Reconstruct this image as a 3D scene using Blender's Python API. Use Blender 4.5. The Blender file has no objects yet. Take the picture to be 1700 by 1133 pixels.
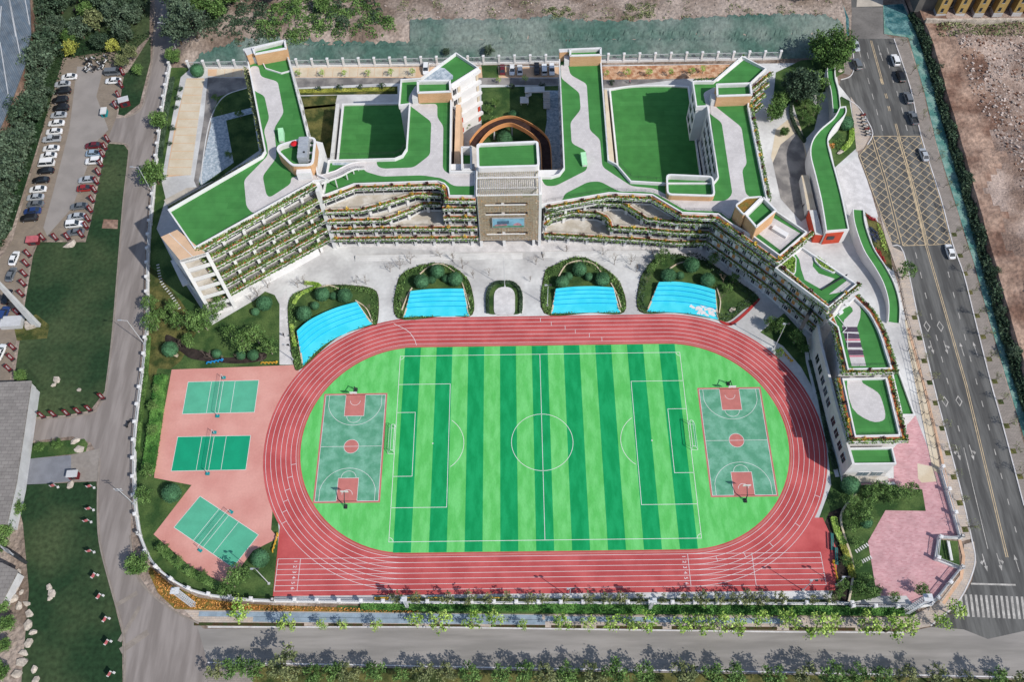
import bpy, bmesh, math, random
from mathutils import Vector, Matrix
from mathutils.geometry import tessellate_polygon
random.seed(11)
S = bpy.context.scene
COL = S.collection
# ------------------------------------------------------------------ camera
F, PITCH, YAW, ROLL, CH, CX, CY = 1488.558, 1.0451766, -0.01659185, -0.02878237, 201.5077, -5.19792, -88.22345
_cp, _sp, _cy, _sy = math.cos(PITCH), math.sin(PITCH), math.cos(YAW), math.sin(YAW)
_f = Vector((_sy*_cp, _cy*_cp, -_sp)); _r = Vector((_cy, -_sy, 0)); _u = _r.cross(_f)
_cr, _sr = math.cos(ROLL), math.sin(ROLL)
RT, UP = _cr*_r + _sr*_u, -_sr*_r + _cr*_u
cam = bpy.data.cameras.new('camera'); cam.sensor_width = 36.0; cam.sensor_fit = 'HORIZONTAL'
cam.lens = F/1700*36; cam.clip_start = 1; cam.clip_end = 3000
camo = bpy.data.objects.new('camera', cam); COL.objects.link(camo)
mw = Matrix((RT, UP, -_f)).transposed().to_4x4(); mw.translation = (CX, CY, CH); camo.matrix_world = mw
S.camera = camo
# ------------------------------------------------------------------ sky, sun, exposure
SUN_EL = math.radians(43.9)
SH = Vector((-0.804, 0.594))                       # direction shadows fall on the ground
w = bpy.data.worlds.new('World'); S.world = w; w.use_nodes = True
nt = w.node_tree; sk = nt.nodes.new('ShaderNodeTexSky'); sk.sky_type = 'NISHITA'; sk.sun_disc = False
sk.sun_elevation = SUN_EL; sk.sun_rotation = math.radians(126.5)
nt.links.new(sk.outputs[0], nt.nodes['Background'].inputs[0]); nt.nodes['Background'].inputs[1].default_value = 0.145
sl = bpy.data.lights.new('sun', 'SUN'); sl.energy = 4.1; sl.angle = math.radians(0.53); sl.color = (1, .965, .91)
so = bpy.data.objects.new('sun', sl); COL.objects.link(so)
so.rotation_euler = Vector((SH.x*math.cos(SUN_EL), SH.y*math.cos(SUN_EL), -math.sin(SUN_EL))).to_track_quat('-Z', 'Y').to_euler()
so.location = (150, -120, 200)
S.view_settings.view_transform = 'Standard'; S.view_settings.look = 'None'
S.view_settings.exposure = 0; S.view_settings.gamma = 1; S.view_settings.use_curve_mapping = False

# ------------------------------------------------------------------ helpers
def P(x, y, z=0.0):
    """measured picture position of a point known to be at height z -> its place on the site (metres)"""
    d = RT*((x-850)/F) + UP*(-(y-566.5)/F) + _f
    t = (z-CH)/d.z
    return Vector((CX+d.x*t, CY+d.y*t, z))
def G(pts, z=0.0):
    return [P(x, y, z).xy for x, y in pts]
def smooth(pts, n=6, closed=False):
    pts = [Vector(p) for p in pts]; out = []; N = len(pts)
    for i in range(N if closed else N-1):
        if closed: p0, p1, p2, p3 = pts[i-1], pts[i], pts[(i+1) % N], pts[(i+2) % N]
        else: p0, p1, p2, p3 = pts[max(i-1, 0)], pts[i], pts[i+1], pts[min(i+2, N-1)]
        for k in range(n):
            t = k/n
            out.append(0.5*((2*p1)+(p2-p0)*t+(2*p0-5*p1+4*p2-p3)*t*t+(3*p1-p0-3*p2+p3)*t**3))
    if not closed: out.append(pts[-1])
    return out
def area(pts):
    return .5*sum(pts[i-1][0]*pts[i][1]-pts[i][0]*pts[i-1][1] for i in range(len(pts)))
def offset(path, d, closed=False):
    """offset a 2-D polyline to its left by d"""
    path = [Vector(p[:2]) for p in path]; N = len(path); out = []
    for i in range(N):
        a = path[i-1] if (i > 0 or closed) else None
        b = path[(i+1) % N] if (i < N-1 or closed) else None
        p = path[i]
        d1 = (p-a).normalized() if a is not None and (p-a).length > 1e-6 else None
        d2 = (b-p).normalized() if b is not None and (b-p).length > 1e-6 else None
        if d1 is None: d1 = d2
        if d2 is None: d2 = d1
        n1, n2 = Vector((-d1.y, d1.x)), Vector((-d2.y, d2.x))
        m = (n1+n2); m = m.normalized() if m.length > 1e-4 else n1
        out.append(p+m*(d/max(.5, m.dot(n1))))
    return out
def plen(path):
    return sum((Vector(path[i+1][:2])-Vector(path[i][:2])).length for i in range(len(path)-1))
def along(path, step, start=0.0):
    """points and directions every step metres along a 2-D polyline"""
    out = []; acc = start; pos = 0
    for i in range(len(path)-1):
        a, b = Vector(path[i][:2]), Vector(path[i+1][:2]); L = (b-a).length
        if L < 1e-6: continue
        while acc <= pos+L+1e-6:
            t = (acc-pos)/L; out.append((a.lerp(b, t), (b-a)/L)); acc += step
        pos += L
    return out
def inside(p, poly):
    c = False; n = len(poly)
    for i in range(n):
        a, b = poly[i], poly[i-1]
        if (a[1] > p[1]) != (b[1] > p[1]) and p[0] < (b[0]-a[0])*(p[1]-a[1])/(b[1]-a[1])+a[0]: c = not c
    return c
def scatter(poly, n, rng):
    xs = [p[0] for p in poly]; ys = [p[1] for p in poly]; out = []; k = 0
    while len(out) < n and k < n*60:
        k += 1; q = Vector((rng.uniform(min(xs), max(xs)), rng.uniform(min(ys), max(ys))))
        if inside(q, poly): out.append(q)
    return out

class MB:
    def __init__(s): s.v = []; s.f = []; s.m = []
    def quad(s, a, b, c, d, m=0):
        i = len(s.v); s.v += [tuple(a), tuple(b), tuple(c), tuple(d)]; s.f.append((i, i+1, i+2, i+3)); s.m.append(m)
    def sheet(s, poly, z, m=0):
        poly = [Vector(p[:2]) for p in poly]
        i = len(s.v); s.v += [(p.x, p.y, z) for p in poly]
        for t in tessellate_polygon([[Vector((p.x, p.y, 0)) for p in poly]]):
            a, b, c = (poly[k] for k in t)
            if (b-a).cross(c-a) < 0: t = (t[0], t[2], t[1])
            s.f.append(tuple(i+k for k in t)); s.m.append(m)
    def prism(s, poly, z0, z1, mt=0, ms=None, bottom=False):
        ms = mt if ms is None else ms
        poly = [Vector(p[:2]) for p in poly]
        if area(poly) < 0: poly.reverse()
        s.sheet(poly, z1, mt); n = len(poly); i = len(s.v)
        s.v += [(p.x, p.y, z0) for p in poly]+[(p.x, p.y, z1) for p in poly]
        for k in range(n):
            s.f.append((i+k, i+(k+1) % n, i+n+(k+1) % n, i+n+k)); s.m.append(ms)
        if bottom:
            j = len(s.f); s.sheet(poly, z0, ms)
            for q in range(j, len(s.f)): s.f[q] = s.f[q][::-1]
    def ribbon(s, path, w0, w1, z0, z1, m=0, closed=False, mt=None):
        """wall along a path between left offsets w0 < w1; z0, z1 may be lists"""
        mt = m if mt is None else mt
        A, B = offset(path, w0, closed), offset(path, w1, closed); n = len(A)
        zz0 = z0 if isinstance(z0, (list, tuple)) else [z0]*n
        zz1 = z1 if isinstance(z1, (list, tuple)) else [z1]*n
        i = len(s.v)
        for k in range(n):
            s.v += [(A[k].x, A[k].y, zz0[k]), (B[k].x, B[k].y, zz0[k]), (B[k].x, B[k].y, zz1[k]), (A[k].x, A[k].y, zz1[k])]
        for k in range(n if closed else n-1):
            a = i+4*k; b = i+4*((k+1) % n)
            for q in range(4):
                s.f.append((a+q, b+q, b+(q+1) % 4, a+(q+1) % 4)[::-1]); s.m.append(mt if q == 2 else m)
        if not closed:
            e = i+4*(n-1)
            s.f += [(i, i+1, i+2, i+3)[::-1], (e, e+1, e+2, e+3)]; s.m += [m, m]
    def strip(s, path, w0, w1, z, m=0, closed=False):
        A, B = offset(path, w0, closed), offset(path, w1, closed); n = len(A); i = len(s.v)
        for k in range(n): s.v += [(A[k].x, A[k].y, z), (B[k].x, B[k].y, z)]
        for k in range(n if closed else n-1):
            a = i+2*k; b = i+2*((k+1) % n); s.f.append((a, b, b+1, a+1)); s.m.append(m)
    def box(s, c, sx, sy, sz, rot=0.0, m=0, mt=None, base=True):
        """box whose base centre is c"""
        cr, sr = math.cos(rot), math.sin(rot); i = len(s.v); mt = m if mt is None else mt
        for z in (0, sz):
            for x, y in ((-1, -1), (1, -1), (1, 1), (-1, 1)):
                X, Y = x*sx/2, y*sy/2
                s.v.append((c[0]+cr*X-sr*Y, c[1]+sr*X+cr*Y, c[2]+z))
        for k in range(4):
            s.f.append((i+k, i+(k+1) % 4, i+4+(k+1) % 4, i+4+k)); s.m.append(m)
        s.f += [(i+4, i+5, i+6, i+7), (i+3, i+2, i+1, i)]; s.m += [mt, m]
    def tube(s, p, q, r0, r1=None, n=6, m=0, cap=True):
        p, q = Vector(p), Vector(q); r1 = r0 if r1 is None else r1; d = (q-p)
        if d.length < 1e-6: return
        d.normalize(); a = d.orthogonal().normalized(); b = d.cross(a); i = len(s.v)
        for c, r in ((p, r0), (q, r1)):
            for k in range(n):
                t = 2*math.pi*k/n; s.v.append(tuple(c+a*(r*math.cos(t))+b*(r*math.sin(t))))
        for k in range(n):
            s.f.append((i+k, i+(k+1) % n, i+n+(k+1) % n, i+n+k)); s.m.append(m)
        if cap: s.f += [tuple(i+n-1-k for k in range(n)), tuple(i+n+k for k in range(n))]; s.m += [m, m]
    def leaf(s, c, sz, rng, m=0, flat=.5):
        n = Vector((rng.gauss(0, 1), rng.gauss(0, 1), rng.gauss(flat, 1)))
        if n.length < 1e-3: n = Vector((0, 0, 1))
        n.normalize(); a = n.orthogonal().normalized(); b = n.cross(a); t = rng.uniform(0, 6.28)
        u = (a*math.cos(t)+b*math.sin(t))*sz; v = (b*math.cos(t)-a*math.sin(t))*sz*rng.uniform(.45, .8); c = Vector(c)
        s.quad(c-u, c-v*.9, c+u, c+v, m)
    def mesh(s, name, mats, smoothf=False):
        me = bpy.data.meshes.new(name); me.from_pydata(s.v, [], s.f)
        for m in (mats if isinstance(mats, (list, tuple)) else [mats]): me.materials.append(m)
        me.polygons.foreach_set('material_index', s.m)
        if smoothf: me.polygons.foreach_set('use_smooth', [True]*len(s.f))
        me.update(); return me
    def build(s, name, mats, parent=None, smoothf=False):
        return place(name, s.mesh(name, mats, smoothf), parent)
def place(name, me, parent=None, loc=None, rz=0.0, scale=None):
    """link a mesh as one object; a part is given in site coordinates unless loc says otherwise"""
    o = bpy.data.objects.new(name, me); COL.objects.link(o)
    if loc is not None: o.location = loc
    o.rotation_euler.z = rz
    if scale is not None: o.scale = scale if isinstance(scale, (tuple, list)) else (scale,)*3
    if parent is not None:
        o.parent = parent
        if parent.type == 'EMPTY':
            o.matrix_parent_inverse = Matrix.Translation(-parent.location)
    return o
def part(name, me, parent, loc=(0, 0, 0), rz=0.0, scale=None):
    """a part in its thing's own coordinates"""
    o = bpy.data.objects.new(name, me); COL.objects.link(o); o.parent = parent; o.location = loc; o.rotation_euler.z = rz
    if scale is not None: o.scale = scale if isinstance(scale, (tuple, list)) else (scale,)*3
    return o
def tag(o, label=None, cat=None, group=None, kind=None):
    if label: o['label'] = label
    if cat: o['category'] = cat
    if group: o['group'] = group
    if kind: o['kind'] = kind
    return o
def thing(name, label, cat, loc=(0, 0, 0), rz=0.0, group=None):
    o = bpy.data.objects.new(name, None); COL.objects.link(o); o.empty_display_size = .5
    o.location = loc; o.rotation_euler.z = rz; return tag(o, label, cat, group)
def copy_tree(o, parent=None):
    c = o.copy(); COL.objects.link(c); c.parent = parent
    for ch in list(o.children): copy_tree(ch, c)
    return c
def struct(name, mb, mats, parent=None):
    o = mb.build(name, mats, parent)
    if parent is None: tag(o, kind='structure')
    return o

# ------------------------------------------------------------------ materials
K = 1.26
def lin(c):
    c /= 255.0
    return c/12.92 if c <= .04045 else ((c+.055)/1.055)**2.4
def rgb(r, g, b):
    """surface reflectance of something that the photograph shows sunlit at this colour"""
    return tuple(min(.84, lin(v)/K) for v in (r, g, b))
def M(name, c, var=.12, scale=.5, c2=None, rough=.9, fine=.08, fscale=6.0, bump=0.0, bscale=8.0, spec=.15, metal=0.0, island=0.0, aniso=None, low=.4, high=.62):
    m = bpy.data.materials.new(name); m.use_nodes = True; N = m.node_tree.nodes; L = m.node_tree.links
    b = N['Principled BSDF']; b.inputs['Roughness'].default_value = rough; b.inputs['Specular IOR Level'].default_value = spec
    b.inputs['Metallic'].default_value = metal
    geo = N.new('ShaderNodeNewGeometry')
    def noise(sc, det=4):
        n = N.new('ShaderNodeTexNoise'); n.inputs['Scale'].default_value = sc; n.inputs['Detail'].default_value = det
        if aniso:
            mp = N.new('ShaderNodeMapping'); mp.inputs['Scale'].default_value = aniso; L.new(geo.outputs['Position'], mp.inputs['Vector']); L.new(mp.outputs[0], n.inputs['Vector'])
        else: L.new(geo.outputs['Position'], n.inputs['Vector'])
        return n
    n1 = noise(scale); ramp = N.new('ShaderNodeValToRGB')
    ramp.color_ramp.elements[0].position = low; ramp.color_ramp.elements[1].position = high
    ca = tuple(v*(1-var) for v in c); cb = c2 if c2 else tuple(min(.86, v*(1+var)) for v in c)
    ramp.color_ramp.elements[0].color = (*ca, 1); ramp.color_ramp.elements[1].color = (*cb, 1)
    L.new(n1.outputs['Fac'], ramp.inputs['Fac']); out = ramp.outputs['Color']
    def mul(inp, fac_socket, amount):
        mr = N.new('ShaderNodeMapRange'); mr.inputs['To Min'].default_value = 1-amount; mr.inputs['To Max'].default_value = 1+amount
        if fac_socket.name != 'Random Per Island': mr.inputs['From Min'].default_value = .3; mr.inputs['From Max'].default_value = .7
        L.new(fac_socket, mr.inputs['Value'])
        mx = N.new('ShaderNodeMix'); mx.data_type = 'RGBA'; mx.blend_type = 'MULTIPLY'; mx.inputs['Factor'].default_value = 1
        L.new(inp, mx.inputs['A']); L.new(mr.outputs['Result'], mx.inputs['B']); return mx.outputs['Result']
    if fine: out = mul(out, noise(fscale, 3).outputs['Fac'], fine)
    if island: out = mul(out, geo.outputs['Random Per Island'], island)
    L.new(out, b.inputs['Base Color'])
    if bump:
        bp = N.new('ShaderNodeBump'); bp.inputs['Strength'].default_value = 1; bp.inputs['Distance'].default_value = bump
        L.new(noise(bscale, 4).outputs['Fac'], bp.inputs['Height']); L.new(bp.outputs['Normal'], b.inputs['Normal'])
    return m
def brickmat(name, c1, c2, mortar, w, h, msize=.02, rough=.85, rot=0.0, vertical=False, stain=.12):
    m = bpy.data.materials.new(name); m.use_nodes = True; N = m.node_tree.nodes; L = m.node_tree.links
    b = N['Principled BSDF']; b.inputs['Roughness'].default_value = rough; b.inputs['Specular IOR Level'].default_value = .15
    geo = N.new('ShaderNodeNewGeometry'); mp = N.new('ShaderNodeMapping'); mp.inputs['Rotation'].default_value = (0, 0, rot)
    if vertical:
        sp = N.new('ShaderNodeSeparateXYZ'); ad = N.new('ShaderNodeMath'); cb = N.new('ShaderNodeCombineXYZ')
        L.new(geo.outputs['Position'], sp.inputs[0]); L.new(sp.outputs[0], ad.inputs[0]); L.new(sp.outputs[1], ad.inputs[1])
        L.new(ad.outputs[0], cb.inputs[0]); L.new(sp.outputs[2], cb.inputs[1]); L.new(cb.outputs[0], mp.inputs['Vector'])
    else: L.new(geo.outputs['Position'], mp.inputs['Vector'])
    br = N.new('ShaderNodeTexBrick'); br.inputs['Scale'].default_value = 1; br.inputs['Brick Width'].default_value = w; br.inputs['Row Height'].default_value = h
    br.inputs['Mortar Size'].default_value = msize; br.inputs['Color1'].default_value = (*c1, 1); br.inputs['Color2'].default_value = (*c2, 1); br.inputs['Mortar'].default_value = (*mortar, 1)
    L.new(mp.outputs[0], br.inputs['Vector'])
    n = N.new('ShaderNodeTexNoise'); n.inputs['Scale'].default_value = .35; n.inputs['Detail'].default_value = 6; L.new(geo.outputs['Position'], n.inputs['Vector'])
    mr = N.new('ShaderNodeMapRange'); mr.inputs['From Min'].default_value = .3; mr.inputs['From Max'].default_value = .7; mr.inputs['To Min'].default_value = 1-stain; mr.inputs['To Max'].default_value = 1+stain
    L.new(n.outputs['Fac'], mr.inputs['Value'])
    mx = N.new('ShaderNodeMix'); mx.data_type = 'RGBA'; mx.blend_type = 'MULTIPLY'; mx.inputs['Factor'].default_value = 1
    L.new(br.outputs['Color'], mx.inputs['A']); L.new(mr.outputs['Result'], mx.inputs['B']); L.new(mx.outputs['Result'], b.inputs['Base Color'])
    return m
def glassy(name, c, rough=.08, spec=.6):
    m = bpy.data.materials.new(name); m.use_nodes = True; b = m.node_tree.nodes['Principled BSDF']
    b.inputs['Base Color'].default_value = (*c, 1); b.inputs['Roughness'].default_value = rough; b.inputs['Specular IOR Level'].default_value = spec
    return m
m_earth = M('bare_earth', rgb(140, 122, 108), .2, .09, c2=rgb(176, 160, 148), fine=.3, fscale=1.1, bump=.5, bscale=.9)
m_rubble = M('rubble_earth', rgb(150, 126, 112), .18, .08, c2=rgb(184, 164, 152), fine=.25, fscale=1.6, bump=.4, bscale=1.4)
m_redearth = M('red_earth', rgb(140, 108, 92), .22, .12, c2=rgb(176, 148, 130), fine=.3, fscale=.9, bump=.5, bscale=.8)
m_net = M('green_dust_net', rgb(84, 116, 104), .16, .07, c2=rgb(124, 136, 128), fine=.22, fscale=.9, bump=.25, bscale=1.3, rough=.8)
m_bluenet = M('blue_dust_net', rgb(58, 118, 124), .3, .35, c2=rgb(110, 150, 150), fine=.3, fscale=2, bump=.2, bscale=2)
m_teal = M('teal_net', rgb(96, 152, 142), .2, .4, c2=rgb(140, 172, 160), fine=.22, fscale=2.0, bump=.1)
m_road_w = M('old_concrete_road', rgb(140, 131, 125), .06, .5, c2=rgb(156, 147, 141), fine=.05, fscale=1.5, aniso=(1, .12, 1))
m_road_s = M('grey_concrete_road', rgb(148, 143, 137), .06, .4, c2=rgb(164, 158, 152), fine=.05, fscale=1.2, aniso=(.12, 1, 1))
m_asphalt = M('asphalt', rgb(92, 91, 89), .08, .5, c2=rgb(114, 113, 110), fine=.1, fscale=2.0, aniso=(1, .1, 1))
m_asphalt_old = M('dusty_asphalt', rgb(122, 118, 114), .1, .10, c2=rgb(140, 135, 130), fine=.1, fscale=1.5)
m_lot = M('car_park_paving', rgb(146, 137, 128), .1, .12, c2=rgb(158, 150, 142), fine=.1, fscale=1.2)
m_lotlane = M('car_park_lane', rgb(156, 149, 143), .07, .2, fine=.06)
m_bay = brickmat('parking_bay_paving', rgb(152, 138, 122), rgb(140, 128, 115), rgb(126, 114, 102), .6, .3)
m_kerb = M('kerb_stone', rgb(150, 140, 130), .1, .6)
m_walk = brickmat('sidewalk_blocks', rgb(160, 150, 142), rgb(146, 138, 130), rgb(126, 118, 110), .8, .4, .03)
m_walk_pale = brickmat('sidewalk_pale', rgb(206, 188, 170), rgb(190, 178, 168), rgb(165, 152, 140), .9, .45, .03)  # paler block colour, mostly for the school-side pavements
m_walkstrip = M('tactile_strip', rgb(214, 176, 146), .1, .8)
m_bluewalk = M('bluish_walk', rgb(150, 166, 178), .12, .5)
m_plaza = M('plaza_paving', rgb(200, 198, 196), .07, .10, c2=rgb(224, 223, 220), fine=.07, fscale=1.1)
m_plaza_l = M('pale_paving', rgb(218, 214, 212), .1, .5, fine=.08, fscale=3)
m_pink = brickmat('pink_brick_paving', rgb(218, 170, 172), rgb(200, 146, 150), rgb(206, 170, 170), .7, .35, .03, stain=.14)
m_cream = M('cream_slab', rgb(228, 214, 190), .06, .25, c2=rgb(214, 196, 168), fine=.06)
m_pathconc = M('concrete_drive', rgb(196, 186, 172), .1, .3)
m_drive = M('grey_drive', rgb(128, 124, 122), .15, .25, c2=rgb(162, 156, 150), fine=.1)
m_gravelblue = M('pale_blue_paving', rgb(168, 184, 196), .18, 1.2, c2=rgb(200, 208, 214), fine=.2, fscale=4)
m_lawn = M('lawn', rgb(60, 90, 48), .22, .2, c2=rgb(90, 112, 62), fine=.25, fscale=3.0, bump=.06, bscale=9)
m_lawn_far = M('dark_lawn', rgb(44, 70, 44), .14, .05, c2=rgb(74, 88, 58), fine=.3, fscale=1.0, bump=.05, bscale=9)
m_lawn_dry = M('dry_lawn', rgb(70, 84, 44), .25, .3, c2=rgb(112, 108, 62), fine=.3, fscale=2.5, bump=.06)
m_orange_g = M('dry_orange_ground_cover', rgb(176, 132, 64), .3, .8, c2=rgb(120, 112, 56), fine=.35, fscale=3.0, bump=.1)
m_redsoil = M('red_soil', rgb(196, 138, 100), .2, .6, c2=rgb(222, 184, 150), fine=.2, fscale=2)
m_bedsoil = M('bed_soil', rgb(96, 74, 52), .3, 1.0, c2=rgb(64, 74, 40), fine=.3)
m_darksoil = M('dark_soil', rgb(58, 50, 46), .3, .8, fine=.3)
m_track = M('red_running_track', rgb(190, 84, 84), .04, .15, c2=rgb(208, 102, 100), fine=.035, fscale=2.0)
m_trackd = M('red_rubber_surface', rgb(218, 152, 140), .04, .12, c2=rgb(226, 166, 153), fine=.04, fscale=2.0)
m_court = M('green_court_worn', rgb(100, 168, 134), .09, .4, c2=rgb(126, 184, 156), fine=.08, fscale=3)
m_courtg = M('green_court_fresh', rgb(28, 160, 118), .05, .3, fine=.05)
m_courtp = M('green_court_pale', rgb(94, 182, 148), .06, .3, fine=.05)
m_courtred = M('court_red', rgb(200, 124, 116), .06, .5, fine=.05)
m_turf_l = M('light_turf', rgb(100, 201, 102), .05, .35, c2=rgb(120, 213, 122), fine=.07, fscale=3.5, aniso=(1.6, .5, 1))
m_turf_d = M('dark_turf', rgb(17, 155, 87), .05, .35, c2=rgb(30, 167, 99), fine=.06, fscale=3.5, aniso=(1.6, .5, 1))
m_turf_r = brickmat('roof_turf', rgb(76, 140, 73), rgb(69, 132, 67), rgb(60, 120, 60), 26, 2.0, .025, stain=.13)
m_line = M('white_line_paint', rgb(236, 232, 230), .04, .8, fine=.05)
m_roadline = M('worn_road_paint', rgb(186, 181, 174), .16, .6, fine=.2, fscale=3)
m_yelline = M('cream_road_paint', rgb(204, 182, 148), .14, .6, fine=.15)
m_white = M('white_render', rgb(236, 234, 232), .04, .35, fine=.03)
m_white2 = M('weathered_white', rgb(220, 218, 215), .07, .5, fine=.06)
m_slab = M('pale_concrete', rgb(204, 204, 204), .06, .5)
m_deck = M('sandy_deck', rgb(206, 196, 180), .12, .4, c2=rgb(220, 214, 204), fine=.1)
m_rpath = brickmat('roof_paving', rgb(218, 212, 209), rgb(208, 202, 199), rgb(192, 186, 183), .6, .6, .015, stain=.08)
m_brick = brickmat('orange_brick', rgb(214, 168, 126), rgb(204, 156, 112), rgb(226, 196, 160), .9, .3, .025, vertical=True, stain=.08)
m_panel = M('orange_panel', rgb(206, 146, 92), .08, .8)
m_tan = M('tan_deck', rgb(222, 186, 152), .05, .4)
m_blue = M('blue_step_paint', rgb(66, 222, 242), .03, .3, c2=rgb(84, 230, 246), fine=.03)
m_bluedk = M('blue_riser_paint', rgb(30, 176, 226), .05, .5)
m_red = M('red_wall', rgb(206, 84, 62), .06, .6)
m_redpave = M('red_kerb_pave', rgb(176, 62, 60), .1, .8)
m_soil = M('planter_soil', rgb(186, 106, 66), .18, 1.2, fine=.15)
m_glass = glassy('dark_glass', (.025, .032, .04))
m_glassb = glassy('blue_glass', (.10, .16, .2), .12)
m_dark = M('dark_metal', (.035, .037, .04), .1, 1, rough=.5, fine=0)
m_grey = M('grey_metal', (.42, .44, .46), .08, 1, rough=.45, fine=0, metal=.3)
m_steel = M('white_steel', rgb(214, 216, 218), .04, 1, rough=.5, fine=0)
m_ramp = M('orange_ramp_wall', rgb(222, 158, 104), .06, .6)
m_rampf = M('dark_ramp_floor', rgb(70, 52, 48), .2, 1.0)
m_trunk = M('bark', rgb(104, 90, 74), .25, 3, fine=.2)
m_stem = M('pale_bark', rgb(156, 146, 128), .2, 3, fine=.2)
m_stone = M('pale_stone', rgb(196, 184, 170), .18, .9, fine=.18, fscale=2.5, bump=.1, bscale=3)
def leafm(n, c, c2, isl=.45): return M(n, c, .2, .35, c2=c2, rough=.75, fine=.12, fscale=2.0, island=isl, spec=.2)
m_lf_dark = leafm('dark_leaves', rgb(62, 84, 62), rgb(84, 104, 80))
m_lf_mid = leafm('mid_green_leaves', rgb(88, 122, 62), rgb(120, 152, 84))
m_lf_bright = leafm('bright_green_leaves', rgb(146, 186, 76), rgb(188, 212, 112))
m_lf_yel = leafm('yellow_green_leaves', rgb(158, 164, 72), rgb(186, 188, 92))
m_lf_olive = leafm('olive_leaves', rgb(116, 128, 84), rgb(146, 152, 104))
m_lf_top = leafm('clipped_leaves', rgb(66, 108, 72), rgb(82, 126, 88), .3)
m_lf_grass = leafm('planter_leaves', rgb(82, 118, 58), rgb(124, 152, 80), .5)
m_lf_deep = leafm('deep_green_cover', rgb(62, 112, 48), rgb(104, 150, 72), .5)
m_lf_yflow = leafm('yellow_shrub_leaves', rgb(236, 186, 70), rgb(246, 212, 104), .3)
m_lf_purp = leafm('purple_shrub_leaves', rgb(86, 54, 54), rgb(106, 66, 62), .4)
m_lf_red = leafm('red_flowers', rgb(186, 54, 64), rgb(206, 80, 84), .3)
m_lf_orange = leafm('orange_shrub_leaves', rgb(206, 140, 76), rgb(226, 166, 92), .4)
m_twig = M('bare_twigs', rgb(138, 124, 112), .2, 2, fine=.1)
M_SLAT = M('timber_slat', rgb(196, 178, 152), .15, 1.5)
M_SLAT2 = M('pale_timber_slat', rgb(206, 190, 164), .12, 1.5)
# ================================================================== THE GROUND
def sheet(name, pts, z, mat, parent=None, px=True, sm=0):
    q = G(pts, z) if px else [Vector(p) for p in pts]
    if sm: q = smooth(q, sm, True)
    mb = MB(); mb.sheet(q, z); return struct(name, mb, mat, parent)
mb = MB(); mb.sheet([(-900, -700), (900, -700), (900, 900), (-900, 900)], 0); struct('ground', mb, m_earth)
# --- the hillside behind the school: a netted bank and the bare ground above it
def hz(x, y):
    n = math.sin(x*.09+1.3)*.5+math.sin(x*.031+y*.07)*.7+math.sin(y*.23+x*.05)*.3
    edge = 131.5+.6*math.sin(x*.06)
    if y < edge: return -.3
    t = min(1, (y-edge)/12.0)
    h = 5.2*t+(0 if t < .5 else min(1, (t-.5)*2)*n*.6)
    if 5.5 < y-edge < 7.5: h -= .35
    return h+max(0, y-edge-14)*.02
mb = MB(); nx, ny = 150, 60; ys = [129.5+(j/ny)**1.6*240 for j in range(ny+1)]
ra, rb_ = P(287, 94).xy, P(300, -20).xy
for y in ys:
    xl = ra.x+(rb_.x-ra.x)*(y-ra.y)/(rb_.y-ra.y)
    for i in range(nx+1): x = xl+(100-xl)*i/nx; mb.v.append((x, y, min(hz(x, y), .05+(x-xl)*.45)))
bound = G([(306, 97), (335, 77), (420, 60), (560, 62), (690, 60), (690, 36), (860, 36), (915, 30), (960, 36), (1080, 34), (1180, 30), (1300, 28), (1370, 30), (1400, 40)], 4.5)
for j in range(ny):
    for i in range(nx):
        a = j*(nx+1)+i; mb.f.append((a, a+1, a+nx+2, a+nx+1)); mb.m.append(0)
struct('hillside', mb, m_earth)
mb = MB(); nb = smooth(bound, 10); NB = []
for i in range(len(nb)-1):
    for k in range(4):
        p = nb[i].lerp(nb[i+1], k/4); NB.append(Vector((p.x, p.y+.35*math.sin(p.x*1.3)+.3*math.sin(p.x*3.1+1)+.2*math.sin(p.x*7))))
NJ = 16
for p in NB:
    for j in range(NJ+1):
        y = 130.4+(p.y-130.4)*j/NJ; mb.v.append((p.x, y, hz(p.x, y)+.3+.12*math.sin(p.x*.9)*math.sin(y*1.1)+.05*math.sin(p.x*2.1+y)))
for i in range(len(NB)-1):
    for j in range(NJ): a = i*(NJ+1)+j; mb.f.append((a, a+NJ+1, a+NJ+2, a+1)); mb.m.append(0)
struct('slope_netting', mb, m_net)
# --- higher ground east of the road: a cut bank with rubble on top
bankpx = [(1462, -120), (1512, -8), (1545, 70), (1568, 150), (1600, 262), (1634, 385), (1666, 500), (1686, 570), (1708, 640), (1740, 745), (1790, 900)]
bank = smooth(G(bankpx, 5), 4)
BZ = 2.6
bank = smooth(G(bankpx, BZ), 4)
def bankx(y):
    for i in range(len(bank)-1):
        if bank[i+1].y <= y <= bank[i].y: return bank[i].x+(bank[i+1].x-bank[i].x)*(bank[i].y-y)/max(1e-6, bank[i].y-bank[i+1].y)
    return bank[0].x if y > bank[0].y else bank[-1].x
def bh(x, y):
    d = x-bankx(y); k = max(0, min(1, (d-.5)/8))
    return BZ+.18*math.sin(y*.6)*math.sin(y*.23)+k*(.5*math.sin(y*.13+x*.07)+.45*math.sin(x*.33+y*.05)+.3*math.sin(y*.41-x*.2)+.2*math.sin(x*1.1)*math.sin(y*.9))
offs = [0, .7, 1.6, 3, 4.5, 6, 8, 10, 12.5, 15, 18, 21, 25, 30, 36, 44, 54, 70, 95, 130]
mb = MB()
yy = [240-i*2.2 for i in range(140)]
for k, d in enumerate(offs):
    for y in yy:
        x = bankx(y)+d; mb.v.append((x-.6 if k == 0 else x, y, -.1 if k == 0 else bh(x, y)))
n = len(yy)
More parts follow.
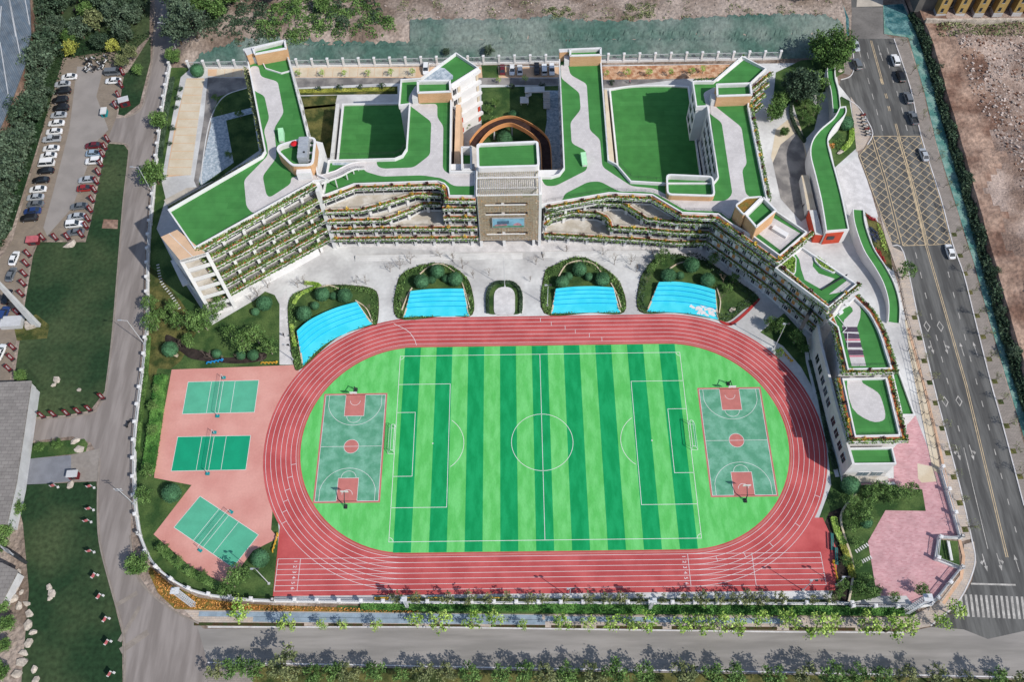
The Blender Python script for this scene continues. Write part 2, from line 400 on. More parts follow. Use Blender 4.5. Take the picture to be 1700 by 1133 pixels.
for k in range(len(offs)-1):
    for i in range(n-1):
        a = k*n+i; dmid = offs[k]; mb.f.append((a, a+n, a+n+1, a+1)); mb.m.append(1 if dmid < 9+5*math.sin(yy[i]*.07)+2*math.sin(yy[i]*.31) else 0)
struct('earth_bank', mb, [m_rubble, m_redearth])
# --- west: car park, lawns and roads
road_w = [(258, -60), (257, 30), (254, 90), (243, 150), (236, 178), (212, 195), (193, 196), (178, 232), (182, 237), (206, 238), (215, 246), (212, 270), (205, 330), (196, 440), (186, 560), (175, 650), (160, 684), (120, 694), (38, 700), (38, 735), (120, 725), (150, 735), (166, 760), (163, 830), (166, 900), (186, 980), (205, 1050), (207, 1200),
          (420, 1200), (420, 1100), (345, 1098), (338, 1045), (325, 1032), (290, 1015), (250, 985), (226, 950), (217, 890), (219, 800), (226, 700), (233, 600), (238, 520), (241, 420), (247, 320), (255, 230), (273, 150), (288, 90), (296, 30), (300, -60)]
sheet('road', road_w, .02, m_road_w)
sheet('road', [(325, 1032), (338, 1045), (500, 1043), (700, 1043), (1000, 1047), (1300, 1051), (1500, 1052), (1545, 1042), (1600, 1046), (1640, 1062), (1720, 1044), (1830, 1030), (1830, 1130), (1300, 1118), (900, 1112), (600, 1106), (345, 1101)], .028, m_road_s)
east_w = [(1411, -60), (1414, 20), (1413, 64), (1418, 110), (1413, 126), (1395, 133), (1392, 150), (1402, 162), (1424, 176), (1440, 200), (1448, 222), (1440, 240), (1425, 258), (1452, 330), (1480, 408), (1500, 419), (1524, 527), (1549, 635), (1572, 725), (1595, 814), (1613, 895), (1620, 932), (1614, 966), (1590, 1006), (1560, 1032), (1540, 1046), (1600, 1050), (1640, 1068), (1720, 1050), (1840, 1030)]
east_e = [(1760, 1000), (1725, 936), (1700, 840), (1663.6, 702), (1645, 636), (1620, 536), (1600, 456), (1581, 403), (1562, 330), (1529, 225), (1511, 144), (1484, 64), (1468, 56), (1466, 20), (1455, -60)]
r_east = sheet('road', east_w+east_e, .02, m_asphalt)
sheet('road', [(1414, 12), (1466, 12), (1466, 56), (1484, 64), (1414, 64)], .024, m_asphalt_old)
sheet('concrete_apron', [(1425, -40), (1466, -40), (1466, 10), (1422, 11)], .03, m_pathconc)
lot = sheet('car_park', [(108, 100), (142, 92), (190, 88), (203, 100), (206, 118), (193, 196), (178, 232), (172, 246), (145, 378), (138, 399), (60, 400), (52, 420), (38, 500), (15, 640), (-30, 650), (-60, 520), (20, 400), (60, 260), (92, 140)], .012, m_bay)
sheet('car_park_lane', [(128, 110), (172, 112), (160, 160), (180, 215), (160, 235), (120, 345), (78, 392), (72, 378), (88, 320), (115, 215)], .02, m_lotlane, lot)
for (x0, y0, x1, y1) in [(93, 134, 128, 134), (90, 146, 124, 147), (89, 160, 122, 160), (86, 174, 119, 174), (84, 186, 117, 186), (80, 198, 114, 198), (77, 212, 110, 212), (74, 226, 106, 226), (71, 240, 102, 240), (68, 253, 99, 253), (65, 266, 96, 266), (62, 279, 93, 279), (58, 292, 90, 292), (54, 308, 86, 308), (50, 322, 83, 322), (46, 334, 80, 334), (43, 346, 78, 346), (40, 357, 76, 357),
                         (170, 128, 204, 128), (168, 142, 200, 142), (164, 157, 196, 157), (162, 172, 192, 172), (143, 248, 172, 248), (141, 262, 170, 262), (138, 276, 166, 276), (133, 291, 163, 291), (128, 306, 160, 306), (124, 320, 157, 320), (119, 336, 154, 336), (114, 352, 151, 352), (110, 367, 148, 367), (106, 380, 145, 380)]:
    mb = MB(); mb.strip(G([(x0, y0), (x1, y1)], .03), -.06, .06, .03); struct('bay_line', mb, m_kerb, lot)
lawns = [([(212, 120), (250, 60), (250, 100), (232, 172), (206, 192), (196, 190), (206, 122)], .026, m_lawn_far),
         ([(180, 238), (206, 240), (213, 250), (204, 330), (196, 440), (186, 560), (174, 650), (150, 682), (110, 690), (42, 694), (22, 640), (42, 500), (55, 424), (64, 402), (142, 402), (150, 372), (172, 262)], .03, m_lawn_far),
         ([(22, 806), (160, 800), (162, 830), (165, 900), (184, 980), (203, 1055), (204, 1200), (30, 1200), (48, 980), (38, 870)], .03, m_lawn_far),
         ([(34, 738), (140, 729), (146, 738), (142, 752), (34, 764)], .03, m_lawn)]
for pts, z, m in lawns: sheet('lawn', pts, z, m)
sheet('soil_patch', [(172, 364), (196, 365), (195, 380), (169, 379)], .04, m_redearth)
sheet('footpath', [(24, 764), (120, 756), (118, 800), (22, 808)], .03, M('blue_grey_paving', rgb(132, 134, 140), .08, .4))
sheet('footpath', [(118, 756), (166, 745), (164, 800), (118, 800)], .034, m_lot)
sheet('hill_scrub_ground', [(-60, -30), (250, -30), (248, 60), (205, 100), (190, 84), (105, 96), (60, 250), (20, 380), (-60, 500)], .01, m_lawn_far)
# kerbs of the west road
for pth in ([(257, 10), (254, 90), (243, 150), (234, 180), (212, 194)], [(180, 236), (206, 238), (214, 250), (205, 330), (196, 440), (186, 560), (175, 650)], [(165, 762), (162, 830), (165, 900), (185, 980), (205, 1055), (206, 1140)], [(174, 652), (158, 682), (118, 692), (38, 699)],
            [(216, 890), (225, 950), (250, 986), (290, 1016), (330, 1036)]):
    mb = MB(); mb.ribbon(smooth(G(pth, .1), 5), -.18, .18, 0, .14); struct('kerb', mb, m_kerb)
# expansion joints and repair strips on the concrete road
for a, b, wd in [((192, 1006), (228, 985), .5), ((198, 1066), (232, 1008), .45), ((200, 1082), (246, 1050), .7)]:
    mb = MB(); mb.strip(G([a, b], .035), -wd, wd, .035); struct('road_patch', mb, m_kerb)
# --- south pavement and verge outside the school fence
sheet('verge', [(290, 1012), (262, 985), (246, 950), (250, 942), (282, 970), (330, 993), (400, 1003), (460, 1006), (600, 1010), (700, 1014), (700, 1019), (500, 1016), (330, 1014)], .05, m_orange_g)
sheet('verge', [(560, 1006), (700, 1009), (900, 1010), (1200, 1012), (1410, 1014), (1520, 1014), (1520, 1024), (1200, 1022), (900, 1020), (700, 1020), (560, 1016)], .055, m_lawn)
mb = MB(); mb.prism(G([(305, 1013), (330, 1014), (500, 1016), (900, 1021), (1200, 1024), (1510, 1026), (1560, 1000), (1598, 950), (1600, 905), (1617, 900), (1621, 935), (1612, 965), (1588, 1004), (1545, 1040), (1500, 1049), (1300, 1048), (1000, 1044), (700, 1040), (500, 1040), (345, 1041), (322, 1030)], .1), 0, .12)
struct('pavement', mb, m_walk_pale)
mb = MB()
for a, b in (((330, 1020), (900, 1026)), ((420, 1029), (905, 1034)), ((905, 1028), (1300, 1032))): mb.strip(G([a, b], .13), -.55, .55, .13)
struct('pavement_band', mb, m_bluewalk)
for a, b in [(322, 505), (545, 602), (614, 690), (712, 795), (815, 905), (915, 965), (990, 1100), (1115, 1180), (1200, 1290), (1310, 1420), (1430, 1495)]:
    mb = MB(); mb.sheet(G([(a, 1034+(a-322)*.008), (b, 1034+(b-322)*.008), (b, 1039.5+(b-322)*.008), (a, 1039.5+(a-322)*.008)], .135), .135); struct('verge_bed', mb, m_bedsoil)
mb = MB(); mb.ribbon(G([(345, 1042), (500, 1042), (700, 1042), (1000, 1046), (1300, 1050), (1500, 1051)], .1), -.15, .15, 0, .16); struct('kerb', mb, m_plaza_l)
mb = MB(); mb.prism(G([(345, 1103), (600, 1107), (900, 1113), (1300, 1119), (1800, 1130), (1800, 1230), (345, 1230)], .1), 0, .12); struct('pavement', mb, m_walk)
mb = MB(); mb.ribbon(G([(345, 1101), (600, 1105), (900, 1111), (1300, 1117), (1800, 1128)], .1), -.15, .15, 0, .16); struct('kerb', mb, m_plaza_l)
sheet('verge', [(420, 1106), (900, 1115), (1300, 1121), (1800, 1132), (1800, 1180), (420, 1180)], .13, m_lawn_dry)
# --- east pavements
mb = MB(); mb.prism(G([(1613, 895), (1595, 814), (1572, 725), (1549, 635), (1524, 527), (1500, 419), (1482, 410), (1488, 440), (1500, 500), (1508, 545), (1530, 620), (1556, 740), (1575, 830), (1594, 900)], .1), 0, .12); struct('pavement', mb, m_walk_pale)
mb = MB(); mb.strip(G([(1508, 545), (1534, 640), (1560, 745), (1582, 850), (1600, 925), (1596, 960), (1566, 1003)], .13), -.35, .35, .13); struct('pavement_band', mb, m_walkstrip)
mb = MB(); mb.prism(G([(1484, 62), (1511, 144), (1529, 225), (1562, 330), (1581, 403), (1600, 456), (1620, 536), (1645, 636), (1663.6, 702), (1700, 840), (1722, 940), (1748, 940), (1722, 830), (1690, 700), (1672, 640), (1640, 530), (1616, 440), (1585, 340), (1552, 235), (1532, 150), (1505, 62)], .1), 0, .12); struct('pavement', mb, m_walk)
sheet('teal_netted_strip', [(1508, 62), (1534, 150), (1554, 235), (1587, 340), (1618, 440), (1642, 530), (1674, 640), (1692, 700), (1704, 740), (1712, 738), (1690, 640), (1660, 530), (1636, 440), (1604, 330), (1573, 232), (1552, 150), (1520, 50), (1500, 8), (1466, 8), (1468, 56)], .05, m_teal)
sheet('blue_netted_patch', [(1378, 6), (1398, 4), (1409, 30), (1410, 62), (1396, 48), (1382, 30)], .06, m_bluenet)
sheet('blue_netted_patch', [(1467, 8), (1499, 6), (1508, 30), (1512, 58), (1484, 56), (1470, 42)], .06, m_bluenet)
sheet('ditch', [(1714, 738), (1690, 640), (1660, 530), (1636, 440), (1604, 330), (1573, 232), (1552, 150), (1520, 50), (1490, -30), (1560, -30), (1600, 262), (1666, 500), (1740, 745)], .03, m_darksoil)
mb = MB()
for pth in ([(1413, 66), (1418, 108), (1412, 126), (1396, 132)], [(1400, 161), (1424, 176), (1440, 200), (1449, 222), (1440, 240)], [(1482, 408), (1500, 419), (1524, 527), (1549, 635), (1572, 725), (1595, 814), (1613, 895), (1619, 930), (1610, 964), (1588, 1003), (1545, 1040)], [(1484, 64), (1511, 144), (1529, 225), (1562, 330), (1581, 403), (1600, 456), (1620, 536), (1645, 636), (1663.6, 702), (1700, 840)]):
    mb.ribbon(smooth(G(pth, .1), 4), -.14, .14, 0, .17)
struct('kerb', mb, m_plaza_l)
sheet('footpath', [(1408, 82), (1413, 82), (1417, 108), (1410, 124), (1400, 122)], .06, m_walk)
sheet('footpath', [(1412, 160), (1424, 177), (1438, 200), (1446, 222), (1434, 246), (1422, 252), (1418, 212)], .1, m_walk_pale)
sheet('footpath', [(1460, 352), (1482, 408), (1497, 470), (1486, 440), (1470, 395)], .1, m_walk_pale)
sheet('lawn', [(1386, 96), (1400, 88), (1402, 120), (1388, 128)], .08, m_lawn)
sheet('lawn', [(1384, 170), (1397, 160), (1410, 166), (1418, 212), (1422, 246), (1404, 262), (1386, 278), (1378, 240), (1372, 230), (1392, 200)], .08, m_lawn)
# --- road markings, east road
def mark(a, b, wd=.13, m=m_roadline, z=.034):
    mb = MB(); mb.strip(G([a, b], z), -wd/2, wd/2, z); return struct('road_marking', mb, m, r_east)
for d in (-.22, .22):
    for seg in ([(1446, 67), (1466, 140)], [(1487, 205), (1512, 302), (1537.7, 407.5), (1604, 640), (1672, 926)]):
        mb = MB(); mb.strip(G(seg, .034), d-.09, d+.09, .034); struct('road_marking', mb, m_yelline, r_east)
for d in (-.22, .22):
    for a, b in (((1462, 130), (1464.5, 138)), ((1470, 155), (1472.5, 163)), ((1475, 176), (1477, 184))):
        mb = MB(); mb.strip(G([a, b], .034), d-.09, d+.09, .034); struct('road_marking', mb, m_yelline, r_east)
for i, (x, y) in enumerate([(1428, 90), (1441, 92), (1435, 108), (1442, 134), (1449, 160), (1456, 186), (1464, 212), (1474, 84), (1476, 108), (1482, 132), (1490, 156), (1498, 183), (1505, 212), (1459, 80),
                            (1521, 424), (1529, 457), (1537, 491), (1546, 526), (1555, 561), (1564, 597), (1573, 633), (1591.5, 712), (1575, 456), (1583.5, 490), (1592.6, 525), (1602, 560), (1611, 596), (1621, 634), (1631, 671), (1641.5, 710), (1652, 751), (1662.6, 791), (1674, 834), (1686, 880)]):
    mark((x-1.3, y-5), (x+1.3, y+5), .2)
mark((1600, 744), (1640, 912), .16)
mb = MB(); mb.strip(G([(1612, 970), (1686, 972)], .034), -.2, .2, .034); struct('road_marking', mb, m_roadline, r_east)
def mpoly(pts):
    mb = MB(); mb.sheet(G(pts, .034), .034); struct('road_marking', mb, m_roadline, r_east)
for cx, cy in ((1539, 542), (1561, 542), (1569, 667), (1592, 666)):
    o = G([(cx-1.6, cy-8), (cx+5, cy+1), (cx+1.6, cy+8.5), (cx-5, cy-1)], .034); mb = MB(); mb.strip(o, -.1, .1, .034, closed=True); struct('road_marking', mb, m_roadline, r_east)
def arrow(cx, cy, up=True, turn=0, s=.78):
    """a lane arrow about 6 m long"""
    c = P(cx, cy, .034).xy; d = Vector((-.02, 1)) if up else Vector((.02, -1)); n = Vector((d.y, -d.x)); q = lambda a, b: c+n*(a*s)+d*(b*s)
    mb = MB(); mb.sheet([q(-.12, -2.6), q(.12, -2.6), q(.12, 1), q(.5, 1), q(0, 2.6), q(-.5, 1), q(-.12, 1)], .034)
    if turn: mb.sheet([q(.12*turn, -.9), q(.12*turn, -.4), q(.75*turn, .3), q(.75*turn, .7), q(1.35*turn, 0), q(.75*turn, -.75), q(.75*turn, -.2)], .0345)
    struct('road_marking', mb, m_roadline, r_east)
for cx, cy, up, tn in ((1547, 577, 0, 1), (1570, 577, 0, -1), (1597, 580, 1, 0), (1619, 579, 1, 0), (1590.5, 752, 0, 1), (1613, 752, 0, -1), (1635, 935, 0, 1), (1659, 934, 0, -1), (1688, 936, 1, 0), (1463, 93, 1, 0)): arrow(cx, cy, bool(up), tn)
for i in range(24):                                     # zebra crossing
    x = 1580+i*7.6; mb = MB(); mb.sheet(G([(x+4+i*.9, 987+i*.35), (x+8+i*.9, 987+i*.35), (x+13+i*.9, 1024+i*.4), (x+8.6+i*.9, 1024+i*.4)], .038), .038); struct('road_marking', mb, m_roadline, r_east)
def clipline(a, d, poly):
    ts = []
    for i in range(len(poly)):
        p, q = poly[i-1], poly[i]; e = q-p; den = d.cross(e)
        if abs(den) < 1e-9: continue
        t = (p-a).cross(e)/den; u = (p-a).cross(d)/den
        if 0 <= u <= 1: ts.append(t)
    ts.sort(); return [(a+d*ts[k], a+d*ts[k+1]) for k in range(0, len(ts)-1, 2)]
def hatch(pts, step, ang, wd=.17):
    poly = G(pts, .034); c = sum(poly, Vector((0, 0)))/len(poly)
    for s in (1, -1):
        d = Vector((math.cos(ang*s), math.sin(ang*s))); n = Vector((-d.y, d.x))
        for k in range(-24, 25):
            for a, b in clipline(c+n*(k*step), d, poly):
                if (b-a).length > .3: mb = MB(); mb.strip([a, b], -wd/2, wd/2, .034+.002*s); struct('road_marking', mb, m_yelline, r_east)
    for i in range(len(poly)):
        mb = MB(); mb.strip([poly[i-1], poly[i]], -.1, .1, .038); struct('road_marking', mb, m_yelline, r_east)
hatch([(1449, 226), (1489, 226), (1513, 303), (1537, 407), (1499, 408), (1472, 300)], 2.05, .78)
hatch([(1493, 226), (1527, 226), (1560, 330), (1579, 405), (1541, 407), (1516, 303)], 2.05, .78)
hatch([(1446, 228), (1469, 302), (1494, 405), (1480, 400), (1454, 332), (1427, 258), (1440, 242)], 2.05, .78)
# ================================================================== THE SCHOOL GROUNDS
campus = [(283, 112), (272, 180), (262, 260), (255, 340), (249, 400), (247, 470), (247, 530), (242, 600), (234, 660), (228, 720), (226, 780), (228, 840), (235, 890), (252, 930), (282, 960), (330, 986), (400, 996), (455, 998), (675, 1001), (1000, 1002), (1410, 1004), (1515, 1006), (1545, 1003), (1592, 945), (1551, 928), (1557, 892), (1592, 893), (1560, 780), (1535, 670), (1510, 560), (1490, 470), (1465, 395), (1440, 300), (1425, 262), (1412, 165), (1392, 140), (1385, 104), (1000, 108), (600, 112)]
sheet('plaza', campus, .03, m_plaza)
sheet('lawn', [(284, 112), (272, 180), (262, 260), (255, 340), (249, 400), (247, 470), (247, 530), (242, 600), (234, 660), (228, 720), (226, 780), (228, 840), (235, 890), (252, 930), (282, 960), (330, 986), (400, 994), (455, 996), (463, 880), (440, 700), (486, 612), (486, 606), (464, 600), (464, 505), (456, 490), (440, 484), (420, 500), (352, 540), (300, 460), (260, 380), (275, 330), (268, 300), (287, 190), (300, 128), (318, 112)], .045, m_lawn)
sheet('lawn', [(246, 440), (262, 452), (300, 500), (330, 545), (300, 600), (250, 640), (243, 600), (247, 530)], .05, m_lawn_dry)
sheet('footpath', [(464, 606), (464, 500), (476, 480), (478, 545), (484, 606)], .055, m_plaza_l)
sheet('track_forecourt', [(285, 614), (500, 606), (462, 720), (450, 880), (462, 894), (420, 915), (375, 975), (320, 945), (255, 888), (318, 806), (256, 794), (258, 760)], .06, m_trackd)
sheet('hedge_bed', [(262, 612), (284, 614), (256, 790), (262, 800), (318, 806), (256, 888), (236, 870), (232, 780), (240, 690)], .055, m_lawn)
# stepping stones in the west garden
def stones(path, n, wd=.8, ln=.3):
    q = smooth(G(path, .07), 8); L = plen(q); root = None
    for i, (p, d) in enumerate(along(q, L/n)):
        mb = MB(); mb.box((p.x, p.y, .04), ln, wd, .06, math.atan2(d.y, d.x)); struct('stepping_stone', mb, m_plaza_l)
stones([(262, 440), (268, 468), (284, 490), (298, 512)], 17)
stones([(332, 531), (349, 531)], 6)
stones([(1422, 916), (1440, 905)], 5); stones([(1432, 933), (1446, 926)], 4)
# north service road, bays
sheet('service_road', [(345, 128), (338, 200), (322, 300), (330, 318), (352, 300), (362, 200), (372, 168), (400, 150), (640, 138), (930, 142), (1010, 146), (1155, 128), (1150, 120), (940, 130), (640, 128), (420, 130)], .05, m_drive)
bays = sheet('parking_bays', [(310, 130), (339, 130), (316, 290), (276, 294), (290, 210)], .06, m_tan)
be_ = lambda t: ((309-32*t, 131+160*t), (338.5-22*t, 131+160*t))
for k in range(12):
    (a, b), (c, d) = be_(k/12+.003), be_((k+1)/12-.003); mb = MB(); mb.prism(G([a, b, d, c], .1), .05, .1+.004*(k % 3)); struct('paving_slab', mb, m_cream, bays)
bays2 = sheet('parking_bays', [(345, 112), (690, 111), (928, 111), (928, 128), (830, 129), (640, 129), (420, 128), (345, 126)], .06, m_tan)
sheet('parking_bays', [(998, 110), (1245, 106), (1185, 130), (1000, 132)], .06, m_redsoil)
sheet('lawn', [(799, 108), (826, 108), (828, 129), (801, 129)], .065, m_lawn)
for k in range(24):
    x = 360+k*13.8
    if not 682 < x < 800: mb = MB(); mb.prism(G([(x+.4, 112.3), (x+13.4, 112.3), (x+12, 127.3), (x-1.0, 127.3)], .1), .05, .1+.004*(k % 3)); struct('paving_slab', mb, m_cream, bays2)
sheet('footpath', [(272, 332), (310, 312), (330, 310), (355, 300), (345, 320), (280, 345)], .06, m_pathconc)
sheet('court_garden', [(362, 160), (412, 146), (430, 250), (340, 312), (330, 306), (348, 220)], .055, m_lawn)
sheet('pale_blue_paving', [(352, 200), (375, 198), (388, 270), (334, 308), (330, 300)], .07, m_gravelblue)
sheet('pale_blue_paving', [(348, 196), (420, 178), (420, 188), (352, 206)], .074, m_gravelblue)
mb = MB(); mb.ribbon(smooth(G([(410, 146), (375, 158), (356, 182), (344, 220), (334, 290), (336, 306)], .1), 6), -.15, .15, 0, .16); struct('kerb', mb, m_white2)
sheet('planting_strip', [(480, 148), (660, 143), (660, 156), (480, 158)], .06, m_lawn_dry)
sheet('planting_strip', [(480, 160), (560, 158), (556, 176), (500, 182)], .06, m_lawn_dry)
sheet('court_garden', [(496, 178), (560, 172), (560, 262), (525, 262)], .06, m_lawn_dry)
sheet('court_garden', [(799, 145), (935, 142), (935, 165), (900, 240), (800, 240)], .06, m_lawn)
sheet('pale_blue_paving', [(906, 150), (930, 150), (934, 275), (905, 290), (900, 250), (908, 200)], .07, m_gravelblue)
# gate forecourt on the east
sheet('forecourt', [(1288, 215), (1318, 190), (1330, 205), (1338, 250), (1345, 300), (1350, 350), (1330, 360), (1300, 330), (1280, 260)], .06, m_cream)
sheet('forecourt', [(1296, 330), (1283, 270), (1296, 240), (1328, 214), (1336, 250), (1346, 310), (1352, 352), (1330, 368)], .066, m_drive)
sheet('forecourt', [(1388, 280), (1424, 262), (1446, 318), (1458, 360), (1440, 380), (1410, 360)], .06, m_plaza_l)
sheet('gate_garden', [(1314, 165), (1332, 150), (1360, 180), (1352, 215), (1336, 232), (1330, 214)], .062, m_lawn)
sheet('lawn', [(1436, 352), (1462, 372), (1478, 420), (1482, 450), (1470, 440), (1450, 410)], .09, m_lawn_dry)
# south-east corner
sheet('brick_plaza', [(1483, 738), (1502, 736), (1508, 690), (1520, 690), (1548, 765), (1562, 800), (1590, 892), (1556, 893), (1551, 928), (1592, 945), (1560, 984), (1540, 1002), (1515, 1004), (1505, 990), (1456, 990), (1441, 900), (1470, 848), (1537, 849), (1531, 813), (1493, 812), (1484, 800), (1430, 806), (1428, 795), (1484, 795)], .06, m_pink)
sheet('footpath', [(1523, 770), (1548, 775), (1556, 800), (1530, 802), (1524, 795)], .066, m_cream)
sheet('lawn', [(1428, 806), (1493, 805), (1493, 813), (1531, 813), (1537, 849), (1470, 848), (1441, 900), (1456, 992), (1412, 1001), (1396, 900), (1385, 830), (1384, 806)], .05, m_lawn)
sheet('planting_strip', [(1362, 880), (1374, 850), (1396, 830), (1400, 900), (1414, 960), (1410, 1000), (1384, 998), (1374, 930)], .055, m_darksoil)
sheet('east_walk', [(1502, 530), (1520, 545), (1548, 700), (1562, 790), (1548, 780), (1530, 690), (1512, 600)], .07, m_cream)
sheet('lawn', [(1262, 552), (1300, 575), (1330, 610), (1355, 655), (1372, 700), (1381, 752), (1384, 806), (1402, 806), (1382, 745), (1362, 660), (1345, 590), (1338, 560), (1302, 520)], .06, m_lawn)
# ------------------------------------------------------------------ running track and pitch
CXT = 32.2
def oval(r, n=40):
    """closed line at radius r round the pitch"""
    o = []
    for k in range(n+1): a = -math.pi/2+math.pi*k/n; o.append(Vector((CXT+.4+r*math.cos(a), r*math.sin(a))))
    for k in range(n+1): a = math.pi/2+math.pi*k/n; o.append(Vector((-CXT+.4+r*math.cos(a), r*math.sin(a))))
    return o
RI = 28.15; LW = 1.225
outer = oval(36.1)
mb = MB(); mb.sheet(outer, .08); tr = struct('running_track', mb, m_track)
mb = MB(); mb.sheet([(-61.2, -36.6), (64.2, -36.8), (66.5, -28), (64.5, -20), (40, -20), (-30, -20), (-61.6, -20)], .076); struct('track_margin', mb, m_track, tr)
mb = MB(); mb.sheet(oval(27.1), .095); infield = struct('infield_turf', mb, m_turf_l)
mb = MB(); mb.strip(oval(27.45), -.35, .02, .0975, closed=True); struct('track_edge', mb, m_courtred, tr)
for k in range(7):
    mb = MB(); mb.strip(oval(RI+k*LW, 56), -.045, .045, .1, closed=True); struct('lane_line', mb, m_line, tr)
for k in range(7):                                      # sprint straight runs on past both bends
    y = -(RI+k*LW); mb = MB(); mb.strip([(-61.1, y), (62.5, y)], -.045, .045, .104); struct('lane_line', mb, m_line, tr)
for x in (-61.05, -55.9, 32.35, 46.9, 62.5):
    mb = MB(); mb.strip([(x, -RI), (x, -RI-6*LW)], -.05, .05, .107); struct('lane_line', mb, m_line, tr)
for k, x in enumerate((16.2, 13.0, 9.4, 6.8, 3.2, .4)):   # staggered exchange marks on the far straight
    mb = MB(); mb.strip([(x, RI+k*LW), (x, RI+(k+1)*LW)], -.05, .05, .107); struct('lane_line', mb, m_line, tr)
for k, a in enumerate((190, 196, 201.5, 206, 210, 214)):  # marks on the west bend
    a = math.radians(a); d = Vector((math.cos(a), math.sin(a))); c = Vector((-CXT+.4, 0)); mb = MB(); mb.strip([c+d*(RI+k*LW), c+d*(RI+(k+1)*LW)], -.05, .05, .107); struct('lane_line', mb, m_line, tr)
for k, a in ((1, -78), (2, -66), (3, -54), (4, -40), (5, -25)):
    a = math.radians(a); d = Vector((math.cos(a), math.sin(a))); c = Vector((CXT+.4, 0)); mb = MB(); mb.strip([c+d*(RI+k*LW), c+d*(RI+(k+1)*LW)], -.05, .05, .107); struct('lane_line', mb, m_line, tr)
cv = G([(653.5, 537.5), (676, 549), (687, 562), (691.5, 573.5)], .107); mb = MB(); mb.strip(smooth(cv, 6), -.06, .06, .107); struct('lane_line', mb, m_line, tr)
def textmesh(s, size):
    cu = bpy.data.curves.new('digit', 'FONT'); cu.body = s; cu.size = size; cu.align_x = 'CENTER'; cu.align_y = 'CENTER'
    o = bpy.data.objects.new('digit', cu); COL.objects.link(o); dg = bpy.context.evaluated_depsgraph_get(); dg.update()
    me = bpy.data.meshes.new_from_object(o.evaluated_get(dg)); bpy.data.objects.remove(o); bpy.data.curves.remove(cu); return me
for k in range(6):
    me = textmesh(str(k+1), 1.15); me.materials.clear(); me.materials.append(m_line)
    for x in (-57.0, 31.4): place('lane_number', me, tr, (x, -RI-(k+.5)*LW, .108), -math.pi/2)
# pitch stripes and markings
sw = 4.1
for k in range(9):
    mb = MB(); x = -34.85+k*2*sw; ym = 27.05; mb.sheet([(x, -ym), (x+sw, -ym), (x+sw, ym), (x, ym)], .1); struct('turf_stripe', mb, m_turf_d, infield)
pz = .104
def pline(pts, closed=False, wd=.12, par=None, z=pz, mat=None, nm='pitch_line'):
    mb = MB(); mb.strip(pts, -wd/2, wd/2, z, closed=closed); return struct(nm, mb, mat or m_line, par or infield)
L2, W2 = 35.95, 24.52
pline([(-L2, -W2), (L2, -W2), (L2, W2), (-L2, W2)], True); pline([(0, -W2), (0, W2)], z=.107)
pline([(7.5*math.cos(t*math.pi/24), 7.5*math.sin(t*math.pi/24)) for t in range(48)], True, z=.107)
for s in (-1, 1):
    pline([(s*L2, 16.3), (s*22.85, 16.3), (s*22.85, -16.3), (s*L2, -16.3)]); pline([(s*L2, 8.45), (s*31.35, 8.45), (s*31.35, -8.45), (s*L2, -8.45)])
    c = s*26.7; r = 7.6
    pts = [(c-s*r*math.cos(t), r*math.sin(t)) for t in [(-60+120*i/20)*math.pi/180 for i in range(21)]]
    pline([p for p in pts if abs(p[0]) < 22.9], z=.107)
    mb = MB(); mb.sheet([(c+.18*math.cos(t*.7854), .18*math.sin(t*.7854)) for t in range(8)], .108); struct('pitch_line', mb, m_line, infield)
    for q in (-1, 1): pline([(s*L2-s*1.0*math.cos(t*math.pi/12), q*W2-q*1.0*math.sin(t*math.pi/12)) for t in range(7)], z=.107)
# basketball courts
def basket_court(cx, cy):
    w2, h2 = 7.5, 14.0
    mb = MB(); mb.sheet([(cx-w2-.45, cy-h2-.45), (cx+w2+.45, cy-h2-.45), (cx+w2+.45, cy+h2+.45), (cx-w2-.45, cy+h2+.45)], .105); b = struct('basketball_court', mb, m_courtred)
    mb = MB(); mb.sheet([(cx-w2, cy-h2), (cx+w2, cy-h2), (cx+w2, cy+h2), (cx-w2, cy+h2)], .109); struct('court_floor', mb, m_court, b)
    C = lambda pts, closed=False: pline(pts, closed, .09, b, .117, nm='court_line')
    C([(cx-w2, cy-h2), (cx+w2, cy-h2), (cx+w2, cy+h2), (cx-w2, cy+h2)], True); C([(cx-w2, cy), (cx+w2, cy)])
    circ = [(cx+1.8*math.cos(t*math.pi/14), cy+1.8*math.sin(t*math.pi/14)) for t in range(28)]
    mb = MB(); mb.sheet(circ, .113); struct('centre_circle', mb, m_courtred, b); C(circ, True)
    for s in (-1, 1):
        k = [(cx-2.45, cy+s*h2), (cx+2.45, cy+s*h2), (cx+2.45, cy+s*(h2-5.8)), (cx-2.45, cy+s*(h2-5.8))]
        mb = MB(); mb.sheet(k if s < 0 else k[::-1], .113); struct('key_area', mb, m_courtred, b); C(k, True)
        C([(cx+1.8*math.cos(t), cy+s*(h2-5.8)-s*1.8*math.sin(t)) for t in [math.pi*i/14 for i in range(15)]])
        C([(cx+1.25*math.cos(t), cy+s*(h2-1.6)-s*1.25*math.sin(t)) for t in [math.pi*i/12 for i in range(13)]])
        r = 6.75; xs_ = 6.6; yb = h2-1.575; a0 = math.acos(xs_/r)
        C([(cx+xs_, cy+s*h2)]+[(cx+r*math.cos(t), cy+s*yb-s*r*math.sin(t)) for t in [a0+(math.pi-2*a0)*i/24 for i in range(25)]]+[(cx-xs_, cy+s*h2)])
    return b
basket_court(-46.55, -.5); basket_court(47.2, -.27)
